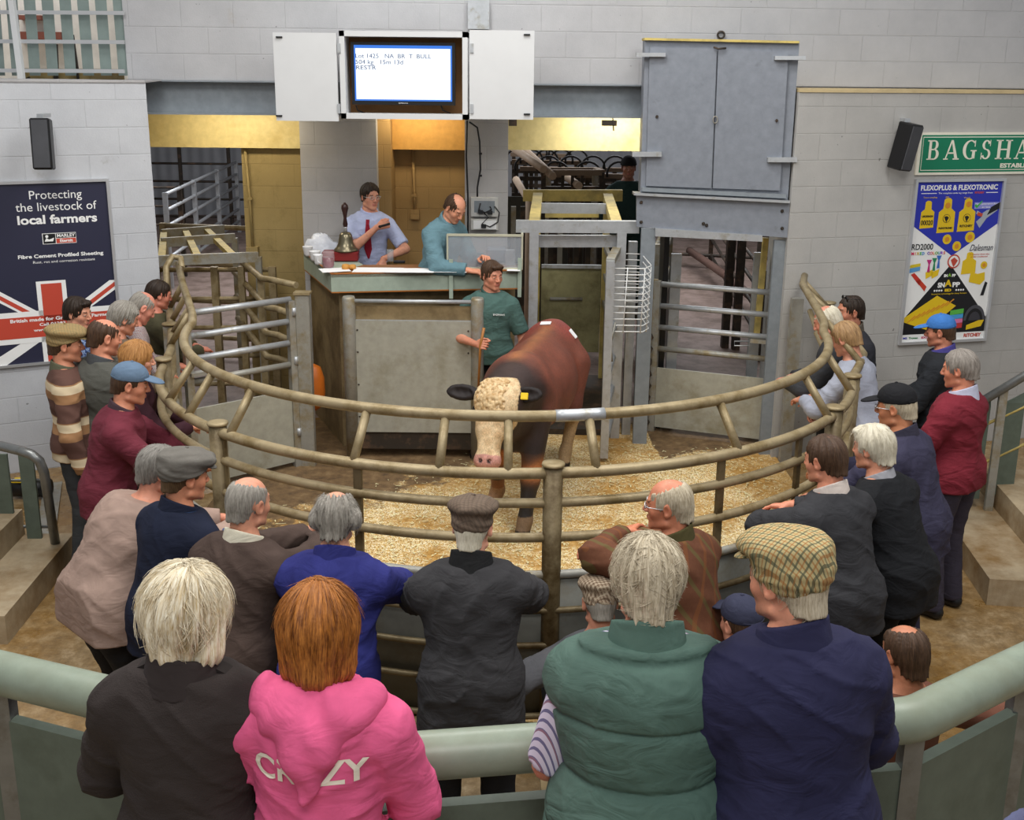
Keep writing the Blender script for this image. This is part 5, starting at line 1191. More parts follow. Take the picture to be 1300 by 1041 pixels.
def cap_parts(kind, h=.005):
    t = kind['type']; out = []
    f = Fld((-.16, -.18, -.06), (.16, .26, .24), h)
    if t == 'flat':
        w = kind.get('w', 1.0)
        f.ell((0, -.002, .088), (.108*w, .134*w, .046), .01, rotm('X', -.06)); f.ell((0, -.014, .03), (.089*w, .109*w, .085), .022); f.ell((0, .055, .090), (.085*w, .075, .028), .03, rotm('X', -.22))
        if kind.get('deep'): f.ell((0, -.035, .045), (.100*w, .105*w, .080), .03)
        f.plane((0, 0, kind.get('edge', .016)), (0, .26, -1))
        f.add(lambda X, Y, Z: .0022*np.sin(34*Y+7*np.sin(17*X)+9*X)*(Z > .05)+.0015*np.sin(60*X+12*np.sin(20*Z))); out.append(('cap', f.mesh()))
        b = Fld((-.12, .04, 0), (.12, .2, .12), h); b.ell((0, .092, .052), (.074, .052, .010), .01, rotm('X', -.22)); out.append(('peak', b.mesh()))
        bt = Fld((-.03, -.04, .08), (.03, .04, .17), .003); bt.ell((0, -.005, .139), (.010, .010, .006), .01); out.append(('button', bt.mesh()))
    elif t == 'baseball':
        f.ell((0, -.010, .048), (.087, .108, .088), .01); f.ell((0, -.01, .0), (.078, .098, .07), .01, None, 's'); f.plane((0, 0, .032), (0, .06, -1)); 
        f.add(lambda X, Y, Z: -.0012*(np.abs(np.sin(3*np.arctan2(X, Y+.01))) < .06)); out.append(('cap', f.mesh()))
        b = Fld((-.12, .03, 0), (.12, .24, .12), h)
        b.ell((0, .115, .043), (.070, .078, .012), .01, rotm('X', -.16)); b.ell((0, .115, .018), (.10, .11, .022), .006, rotm('X', -.16), 's'); out.append(('peak', b.mesh()))
        bt = Fld((-.03, -.04, .1), (.03, .04, .17), .003); bt.ell((0, -.010, .137), (.010, .010, .005), .01); out.append(('button', bt.mesh()))
        st = Fld((-.1, -.14, .0), (.1, -.05, .09), h); st.ell((0, -.012, .040), (.0895, .1095, .012), .004); st.plane((0, -.085, 0), (0, 1, 0)); out.append(('strap', st.mesh()))
    elif t == 'beanie':
        f.ell((0, -.012, .05), (.092, .110, .095), .01); f.plane((0, 0, .03), (0, 0, -1)); f.ell((0, -.012, .04), (.096, .114, .022), .01); out.append(('cap', f.mesh()))
    return out
PCOUNT = [0]
def person(label, cat='person', at=None, root=None, z0=0, face=0, h=1.75, g=1.0, lean=0, hunch=0, hy=0, hp=0, hr=0, arms=(None, None), skin='d9a288', hair=None, hairmat_=None, cap=None, capm=None, top=None, trousers=None,
           collar=None, res=.012, legs='stand', group=None, extra=(), glasses=None, headh=.005, strands_=0, redness=.32, bald=0, brow='4a3626', shoes=True, belly=0, sh=1.0, hands=(None, None), beard=None, twist=0):
    """at = (pixel x, pixel y) of the head centre; arms = wrist targets (x right, y forward, z up from the feet) with elbow hints"""
    PCOUNT[0] += 1; seed = PCOUNT[0]*1.7
    s = h/1.75; A = lambda *p: np.array(p, float)*s
    L = radians(lean); H = radians(hunch)
    hipz = .95 if legs == 'stand' else .50
    dz = hipz-.95
    def sp(x, y, z):   # rest point of the trunk -> posed
        p = np.array([x, y, z-.95]); ang = L*min(1, max(0, z-.95)/.25) ; q = rotm('X', -ang*.75-0) @ p
        if z > 1.2:
            base = rotm('X', -L*.75) @ np.array([0, 0, .25]); q = base+rotm('X', -(L+H*min(1, (z-1.2)/.25))) @ (p-np.array([0, 0, .25]))
        q = q+np.array([0, -sin(L)*.12, .95+dz]); return q*s
    def so(z): a = L*min(1, max(0, z-.95)/.25)+(H*min(1, (z-1.2)/.25) if z > 1.2 else 0); return rotm('X', -a)
    NB = sp(0, -.03, 1.47); na = L*.8+H*.6
    yaw, pit = radians(hy), radians(hp)
    HR = rotm('Z', yaw) @ rotm('X', -pit) @ rotm('Y', radians(hr))
    nd = rotm('X', -(na*.45+pit*.35)) @ np.array([0, .0, 1.0])
    HC = NB+nd*.125*s+HR @ (np.array([0, .025, .045])*s); hs = s*1.0
    H4 = Matrix.Translation(Vector(HC)) @ Matrix(HR).to_4x4() @ Matrix.Scale(hs, 4)
    tor = [('e', sp(0, 0, .97), A(.165*g, .118*g, .13), .03), ('e', sp(0, .02*g+belly*.5, 1.10), A(.150*g, .115*g+belly, .17), .06, so(1.1)),
           ('e', sp(0, .005, 1.29), A(.168*g*sh, .122*g, .19), .05, so(1.3)), ('e', sp(0, -.03, 1.37), A(.15*g*sh, .085*g, .10), .04, so(1.4)),
           ]
    for sd in (-1, 1): tor += [('c', sp(sd*.04, -.02, 1.42), sp(sd*.160*sh, -.012, 1.368), .060*s, .062*s*(.5+.5*g), .04), ('c', sp(sd*.03, -.03, 1.47), sp(sd*.12*sh, -.02, 1.405), .050*s, .045*s, .03)]
    neck = [('c', sp(0, -.02, 1.42), NB+nd*.02*s, .072*s, .060*s, .03), ('c', NB+nd*.0, HC+HR @ (np.array([0, -.025, -.05])*s), .060*s, .057*s, .02)]
    armj = []
    for i, sd in ((0, -1), (1, 1)):
        S0 = sp(sd*.180*sh, -.012, 1.362); sp_ = arms[i]
        if sp_ is None: sp_ = dict(w=(sd*.27, .06, .82), e=(sd*.6, -.5, 0))
        Wt = np.array(sp_['w'], float); up, fo = .295*s, .265*s; d = Wt-S0; D = np.linalg.norm(d)
        if D > (up+fo)*.985: Wt = S0+d/D*(up+fo)*.985; d = Wt-S0; D = np.linalg.norm(d)
        a = (up*up-fo*fo+D*D)/(2*D); hh = math.sqrt(max(up*up-a*a, 1e-6)); dn = d/D; pole = np.array(sp_['e'], float); pole = pole-dn*(pole @ dn); pole = nrm(pole); E = S0+dn*a+pole*hh
        armj.append((S0, E, Wt, sp_))
    armp = [[('c', S0, E, .054*s*(.5+.5*g), .043*s, .02), ('c', E, W_, .043*s, .027*s, .02)] for S0, E, W_, _ in armj]
    for k, (S0, E, W_, _) in enumerate(armj): armp[k].append(('e', E+(W_-E)*.25, A(.036, .036, .05), .02, frame3(np.cross(W_-E, [0.3, .2, 1]), W_-E)))
    HP = [(('hip'),)]
    if legs == 'stand':
        J = [(sp(sd*.095, 0, .93)-0, A(sd*.12, .03, .50), A(sd*.125+.0, -.03, .085)) for sd in (-1, 1)]
    else:
        J = [(sp(sd*.095, 0, .93), A(sd*.14, .42, .50), A(sd*.14, .40, .085)) for sd in (-1, 1)]
    legp = []
    for a, b, c in J: legp += [('c', a, b, .088*s*g, .060*s, .03), ('c', b, c, .057*s, .042*s, .03)]
    foot = [('c', c+A(0, -.03, -.045), c+A(0, .15, -.055), .036*s, .030*s, .02) for a, b, c in J]
    # bounding box
    pts = [HC+A(0, 0, .14), HC, NB]+[q for ar in armj for q in ar[:3]]+[q for j in J for q in j]+[sp(0, .15, 1.1), sp(0, -.17, 1.3), A(0, .2, 0)]
    lo = np.min(pts, 0)-.16; hi = np.max(pts, 0)+.16; lo[2] = -.02
    # ---- where the root stands
    fz = radians(face); Rz = rotm('Z', fz)
    if root is None:
        hz = z0+HC[2]; P = AZ(at[0], at[1], hz); o = Rz @ HC; rx, ry_ = P.x-o[0], P.y-o[1]
    else: rx, ry_ = root
    t = thing('person', label, cat, (rx, ry_, z0), fz, group)
    # ---- body
    f = Fld(lo, hi, max(res*1.2, .013)); f.prims(tor+neck[:1]+[neck[1]]); 
    for a in armp: f.prims(a)
    f.prims(legp+foot); VQ = f.mesh(); col = np.tile(lin(skin), (len(VQ[0]), 1))
    nb = (np.linalg.inv(np.array(H4.to_3x3())) @ (NB-HC)); hf = Fld((-.115, -.16, -.20), (.115, .14, .14), headh)
    hf.prims(head_prims()); hf.cone((0, -.03, -.05), nb, .056, .060, .02); hv, hq = hf.mesh(); hc = head_color(hv, skin, brow=brow, redness=redness, bald=bald, beard=beard)
    hv = hv @ np.array(H4.to_3x3()).T+HC; VQ = join(VQ, (hv, hq)); col = np.concatenate([col, hc])
    hp_ = None
    for i, sd in ((0, -1), (1, 1)):
        S0, E, W_, spc = armj[i]; hd = hands[i] or {}
        if hd.get('skip'): continue
        fd = nrm(W_-E); x = nrm(np.array(hd.get('dir', fd), float)); z = np.array(hd.get('back', (sd*.9, 0.1, .5)), float); R = frame3(x, z)
        # thumb towards the body's front/inside: across axis sign
        thumbdir = np.array(hd.get('thumb', (-sd*.6, .6, .3)), float)
        if R[:, 1] @ thumbdir < 0: R[:, 1] *= -1
        P = hand_prims(W_+x*.012*s, R, sd, hd.get('curl', .55), hd.get('spread', 1), hd.get('tc', .5), s)
        q = np.array([p[1] for p in P]+[p[2] for p in P if p[0] == 'c']+[W_-fd*.10]); ff = Fld(q.min(0)-.03, q.max(0)+.03, .0045)
        ff.cone(W_-fd*.11*s, W_, .034*s, .026*s, .01); ff.prims(P); hm = ff.mesh(); VQ = join(VQ, hm)
        cc = np.tile(lin(skin), (len(hm[0]), 1)); cc = cc*np.array([1.0, .93, .90]); col = np.concatenate([col, cc])
    body = mk('body', VQ, M['skin'], t, attr=col)
    # ---- clothes
    def wr(amp, sd_=0):
        def fn(X, Y, Z):
            a = seed+sd_
            r1 = (1-np.abs(np.sin(20*Z+3.0*np.sin(7*X+a)+2.6*np.sin(8*Y+2*a)+1.5*np.sin(17*X+9*Z))))**3; r2 = (1-np.abs(np.sin(15*Z+17*X-9*Y+2.4*np.sin(9*Z+a)+1.4*np.sin(13*Y+a))))**3
            m1 = .5+.5*np.sin(6*X+5*Z+7*Y+a*3); 
            return amp*(-1.5*r1*m1-1.5*r2*(1-m1))+.45*amp*(np.sin(52*Z+5*np.sin(9*X+a)+4*np.sin(10*Y+a))*(.45+.55*np.sin(12*X+8*Z+a))+.6*np.sin(38*X+30*Z+4*np.sin(11*Z+a)+a)*np.sin(9*Y+14*Z+a))
        return fn
    def garment(name, m, inf, hem=.86, sleeve='long', amp=.004, r=res, flare=.0, puff=0, neckz=None, cuff=.0):
        T = Fld(lo, hi, r); T.prims(tor, inf)
        if legs == 'stand' and hem < .9: T.cone(sp(-.06*g, 0, .97), sp(-.07*g, 0, hem-.03), (.115*g+inf)*s, (.118*g+inf+flare)*s, .05); T.cone(sp(.06*g, 0, .97), sp(.07*g, 0, hem-.03), (.115*g+inf)*s, (.118*g+inf+flare)*s, .05)
        T.add(wr(amp))
        T.plane((0, 0, hem*s+dz*s), (0, 0, -1)); T.plane(NB+nd*.02*s, nd)
        if puff: T.add(puff)
        if sleeve != 'none':
            U = T.v
            for (S0, E, W_, _), ar in zip(armj, armp):
                F_ = Fld(lo, hi, r)
                if sleeve == 'short': Ec = S0+(E-S0)*.86; F_.cone(S0, Ec, .060*s*(.5+.5*g)+inf, .056*s+inf, .02); F_.plane(S0+(E-S0)*.84, E-S0)
                elif sleeve == 'elbow': F_.cone(S0, E, .056*s+inf, .048*s+inf, .02); F_.plane(E-(E-S0)*.02, E-S0)
                else:
                    F_.cone(S0, E, .056*s*(.5+.5*g)+inf, .047*s+inf, .02); F_.cone(E, W_, .047*s+inf, .033*s+inf*.8, .02); d = nrm(W_-E); F_.add(wr(amp*1.2, 3))
                    c = W_-d*(.012+cuff); F_.plane(c, d)
                a = U; b = F_.v; k = .025; hh = np.clip(.5+.5*(a-b)/k, 0, 1); U = a*(1-hh)+b*hh-k*hh*(1-hh)
            T.v = U
        return mk(name, T.mesh(), m, t)
    for gm in (top or []): garment(**gm)
    if trousers:
        T = Fld((lo[0], lo[1], -.02), (hi[0], hi[1], 1.12*s), max(res, .012)); T.prims([tor[0]], .012); T.prims(legp, .018)
        for a, b, c in J: T.cone(b, c, .068*s, .062*s, .03)
        T.add(wr(.0035, 1)); T.plane((0, 0, (1.03+dz)*s), (0, 0, 1)); T.plane((0, 0, .055*s), (0, 0, -1)); mk('trousers', T.mesh(), trousers, t)
    if shoes:
        for a, b, c in J:
            T = Fld(c-A(.09, .14, .10), c+A(.09, .26, .06), .009); T.cone(c+A(0, -.03, -.04), c+A(0, .06, -.035), .047*s, .046*s, .02); T.cone(c+A(0, .06, -.045), c+A(0, .17, -.055), .046*s, .038*s, .02); T.plane((0, 0, .004), (0, 0, -1)); mk('shoe', T.mesh(), M['black'], t)
    if collar:
        cm, hh, rr = collar if isinstance(collar, tuple) else (collar, .045, .016)
        T = Fld(NB-.16, NB+.16, .006); ax = nrm(nd); T.cone(NB-ax*.04*s, NB+ax*.07*s, .082*s+rr, .062*s+rr, .01); T.plane(NB+ax*hh*s-HR @ np.array([0, .0, 0]), ax+HR @ np.array([0, .35, 0])); T.plane(NB-ax*.03*s, -ax); T.cone(NB, NB+ax*.2*s, .066*s, .060*s, .004, 's'); mk('collar', T.mesh(), cm, t)
    # ---- hair and cap
    if hair:
        if cap: hair = dict(hair, t=min(hair.get('t', .01), .005), amp=.0012, puff=0)
        ms = hair_field(hair, seed=seed, h=hair.get('res', .005)); ho = mk('hair', ms, hairmat_, t, H4)
        if strands_: 
            a = strands(hair, strands_, PCOUNT[0], hair.get('L', .05), hair.get('lift', .012), hair.get('r', .0011), ms); mk('hair_locks', a, hairmat_, ho)
    if cap:
        co_ = None
        for nm, ms in cap_parts(cap):
            o_ = mk({'cap': 'cap', 'peak': 'cap_peak', 'button': 'cap_button', 'strap': 'cap_strap'}[nm], ms, capm, t if co_ is None else co_, H4 if co_ is None else None); co_ = co_ or o_
    if glasses:
        q = MB()
        up = glasses == 'up'; oy, oz = (.045, .105) if up else (.098, .003)
        for sx in (-1, 1):
            q.tube([(sx*.032+.021*cos(a), oy, oz+.015*sin(a)) for a in np.linspace(0, 2*pi, 15)[:-1]], .0022, 6, closed=True)
            q.tube([(sx*.053, oy, oz+.004), (sx*.074, oy-.02, oz+.004), (sx*.080, oy-.09, oz-.002)], .0022, 6)
            if up: q.lathe((sx*.032, oy, oz), [(.020, 0), (.020, .003)], 14, R=Matrix.Rotation(pi/2, 3, 'X'))
        q.tube([(-.011, oy, oz), (.011, oy, oz)], .0022, 6)
        go = q.build('glasses', M['black'] if up else M['alu'], t); go.matrix_basis = H4
    t['_i'] = 0; del t['_i']
    return dict(root=t, HC=HC, NB=NB, HR=HR, s=s, arm=armj, H4=H4, sp=sp, so=so, nd=nd)
# ================================================================== people
D = dict
def fb(name, col, **k): return fabric(name, col, **k)
Hg = hairmat('grey_hair', '6e6860', 'a8a298'); Hw = hairmat('white_hair', 'b0a68e', 'e6dfcc'); Hd = hairmat('dark_hair', '17110d', '3a2b20'); Hb = hairmat('brown_hair', '2e2018', '5a4230')
Hgi = hairmat('ginger_hair', '4a1d08', 'c07a34'); Hbl = hairmat('blonde_hair', 'b59a66', 'f6f0de'); Hgb = hairmat('ginger_blonde_hair', '7a4c26', 'c79256'); Hf = hairmat('fair_grey_hair', '8a7a60', 'd6cab2')
dt = fb('dark_trousers', '1b1b1e'); gt = fb('grey_trousers', '3c3e40'); pt = fb('purple_grey_trousers', '3b3743')
def fwd(xl=-.05, xr=.09, y=.38, z=1.12, out=.8, up=-.6, yl=None, zl=None):
    return (D(w=(xl, yl or y, zl or z), e=(-out, -.1, up)), D(w=(xr, y, z), e=(out, -.1, up)))
RAILH = (D(curl=.35, back=(-.2, .1, 1), dir=(.5, .8, -.2), thumb=(1, 0, 0)), D(curl=.35, back=(.2, .1, 1), dir=(-.5, .8, -.2), thumb=(-1, 0, 0)))
# auctioneer
au = person('auctioneer in short-sleeved pale blue shirt and red tie speaking into a microphone', at=(470, 249), z0=.56, face=180, h=1.79, lean=7, hy=35, hp=6, skin='d69a80', hair=D(type='short', t=.012), hairmat_=Hd,
   top=[D(name='shirt', m=fb('pale_blue_shirt', 'b2bbdc', fold=.35), inf=.013, hem=.93, sleeve='short', amp=.006)], trousers=fb('khaki_trousers', '6d5a3a'), collar=fb('shirt_collar', 'b4bde4'), glasses='on', headh=.004,
   arms=(D(w=(.17-.33, .30, 1.10), e=(-.8, -.5, .1)), D(w=(-.10, .25, 1.40), e=(1, .3, -1.2))), hands=(D(dir=(0, .5, -.8), back=(-.3, .9, .4), curl=.3, thumb=(1, 0, 0)), D(dir=(-.8, .1, .3), back=(.1, .9, .2), curl=1.0, thumb=(0, 0, 1))), brow='2a1c12')

def toworld(p, v): return p['root'].matrix_basis @ Vector([float(q) for q in v])
def child(p, name, mb, m): return mb.build(name, m, p['root'])
sp, S_ = au['sp'], au['s']
q = MB(); pts = [sp(0, .085, 1.44), sp(0, .125, 1.40), sp(0, .145, 1.30), sp(.0, .142, 1.16), sp(.0, .142, 1.06)]; ws = (.018, .016, .028, .036, .008)
for i in range(4):
    a, b = Vector(pts[i]), Vector(pts[i+1]); w0, w1 = ws[i], ws[i+1]
    q.hexa([a+Vector((-w0, .0, 0)), a+Vector((w0, .0, 0)), a+Vector((w0, .012, 0)), a+Vector((-w0, .012, 0)), b+Vector((-w1, .0, 0)), b+Vector((w1, 0, 0)), b+Vector((w1, .012, 0)), b+Vector((-w1, .012, 0))])
child(au, 'tie', q, fb('red_tie', '8c1f30'))
hw = toworld(au, au['arm'][1][2]+np.array([-.09, .045, .03])); q = MB(at=hw); q.tube([hw+Vector((-.045, -.03, -.01)), hw+Vector((.045, -.02, .015))], .011, 10); q.lathe(hw+Vector((-.05, -.032, -.012)), [(.004, -.014), (.016, -.006), (.016, .008), (.004, .014)], 12); tag(q.build('microphone', M['black']), 'small black microphone held in the auctioneer hand', 'microphone')
# clerk
person('balding clerk in teal work coat looking down at his papers behind perspex', at=(578, 264), z0=.56, face=-128, h=1.82, lean=14, hunch=12, hp=38, hy=-6, skin='d99a7c', hair=D(type='ring', t=.006), hairmat_=Hb, bald=.6,
   top=[D(name='coat', m=fb('teal_coat', '65858f', fold=.35), inf=.026, hem=.55, amp=.006)], trousers=dt, collar=(fb('teal_collar', '65858f'), .05, .02), headh=.004,
   arms=(D(w=(-.12, .42, 1.20), e=(-.6, -.4, -1)), D(w=(.12, .45, 1.12), e=(.8, -.3, -1))), hands=(D(curl=.5, back=(-.2, .1, 1)), D(curl=.5, back=(.2, .1, 1))))
# drover in the ring
dr = person('drover in dark green polo shirt holding a stick behind the barrier panel', at=(625, 349), face=176, h=1.80, g=1.06, lean=4, hy=38, hp=8, skin='cf8f74', hair=D(type='short', t=.010, fringe=1), hairmat_=Hb,
   top=[D(name='polo_shirt', m=fb('green_polo', '4a655f', fold=.35), inf=.018, hem=.86, sleeve='short', amp=.006)], trousers=dt, collar=(fb('green_collar', '3a5851'), .04, .014), headh=.004,
   arms=(D(w=(-.30, .12, .88), e=(-.5, -.8, 0)), D(w=(.10, .30, 1.12), e=(1, -.5, -.6))), hands=(None, D(dir=(-.6, .6, .1), back=(.3, .9, .3), curl=1.0, thumb=(0, .2, 1))))
text('BAGSHAWS', 'shirt_lettering', white, dr['root'], Matrix(((-1, 0, 0), (0, 0, 1), (0, 1, 0))).transposed().to_3x3() if 0 else (Matrix.Rotation(pi, 3, 'Z') @ Matrix.Rotation(pi/2, 3, 'X')), Vector(dr['sp'](-.09, .155, 1.33)), .022, .10, .003)
hw = toworld(dr, dr['arm'][1][2]+np.array([-.05, .07, 0])); q = MB(at=hw); q.tube([hw+Vector((.03, .0, .16)), hw+Vector((0, -.0, 0)), hw+Vector((-.02, .03, -.42))], [.012, .012, .009], 8); tag(q.build('stick', plain('cane_wood', 'a86f35', .5)), 'thin brown wooden stick held by the drover', 'stick')
# man in the shade at the back
person('man in dark green overalls and black cap standing in shade behind the crate', at=(798, 213), z0=.66, face=180, h=1.78, skin='8f6350', cap=D(type='beanie'), capm=fb('black_cap', '141416'), hair=D(type='short', t=.004), hairmat_=Hd, top=[D(name='overall_top', m=fb('dark_green_overall', '1f3230'), inf=.02, hem=.86)], trousers=fb('dark_green_trousers', '1f3230'), res=.015, headh=.006)
cw = AZ(798, 300, .6); q = MB(at=(1.35, 13.2, 0)); q.box((1.45, 13.35, .62), (.7, .9, .07))
for dx in (-.3, .3):
    for dy in (-.4, .4): q.box((1.45+dx, 13.35+dy, .3), (.06, .06, .6))
tag(q.build('catwalk', M['darksteel']), 'dark steel catwalk step under the man at the back', 'platform')
# ---- watchers at the left of the ring
person('young dark-haired man in blue patterned shirt before the flag poster', at=(99, 397), face=-95, h=1.72, hy=-8, hp=8, skin='cf9478', hair=D(type='short', t=.012, fringe=1), hairmat_=Hd, top=[D(name='shirt', m=pattern('blue_print', 'blotch', ('2c3c66', '8fa2c4', '33456f'), 40), inf=.014, hem=.88, sleeve='short')], trousers=dt, headh=.004, group=None)
person('man in tan flat cap and brown and cream striped sweater by the wall', at=(84, 437), face=-72, h=1.76, g=1.05, hp=4, skin='c98a6c', cap=D(type='flat'), capm=pattern('tan_tweed', 'tweed', ('8a7752', 'a08c64', '7a6a48', '94754a')), hair=D(type='short', t=.006), hairmat_=Hb,
   top=[D(name='sweater', m=pattern('striped_knit', 'stripeh', ('96704e', '5a4038', 'cdbb9c'), 4.2), inf=.020, hem=.88, amp=.006)], trousers=gt, collar=(fb('olive_collar', '5a5a48'), .045, .014), headh=.004)
person('bald man in charcoal fleece waistcoat over navy sleeves, back to the poster', at=(133, 428), face=-26, h=1.80, g=1.30, lean=2, hy=-24, hp=12, skin='d18f72', hair=D(type='ring', t=.004), hairmat_=Hb, bald=.7,
   top=[D(name='sleeves', m=fb('navy_sleeves', '1c2338'), inf=.014, hem=.95), D(name='waistcoat', m=fb('charcoal_fleece', '55554f'), inf=.030, hem=.80, sleeve='none', amp=.006)], trousers=dt, collar=(fb('charcoal_collar', '46484a'), .045, .02), arms=(D(w=(-.36, .02, .84), e=(-.8, -.6, 0)), None))
person('grey curly-haired man leaning over the rail behind bald waistcoat man', at=(158, 404), face=-62, h=1.74, lean=18, hp=22, skin='c98a70', hair=D(type='short', t=.016, amp=.005, fr=27), hairmat_=Hg, top=[D(name='jacket', m=fb('brown_check', '6a5a4c'), inf=.02, hem=.85)], trousers=dt, arms=fwd(z=1.15), hands=RAILH)
person('bald pink-headed man bending over the rail at the left of the ring', at=(181, 390), face=-58, h=1.76, lean=20, hp=35, skin='d9927c', hair=D(type='ring', t=.003), hairmat_=Hg, bald=1, top=[D(name='shirt', m=pattern('check_shirt', 'tweed', ('b8a8a0', 'c8bab0', '7a4a58', '5a6a88')), inf=.014, hem=.88)], trousers=dt, arms=fwd(z=1.12), hands=RAILH)
person('dark-haired man with reddish face furthest along the left rail', at=(184, 382), root=(-2.98, 8.95), face=-60, h=1.72, lean=6, hp=15, skin='c8806a', hair=D(type='short', t=.008), hairmat_=Hd, top=[D(name='jacket', m=fb('olive_jacket', '4e4a36'), inf=.022, hem=.82)], trousers=dt, arms=fwd(y=.34, z=1.12), hands=RAILH)
person('woman with straight ginger-blonde hair in maroon top at the left rail', at=(176, 455), face=-74, h=1.66, g=.92, lean=8, hp=10, skin='dba085', hair=D(type='bob', len=.15, w=.88, amp=.003), hairmat_=Hgb, top=[D(name='jumper', m=fb('dark_maroon_jumper', '3a2028'), inf=.018, hem=.86)], trousers=dt, arms=fwd(y=.36, z=1.08), hands=RAILH, headh=.004, strands_=500)
person('man in blue baseball cap and maroon sweater resting on the left rail', at=(166, 487), face=-74, h=1.74, g=1.12, lean=16, hunch=6, hp=12, skin='cf8c6e', cap=D(type='baseball'), capm=fb('washed_blue_cap', '60748a'), hair=D(type='short', t=.007), hairmat_=Hb,
   top=[D(name='sweater', m=fb('maroon_sweater', '682a36', fold=.35), inf=.022, hem=.84, amp=.006)], trousers=fb('jeans', '2f3f58'), collar=(fb('maroon_collar', '44343a'), .04, .016), headh=.004,
   arms=(D(w=(-.02, .52, 1.12), e=(-1, -.2, -.5)), D(w=(.12, .50, 1.10), e=(1, -.3, -.6))), hands=RAILH)
person('grey-haired heavy person in taupe fleece bent far over the left rail', at=(204, 596), face=-44, h=1.72, g=1.42, lean=34, hunch=8, hp=12, hy=-18, skin='c98a70', hair=D(type='short', t=.012), hairmat_=hairmat('steel_hair', '5a5650', '96918a'), top=[D(name='fleece', m=fb('taupe_fleece', '9c8478', fold=.3), inf=.028, hem=.84, amp=.006)], trousers=dt,
   arms=fwd(y=.62, z=1.15), hands=RAILH, strands_=300)
person('man in grey flat cap, navy body warmer and denim sleeves', at=(236, 604), face=-34, h=1.72, g=1.02, lean=18, hp=8, hy=-18, skin='c98868', cap=D(type='flat', w=1.0, deep=1), capm=fb('grey_wool_cap', '6a6660'), hair=D(type='short', t=.009), hairmat_=hairmat('mousy_hair', '3e2e20', '6e563c'),
   top=[D(name='sleeves', m=fb('denim_sleeves', '34496e'), inf=.020, hem=.95), D(name='body_warmer', m=fb('navy_body_warmer', '1b2032'), inf=.034, hem=.80, sleeve='none', amp=.005)], trousers=dt, collar=(fb('navy_collar', '1b2032'), .05, .022), headh=.004,
   arms=(D(w=(-.02, .45, 1.16), e=(-1, -.2, -.4)), D(w=(.10, .46, 1.18), e=(1, -.2, -.5))), hands=RAILH)
person('bald man in dark brown jacket with cream collar, hands clasped over rail', at=(316, 638), face=-22, h=1.72, g=1.05, lean=20, hp=6, hy=-12, skin='d09478', hair=D(type='ring', t=.003), hairmat_=Hg, bald=.5,
   top=[D(name='jacket', m=fb('brown_jacket', '4a3c36', fold=.35), inf=.026, hem=.76, amp=.006)], trousers=dt, collar=(fb('cream_collar', 'cfc8b4'), .045, .018), headh=.004,
   arms=(D(w=(.02, .58, 1.28), e=(-1, -.2, -.5)), D(w=(.10, .60, 1.26), e=(1, -.1, -.5))), hands=(D(curl=.6, back=(-.3, .2, 1), dir=(.3, .8, .5), thumb=(1, 0, 0)), D(curl=.5, back=(.3, .1, 1), dir=(-.2, .8, .6), thumb=(-1, 0, 0))))
person('balding man with curly grey side hair in bright navy-blue jacket', at=(427, 657), face=-6, h=1.70, g=1.06, lean=22, hp=12, hy=5, skin='d39a7e', hair=D(type='ring', t=.012, puff=.012, amp=.005, fr=27, nape=.045), hairmat_=Hg, bald=.5,
   top=[D(name='jacket', m=fb('royal_navy_jacket', '2c2f6e', fold=.35), inf=.030, hem=.74, amp=.007)], trousers=dt, collar=(fb('royal_collar', '2c2f6e'), .045, .022), headh=.004, strands_=500,
   arms=(D(w=(-.06, .48, 1.10), e=(-1, -.1, -.1)), D(w=(.05, .50, 1.12), e=(1, -.1, -.1))), hands=RAILH)
person('white-haired man in brown flat cap and black quilted jacket beside centre post', at=(600, 668), face=2, h=1.70, g=1.08, lean=14, hp=8, hy=-12, skin='d79c84', cap=D(type='flat'), capm=pattern('brown_wool', 'tweed', ('6a5a4c', '5e5046', '54483e', '6e5e50')), hair=D(type='short', t=.012, nape=.05), hairmat_=Hw,
   top=[D(name='jacket', m=fb('black_jacket', '3a393b', fold=.4), inf=.032, hem=.66, amp=.007, flare=.01)], trousers=dt, collar=(fb('black_collar', '232324'), .07, .024), headh=.004,
   arms=(D(w=(-.05, .46, 1.16), e=(-1, -.05, -.35)), D(w=(.08, .46, 1.14), e=(1, .15, -.35))), hands=RAILH)
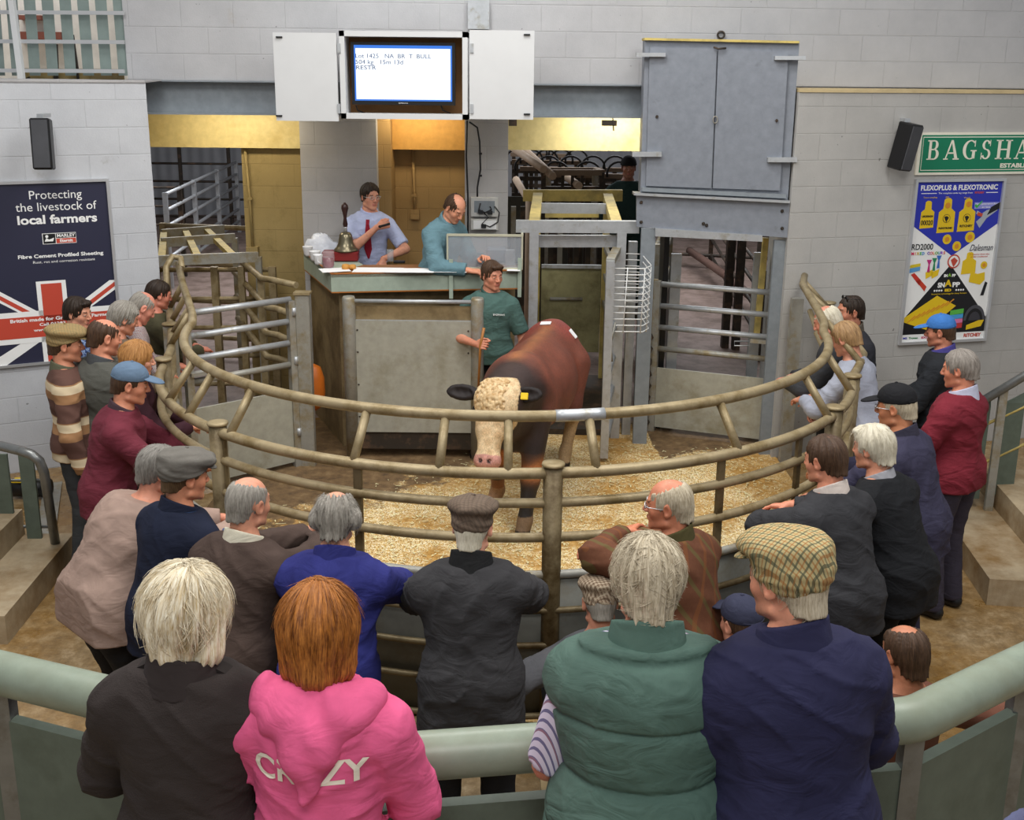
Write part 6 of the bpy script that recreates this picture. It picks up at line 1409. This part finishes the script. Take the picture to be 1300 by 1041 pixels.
# ---- right side
person('bald tanned man in brown and green patterned jacket, chin on folded arms', at=(848, 640), face=44, h=1.70, g=1.05, lean=20, hp=4, hy=30, skin='c98263', hair=D(type='ring', t=.005, nape=.04), hairmat_=Hf, bald=.9, glasses='on',
   top=[D(name='jacket', m=pattern('argyle_jacket', 'argyle', ('5a3626', '6a4430', '5c5a34', '7a4a2a'), 9), inf=.026, hem=.74, amp=.006)], trousers=dt, collar=(fb('olive_dark_collar', '4a4428'), .055, .018), headh=.004,
   arms=(D(w=(.02, .40, 1.34), e=(-1, .75, .0)), D(w=(-.10, .42, 1.30), e=(1, .2, -.2))), hands=(D(curl=.5, dir=(1, .2, 0), back=(0, .5, 1), thumb=(0, -1, .3)), D(curl=.5, dir=(-1, .2, .2), back=(0, .5, 1), thumb=(0, -1, .3))))
person('dark-haired man in charcoal jumper leaning forearms on the right rail', at=(1047, 583), face=32, h=1.74, g=1.06, lean=22, hp=10, hy=10, skin='cf8c70', hair=D(type='ring', t=.009, bc=(0, -.045, .132), br=(.03, .035, .02), nape=.03), hairmat_=Hb, bald=.2,
   top=[D(name='jumper', m=fb('charcoal_jumper', '343437', fold=.35), inf=.024, hem=.80, amp=.006)], trousers=dt, collar=(fb('pale_shirt_collar', 'c8bcb4'), .05, .016), headh=.004,
   arms=(D(w=(-.02, .52, 1.16), e=(-1, .3, -.1)), D(w=(.14, .48, 1.22), e=(1, .0, -.5))), hands=RAILH)
person('white-haired man in black jumper leaning over the right rail', at=(1108, 568), face=38, h=1.71, g=1.06, lean=28, hp=8, hy=6, skin='cf9074', hair=D(type='short', t=.014, fringe=1, nape=.05), hairmat_=Hw,
   top=[D(name='jumper', m=fb('black_jumper', '1c1d20', fold=.4), inf=.024, hem=.80, amp=.006)], trousers=fb('black_trousers', '0f0f11'), collar=(fb('grey_shirt_collar', '9a9aa0'), .04, .012), headh=.004, strands_=500,
   arms=(D(w=(-.04, .56, 1.14), e=(-1, .1, -.3)), D(w=(.12, .55, 1.16), e=(1, .0, -.5))), hands=RAILH)
person('man in black baseball cap and dark purple-grey overalls at right rail', at=(1137, 516), face=50, h=1.76, g=1.08, lean=22, hp=8, hy=6, skin='c4835f', cap=D(type='baseball'), capm=fb('black_baseball', '1d1d20'), hair=D(type='short', t=.006), hairmat_=Hf, glasses='on',
   top=[D(name='overall_top', m=fb('plum_overall', '38364a', fold=.35), inf=.026, hem=.80, amp=.006)], trousers=fb('plum_trousers', '38364a'), collar=(fb('plum_collar', '33313f'), .05, .02), headh=.004, arms=fwd(y=.52, z=1.15), hands=RAILH)
person('grey-haired man in maroon jumper and purple-grey trousers by the steps', at=(1218, 468), face=42, h=1.76, g=1.14, lean=4, hp=10, hy=12, skin='c98468', hair=D(type='short', t=.010), hairmat_=hairmat('mid_grey_hair', '5e564e', 'a09890'), belly=.02,
   top=[D(name='jumper', m=fb('maroon_jumper', '762531', fold=.4), inf=.022, hem=.88, cuff=.10, amp=.007)], trousers=pt, collar=(fb('striped_collar', 'b8bace'), .05, .018), headh=.004, arms=(D(w=(-.20, .34, 1.02), e=(-.7, -.7, -.3)), D(w=(.22, .30, .92), e=(.8, -.8, -.2))))
person('man in bright blue cap and black waxed jacket under the ear tag poster', at=(1210, 446), root=(3.22, 7.95), face=62, h=1.70, g=1.08, lean=8, hp=8, skin='b97a60', cap=D(type='baseball'), capm=fb('bright_blue_cap', '3f74b8'), hair=D(type='short', t=.006), hairmat_=Hb,
   top=[D(name='jacket', m=fb('black_waxed_jacket', '26282c', fold=.35), inf=.03, hem=.78, amp=.007)], trousers=dt, collar=(fb('violet_collar', '4a4486'), .05, .02), headh=.004, arms=fwd(y=.32, z=1.0))
person('bald man in black jacket with forearms on the right rail beside gate', at=(1050, 408), face=62, h=1.76, lean=20, hp=25, skin='cf8b72', hair=D(type='ring', t=.005), hairmat_=Hw, bald=.8, top=[D(name='jacket', m=fb('dark_grey_jacket', '3a3b3e'), inf=.024, hem=.82)], trousers=dt, arms=fwd(y=.42, z=1.12), hands=RAILH)
person('sandy-haired man in pale blue-grey shirt bending at the right rail', at=(1073, 430), face=50, h=1.74, lean=22, hp=22, skin='c98d72', hair=D(type='short', t=.012), hairmat_=hairmat('sandy_hair', '6e5238', 'b89468'), top=[D(name='shirt', m=fb('pale_grey_shirt', 'a2a6b4'), inf=.018, hem=.86)], trousers=fb('grey_brown_trousers', '55504c'), arms=fwd(y=.42, z=1.10), hands=RAILH)
person('dark-haired man with sunglasses on his head in dark zipped jacket', at=(1079, 395), face=112, h=1.76, g=1.06, hp=4, hy=-16, skin='b97c62', hair=D(type='short', t=.006), hairmat_=Hd, glasses='up', top=[D(name='jacket', m=fb('black_brown_jacket', '2b2b30'), inf=.026, hem=.80)], trousers=dt, collar=(fb('taupe_collar', '5a5248'), .06, .02))
# ---- seated low beyond the rail
person('seated person in brown and cream flat cap half hidden beside green gilet man', at=(762, 764), face=5, h=1.66, legs='sit', lean=6, hp=14, skin='c98d74', cap=D(type='flat', w=.95), capm=pattern('cream_check', 'tweed', ('8e7a66', 'a4907a', '5a4636', 'c8b8a0')), hair=D(type='short', t=.004), hairmat_=Hg, top=[D(name='jacket', m=fb('grey_mix_jacket', '5c5c60'), inf=.02, hem=.86)], trousers=dt)
person('seated man in navy baseball cap partly hidden by checked cap man', at=(940, 790), face=28, h=1.66, legs='sit', lean=8, hp=4, skin='c99078', cap=D(type='baseball'), capm=fb('slate_cap', '35374a'), hair=D(type='short', t=.006), hairmat_=Hb, top=[D(name='jacket', m=fb('slate_jacket', '3c3e44'), inf=.02, hem=.86)], trousers=dt)
person('seated balding man with dark back hair by the right rail bend', at=(1148, 828), face=20, h=1.70, legs='sit', lean=4, hp=8, skin='b87a5c', hair=D(type='ring', t=.008, bc=(0, .03, .13), br=(.07, .10, .05), nape=.05), hairmat_=Hb, bald=.3, top=[D(name='shirt', m=fb('rust_shirt', '6a4436'), inf=.016, hem=.86)], trousers=dt)
# ---- nearest row on the stand
T = dict(z0=.5)
wc_ = person('person with wild white-blonde hair in black wool coat with shoulder tabs', at=(240, 775), face=-6, h=1.68, g=1.0, lean=8, hy=-14, hp=8, skin='d8a088', hair=D(type='bob', len=.085, w=1.06, amp=.007, fr=9, L=.10, lift=.016, r=.0016, mess=.30, res=.004), hairmat_=Hbl, strands_=2600,
   top=[D(name='coat', m=fb('black_wool_coat', '352e2c', weave=300, bst=.4, fold=.35), inf=.030, hem=.72, amp=.006, r=.009)], trousers=dt, collar=(fb('black_coat_collar', '322b2a'), .05, .03), headh=.004, arms=(D(w=(-.18, .34, 1.04), e=(-.8, -.6, -1)), D(w=(.20, .36, 1.12), e=(.8, -.6, -1))), hands=RAILH, **T)
for sd in (-1, 1):
    q = MB(); a = Vector(wc_['sp'](sd*.07, -.035, 1.50).tolist()); b = Vector(wc_['sp'](sd*.165, -.02, 1.452).tolist()); q.bar(a+Vector((0, 0, .012)), b+Vector((0, 0, .008)), .045, .012); q.build('shoulder_tab', fb('coat_tab', '2a2422'), wc_['root'])
ph = person('woman with short ginger bob in bright pink hooded sweatshirt', at=(405, 795), face=-4, h=1.66, g=.94, lean=10, hy=4, hp=10, skin='dba085', hair=D(type='bob', len=.10, w=.98, amp=.003, fr=23, L=.09, lift=.003, r=.0018, mess=.07, res=.004), hairmat_=Hgi, strands_=2000,
   top=[D(name='sweatshirt', m=fb('pink_fleece', 'e0608c', fold=.4), inf=.024, hem=.80, amp=.007, r=.009)], trousers=dt, headh=.004, arms=(D(w=(-.12, .34, 1.06), e=(-.6, -.6, -1)), D(w=(.12, .34, 1.06), e=(.6, -.6, -1))), hands=RAILH, **T)
f = Fld(ph['NB']-.26, ph['NB']+.26, .008); sp, so, s_ = ph['sp'], ph['so'], ph['s']
f.ell(sp(0, -.07, 1.425), (.150, .085, .085), .03, so(1.42)); f.cone(sp(-.13, -.03, 1.46), sp(0, -.13, 1.36), .05, .055, .04); f.cone(sp(.13, -.03, 1.46), sp(0, -.13, 1.36), .05, .055, .04); f.cone(sp(0, -.12, 1.38), sp(0, -.155, 1.235), .06, .022, .05)
f.ell(sp(0, .0, 1.54), (.082, .085, .09), .02, so(1.42), 's')
f.add(lambda X, Y, Z: .005*np.sin(48*Z+16*np.abs(X)*3+3*np.sin(20*X))); mk('hood', f.mesh(), fb('pink_hood', 'e0608c', fold=.4), ph['root'])
Rt = Matrix(so(1.2).tolist()) @ Matrix.Rotation(pi/2, 3, 'X')
tx = text('CRAZY', 'back_lettering', fb('cream_print', 'e6dccb'), ph['root'], Rt, Vector([float(v) for v in ph['sp'](.0, -.158, 1.285)]), .085, .29, .001, .002)
from mathutils.bvhtree import BVHTree
def drape(o, targets, ax=(0, 1, 0), lift=.002):
    ax = Vector(ax); T_ = [BVHTree.FromPolygons([v.co for v in q.data.vertices], [tuple(p.vertices) for p in q.data.polygons]) for q in targets]
    k = [(v.co @ ax) for v in o.data.vertices]; mid = (max(k)+min(k))/2
    for v in o.data.vertices:
        org = v.co-ax*1.0; ds = [b.ray_cast(org, ax)[3] for b in T_]; ds = [d for d in ds if d is not None]
        if ds: v.co = org+ax*(min(ds)-lift-(.002 if (v.co @ ax) < mid else 0))
drape(tx, [c for c in ph['root'].children if c.name.startswith('sweatshirt')])
gv = person('man with thick fair-grey hair in quilted green gilet', at=(822, 738), face=-2, h=1.72, g=1.24, lean=10, hy=2, hp=10, skin='cf8c72', hair=D(type='short', t=.020, amp=.004, fr=15, nape=.05, L=.035, lift=.006, r=.0014, mess=.7, res=.004), hairmat_=Hf, strands_=3200,
   top=[D(name='shirt', m=pattern('striped_shirt', 'stripev', ('c6c2d2', '6a6888', '8a6a7a'), 62), inf=.016, hem=.93, sleeve='elbow'), D(name='gilet', m=fb('green_gilet', '50695f', rough=.6, fold=.5), inf=.040, hem=.78, sleeve='none', amp=.0035, r=.008, puff=lambda X, Y, Z: .011*np.exp(-((np.mod(Z-.045, .165)-.0825)/.007)**2)-.006*np.abs(np.cos((Z-.045)/.165*np.pi)))],
   trousers=dt, collar=(fb('gilet_collar', '50695f'), .07, .034), headh=.004, arms=(D(w=(-.20, .30, 1.0), e=(-.5, -.8, -.9)), D(w=(.22, .28, .98), e=(.7, -.8, -.8))), hands=RAILH, **T)
person('man in large checked tweed flat cap and dark navy work jacket', at=(998, 733), face=14, h=1.76, g=1.16, lean=12, hy=24, hp=8, skin='cf8f74', cap=D(type='flat', w=.95, deep=1, edge=-.014), capm=pattern('big_check', 'tweed', ('a8986c', 'b8a87c', '4e5240', '96602e'), .75), hair=D(type='short', t=.010, nape=.05), hairmat_=Hf, strands_=700,
   top=[D(name='jacket', m=fb('navy_work_jacket', '2a2a46', fold=.45), inf=.034, hem=.74, amp=.007, r=.009)], trousers=dt, collar=(fb('navy_work_collar', '2a2a46'), .06, .026), headh=.004, arms=(D(w=(-.16, .34, 1.04), e=(-.9, -.5, -.8)), D(w=(.16, .34, 1.04), e=(.9, -.5, -.8))), hands=RAILH, **T)
person('shoulder of a person in slate-blue top at the bottom right corner', at=(1368, 962), face=10, h=1.70, g=1.1, lean=10, skin='cf8f74', hair=D(type='short'), hairmat_=Hb, top=[D(name='jacket', m=fb('slate_blue_top', '5a5e7c', fold=.4), inf=.026, hem=.78, amp=.006)], trousers=dt, z0=.5)
# ================================================================== the bull
def bull():
    A_ = AZ(700, 470, .9)
    C0 = Vector((.16, 8.62, 0)); ang = atan2(-(-.17-.33), -(7.75-8.85))  # heading from rump to head
    hd = Vector((-.03, 8.0, 0))-Vector((.33, 9.4, 0)); fz = atan2(-hd.x, hd.y)
    t = thing('bull', 'red-brown and black bull with curly cream-white face standing in the ring', 'bull', C0, fz)
    inv = t.matrix_basis.inverted()
    def Lc(px, py, z): v = inv @ AZ(px, py, z); return np.array([v.x, v.y, v.z])
    fa = Lc(664, 676, .03); fb_ = Lc(627, 628, .08); ha = Lc(716, 590, .03); hb = ha+np.array([-.0, .28, 0])
    P = [('e', (0, -.12, .93), (.335, .66, .35), .05), ('e', (0, -.68, 1.07), (.27, .27, .27), .12), ('c', (0, -.88, 1.22), (0, .35, 1.19), .09, .10, .12), ('e', (0, .40, .94), (.285, .30, .34), .12),
         ('c', (0, .50, 1.08), (0, .98, 1.07), .24, .165, .12), ('c', (0, .55, .85), (0, .92, .88), .19, .12, .10), ('c', (0, .62, .70), (0, .45, .66), .10, .12, .1)]
    sx = -1 if fa[0] > 0 else 1
    def leg(ft, side, front, lift=0):
        s = 1 if ft[0] > 0 else -1; s = side
        if front: pts = [np.array([s*.16, .50, .88]), np.array([s*.17, (.50+ft[1])/2+.04, .42]), np.array([ft[0]*.6+s*.17*.4, ft[1]-.02, .12]), np.array([ft[0], ft[1]+.02, .04])]; rs = (.125, .068, .050, .058)
        else: pts = [np.array([s*.17, -.66, .98]), np.array([s*.19, -.50, .68]), np.array([s*.18, ft[1]-.14, .46]), np.array([ft[0], ft[1]-.05, .14]), np.array([ft[0], ft[1], .04])]; rs = (.19, .13, .060, .048, .056)
        return [('c', pts[i], pts[i+1], rs[i], rs[i+1], .05) for i in range(len(pts)-1)]
    lr = sorted([fa, fb_], key=lambda v: v[0])
    # the heading is turned to the camera: local +x is the picture's left
    P += leg(fa, -1 if fa[0] < fb_[0] else 1, True)+leg(fb_, 1 if fa[0] < fb_[0] else -1, True)
    hs_ = 1 if ha[0] > 0 else -1; P += leg(ha, hs_, False)+leg(np.array([-hs_*.16, ha[1]+.1, .03]), -hs_, False)
    # head: poll and muzzle taken where the photo shows them
    poll = inv @ AY(626, 494, 7.68); muz = inv @ AY(618, 588, 7.45); poll = np.array(poll); muz = np.array(muz)
    d = nrm(muz-poll); L = np.linalg.norm(muz-poll)
    side = nrm(np.cross(d, [0, 1, 0])); side = side if side[0] > 0 else -side; fr = nrm(np.cross(side, d)); fr = fr if fr[1] > 0 else -fr
    g = lambda a, b, c: poll+side*a+fr*b+d*c
    P += [('c', (0, .90, 1.08), g(0, -.10, .06), .17, .13, .08), ('e', g(0, -.03, .07), (.128, .10, .10), .04, frame3(side, -d)), ('c', g(-.045, -.03, .06), g(-.035, -.02, .30), .088, .072, .04), ('c', g(.045, -.03, .06), g(.035, -.02, .30), .088, .072, .04),
          ('c', g(0, -.02, .28), g(0, -.02, L-.03), .090, .080, .04), ('c', g(-.04, -.01, L-.02), g(.04, -.01, L-.02), .062, .062, .03), ('c', g(0, -.10, .16), g(0, -.08, L-.06), .08, .055, .05), ('e', g(0, -.05, -.02), (.10, .08, .05), .04)]
    for s in (-1, 1):
        P += [('e', g(s*.118, -.0, .155), (.026, .026, .026), .02), ('se', g(s*.035, .055, L-.012), (.015, .02, .012), .01)]
    H = .013; f = Fld((-.62, -1.25, -.03), (.62, 1.55, 1.62), H)
    f.prims(P); f.cone((0, -.98, 1.20), (0, -1.02, .72), .035, .025, .03); f.ell((0, -1.02, .62), (.05, .05, .14), .03)
    f.v = np.maximum(f.v, -f.ax[2][None, None, :]+0*f.v+.004)
    V, Q = f.mesh()
    x, y, z = V.T; hc = (V-poll) @ d; near = np.linalg.norm(V-poll-np.outer(np.clip(hc, 0, L), d), axis=1)
    rnd = lambda a, b: np.sin(x*a+y*b*1.3+1)*np.sin(y*a-z*b)*np.sin(z*a*1.2+x*b)
    col = np.tile(lin('7c4434'), (len(V), 1))
    def bl(m, c):
        nonlocal col
        m = np.clip(m, 0, 1)[:, None]; col = col*(1-m)+lin(c)*m
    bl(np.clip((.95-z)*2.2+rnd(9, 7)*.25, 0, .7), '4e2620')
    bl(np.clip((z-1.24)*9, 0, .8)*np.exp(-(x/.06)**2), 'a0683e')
    bl(np.clip((z-1.18)*8, 0, .7)*np.clip((-.45-y)*5, 0, 1)*np.clip(1-(-.85-y)*5, 0, 1), '8e3430')
    bl(np.clip((y-.46+.30*np.clip(1.15-z, 0, 1)+rnd(11, 5)*.10-.5*(z > 1.5))*5, 0, 1)*.93, '1f1514')
    bl(np.clip((y-.55)*6, 0, 1)*np.clip((z-1.14)*7, 0, 1)*.35, '4a3c3c')
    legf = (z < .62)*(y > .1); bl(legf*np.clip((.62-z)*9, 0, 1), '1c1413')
    bl(legf*np.exp(-((z-.50)/.07)**2)*1.6*(rnd(13, 9)*.7+.9), 'b5703a'); bl((z < .26)*(y > .1)*.75*(fb_[0]*0+1)*(np.abs(x-fb_[0]) < .12), '8f5a34'); bl((z < .16)*(y > .1)*.6, 'a08466')
    hl = (z < .62)*(y < .1)*(y > -1.0); bl(hl*np.clip((.55-z)*7, 0, 1)*.9, 'b39a74'); bl((y < -1.0)*(z < .75), '5a3428')
    bl((z < .065)*1.0, '2a211c')
    face_ = (near < .20)*(hc > -.10)*((V-poll) @ fr > -.115); bl(face_*1.0, 'e2cba4'); bl(face_*np.clip(rnd(34, 28)*1.1+.1, 0, .45), 'b98f5e'); bl((near < .2)*(hc > -.06)*((V-poll) @ fr <= -.105)*.9, '1c1413')
    bl((hc > L-.055)*(near < .13)*1.0, 'c48f84')
    for s in (-1, 1): e = np.linalg.norm(V-g(s*.124, .008, .155), axis=1); bl((e < .030)*1.0, '241a16'); e = np.linalg.norm(V-g(s*.036, .06, L-.010), axis=1); bl((e < .018)*1.0, '2a1614')
    m = NT('cattle_coat'); a = m.n('ShaderNodeAttribute', attribute_name='coat').outputs['Color']
    n1 = m.noise(60, 5, .7, m.co(scale=(2.5, .8, 1.4))); n2 = m.noise(5, 6, .65)
    m.base(m.mix(1.0, m.mix(1.0, a, m.ramp(n1, [(.3, (.66, .63, .60)), (.7, (1.35, 1.32, 1.28))]), 'MULTIPLY'), m.ramp(n2, [(.3, (.72, .70, .68)), (.7, (1.25, 1.22, 1.2))]), 'MULTIPLY')); m.rough(.55); m.bump(m.math('ADD', m.noise(60, 6, .75, m.co(scale=(3, 1, 3))), m.noise(16, 4, .6)), .6, .012)
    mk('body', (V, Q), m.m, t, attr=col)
    # curly forelock
    f = Fld(poll-.24, poll+.24, .0065)
    R_ = np.random.RandomState(5)
    from mathutils.bvhtree import BVHTree
    bt = BVHTree.FromPolygons([Vector(v) for v in V.tolist()], [tuple(q) for q in Q.tolist()])
    for i in range(330):
        a = R_.uniform(-.115, .115)*(1 if R_.rand() < .7 else .6); c = R_.uniform(-.075, .19); hit = bt.ray_cast(Vector(g(a, .4, c).tolist()), Vector((-fr).tolist()))[0]
        if hit is not None: f.ell(np.array(hit)+fr*R_.uniform(-.006, .003), (.0115, .012, .015), .004)
    mk('forelock', f.mesh(), dirty('cream_curls', 'd8bd92', 'b08a58', .7, amt=(.4, .65), sc=30), t)
    # ears: broad leaves hanging sideways, black
    for s, nm in ((-1, 'ear'), (1, 'ear')):
        f = Fld(poll-.45, poll+.45, .009); e0 = g(s*.115, -.06, .03); e1 = g(s*.33, -.04, .02); mid = (e0+e1)/2
        R = frame3(e1-e0, fr); f.cone(e0, (e0+mid)/2, .035, .035, .02); f.ell(mid+(e1-e0)*.08, (.125, .062, .030), .02, R); f.ell(mid+(e1-e0)*.12+fr*.028, (.085, .034, .022), .012, R, 's')
        f.add(lambda X, Y, Z: .002*np.sin(X*120)*np.sin(Z*90)); mk('ear', f.mesh(), plain('black_hair_ear', '1d1514', .7), t)
        if s*side[0] < 0 or True:
            pass
    # yellow tag in the ear on the picture's right
    s = -1 if (t.matrix_basis @ Vector(g(1, 0, 0))).x < (t.matrix_basis @ Vector(g(-1, 0, 0))).x else 1
    c = g(s*.24, .012, .045); q = MB(); q.box(c, (.055, .012, .05), R=Matrix(frame3(side, -d).tolist()), bev=.004); o = q.build('ear_tag', yel, t); o['label'] = 'yellow plastic ear tag'
    from mathutils.bvhtree import BVHTree
    bt = BVHTree.FromPolygons([Vector(v) for v in V.tolist()], [tuple(q) for q in Q.tolist()]); co_ = inv @ Vector((0, 0, CAMZ))
    for px, py in ((693, 411), (727, 424)):
        h = bt.ray_cast(co_, (inv @ AZ(px, py, 1.3)-co_).normalized())
        if h[0] is None: continue
        nn = h[1]; xx = nn.cross(Vector((0, 1, 0))).normalized(); yy = nn.cross(xx); q = MB(); q.box(h[0]+nn*.006, (.09, .055, .006), R=Matrix((xx, yy, nn)).transposed()); o = q.build('lot_sticker', M['paper'], t); o['label'] = 'white paper lot sticker'
bull()
bpy.context.view_layer.update()
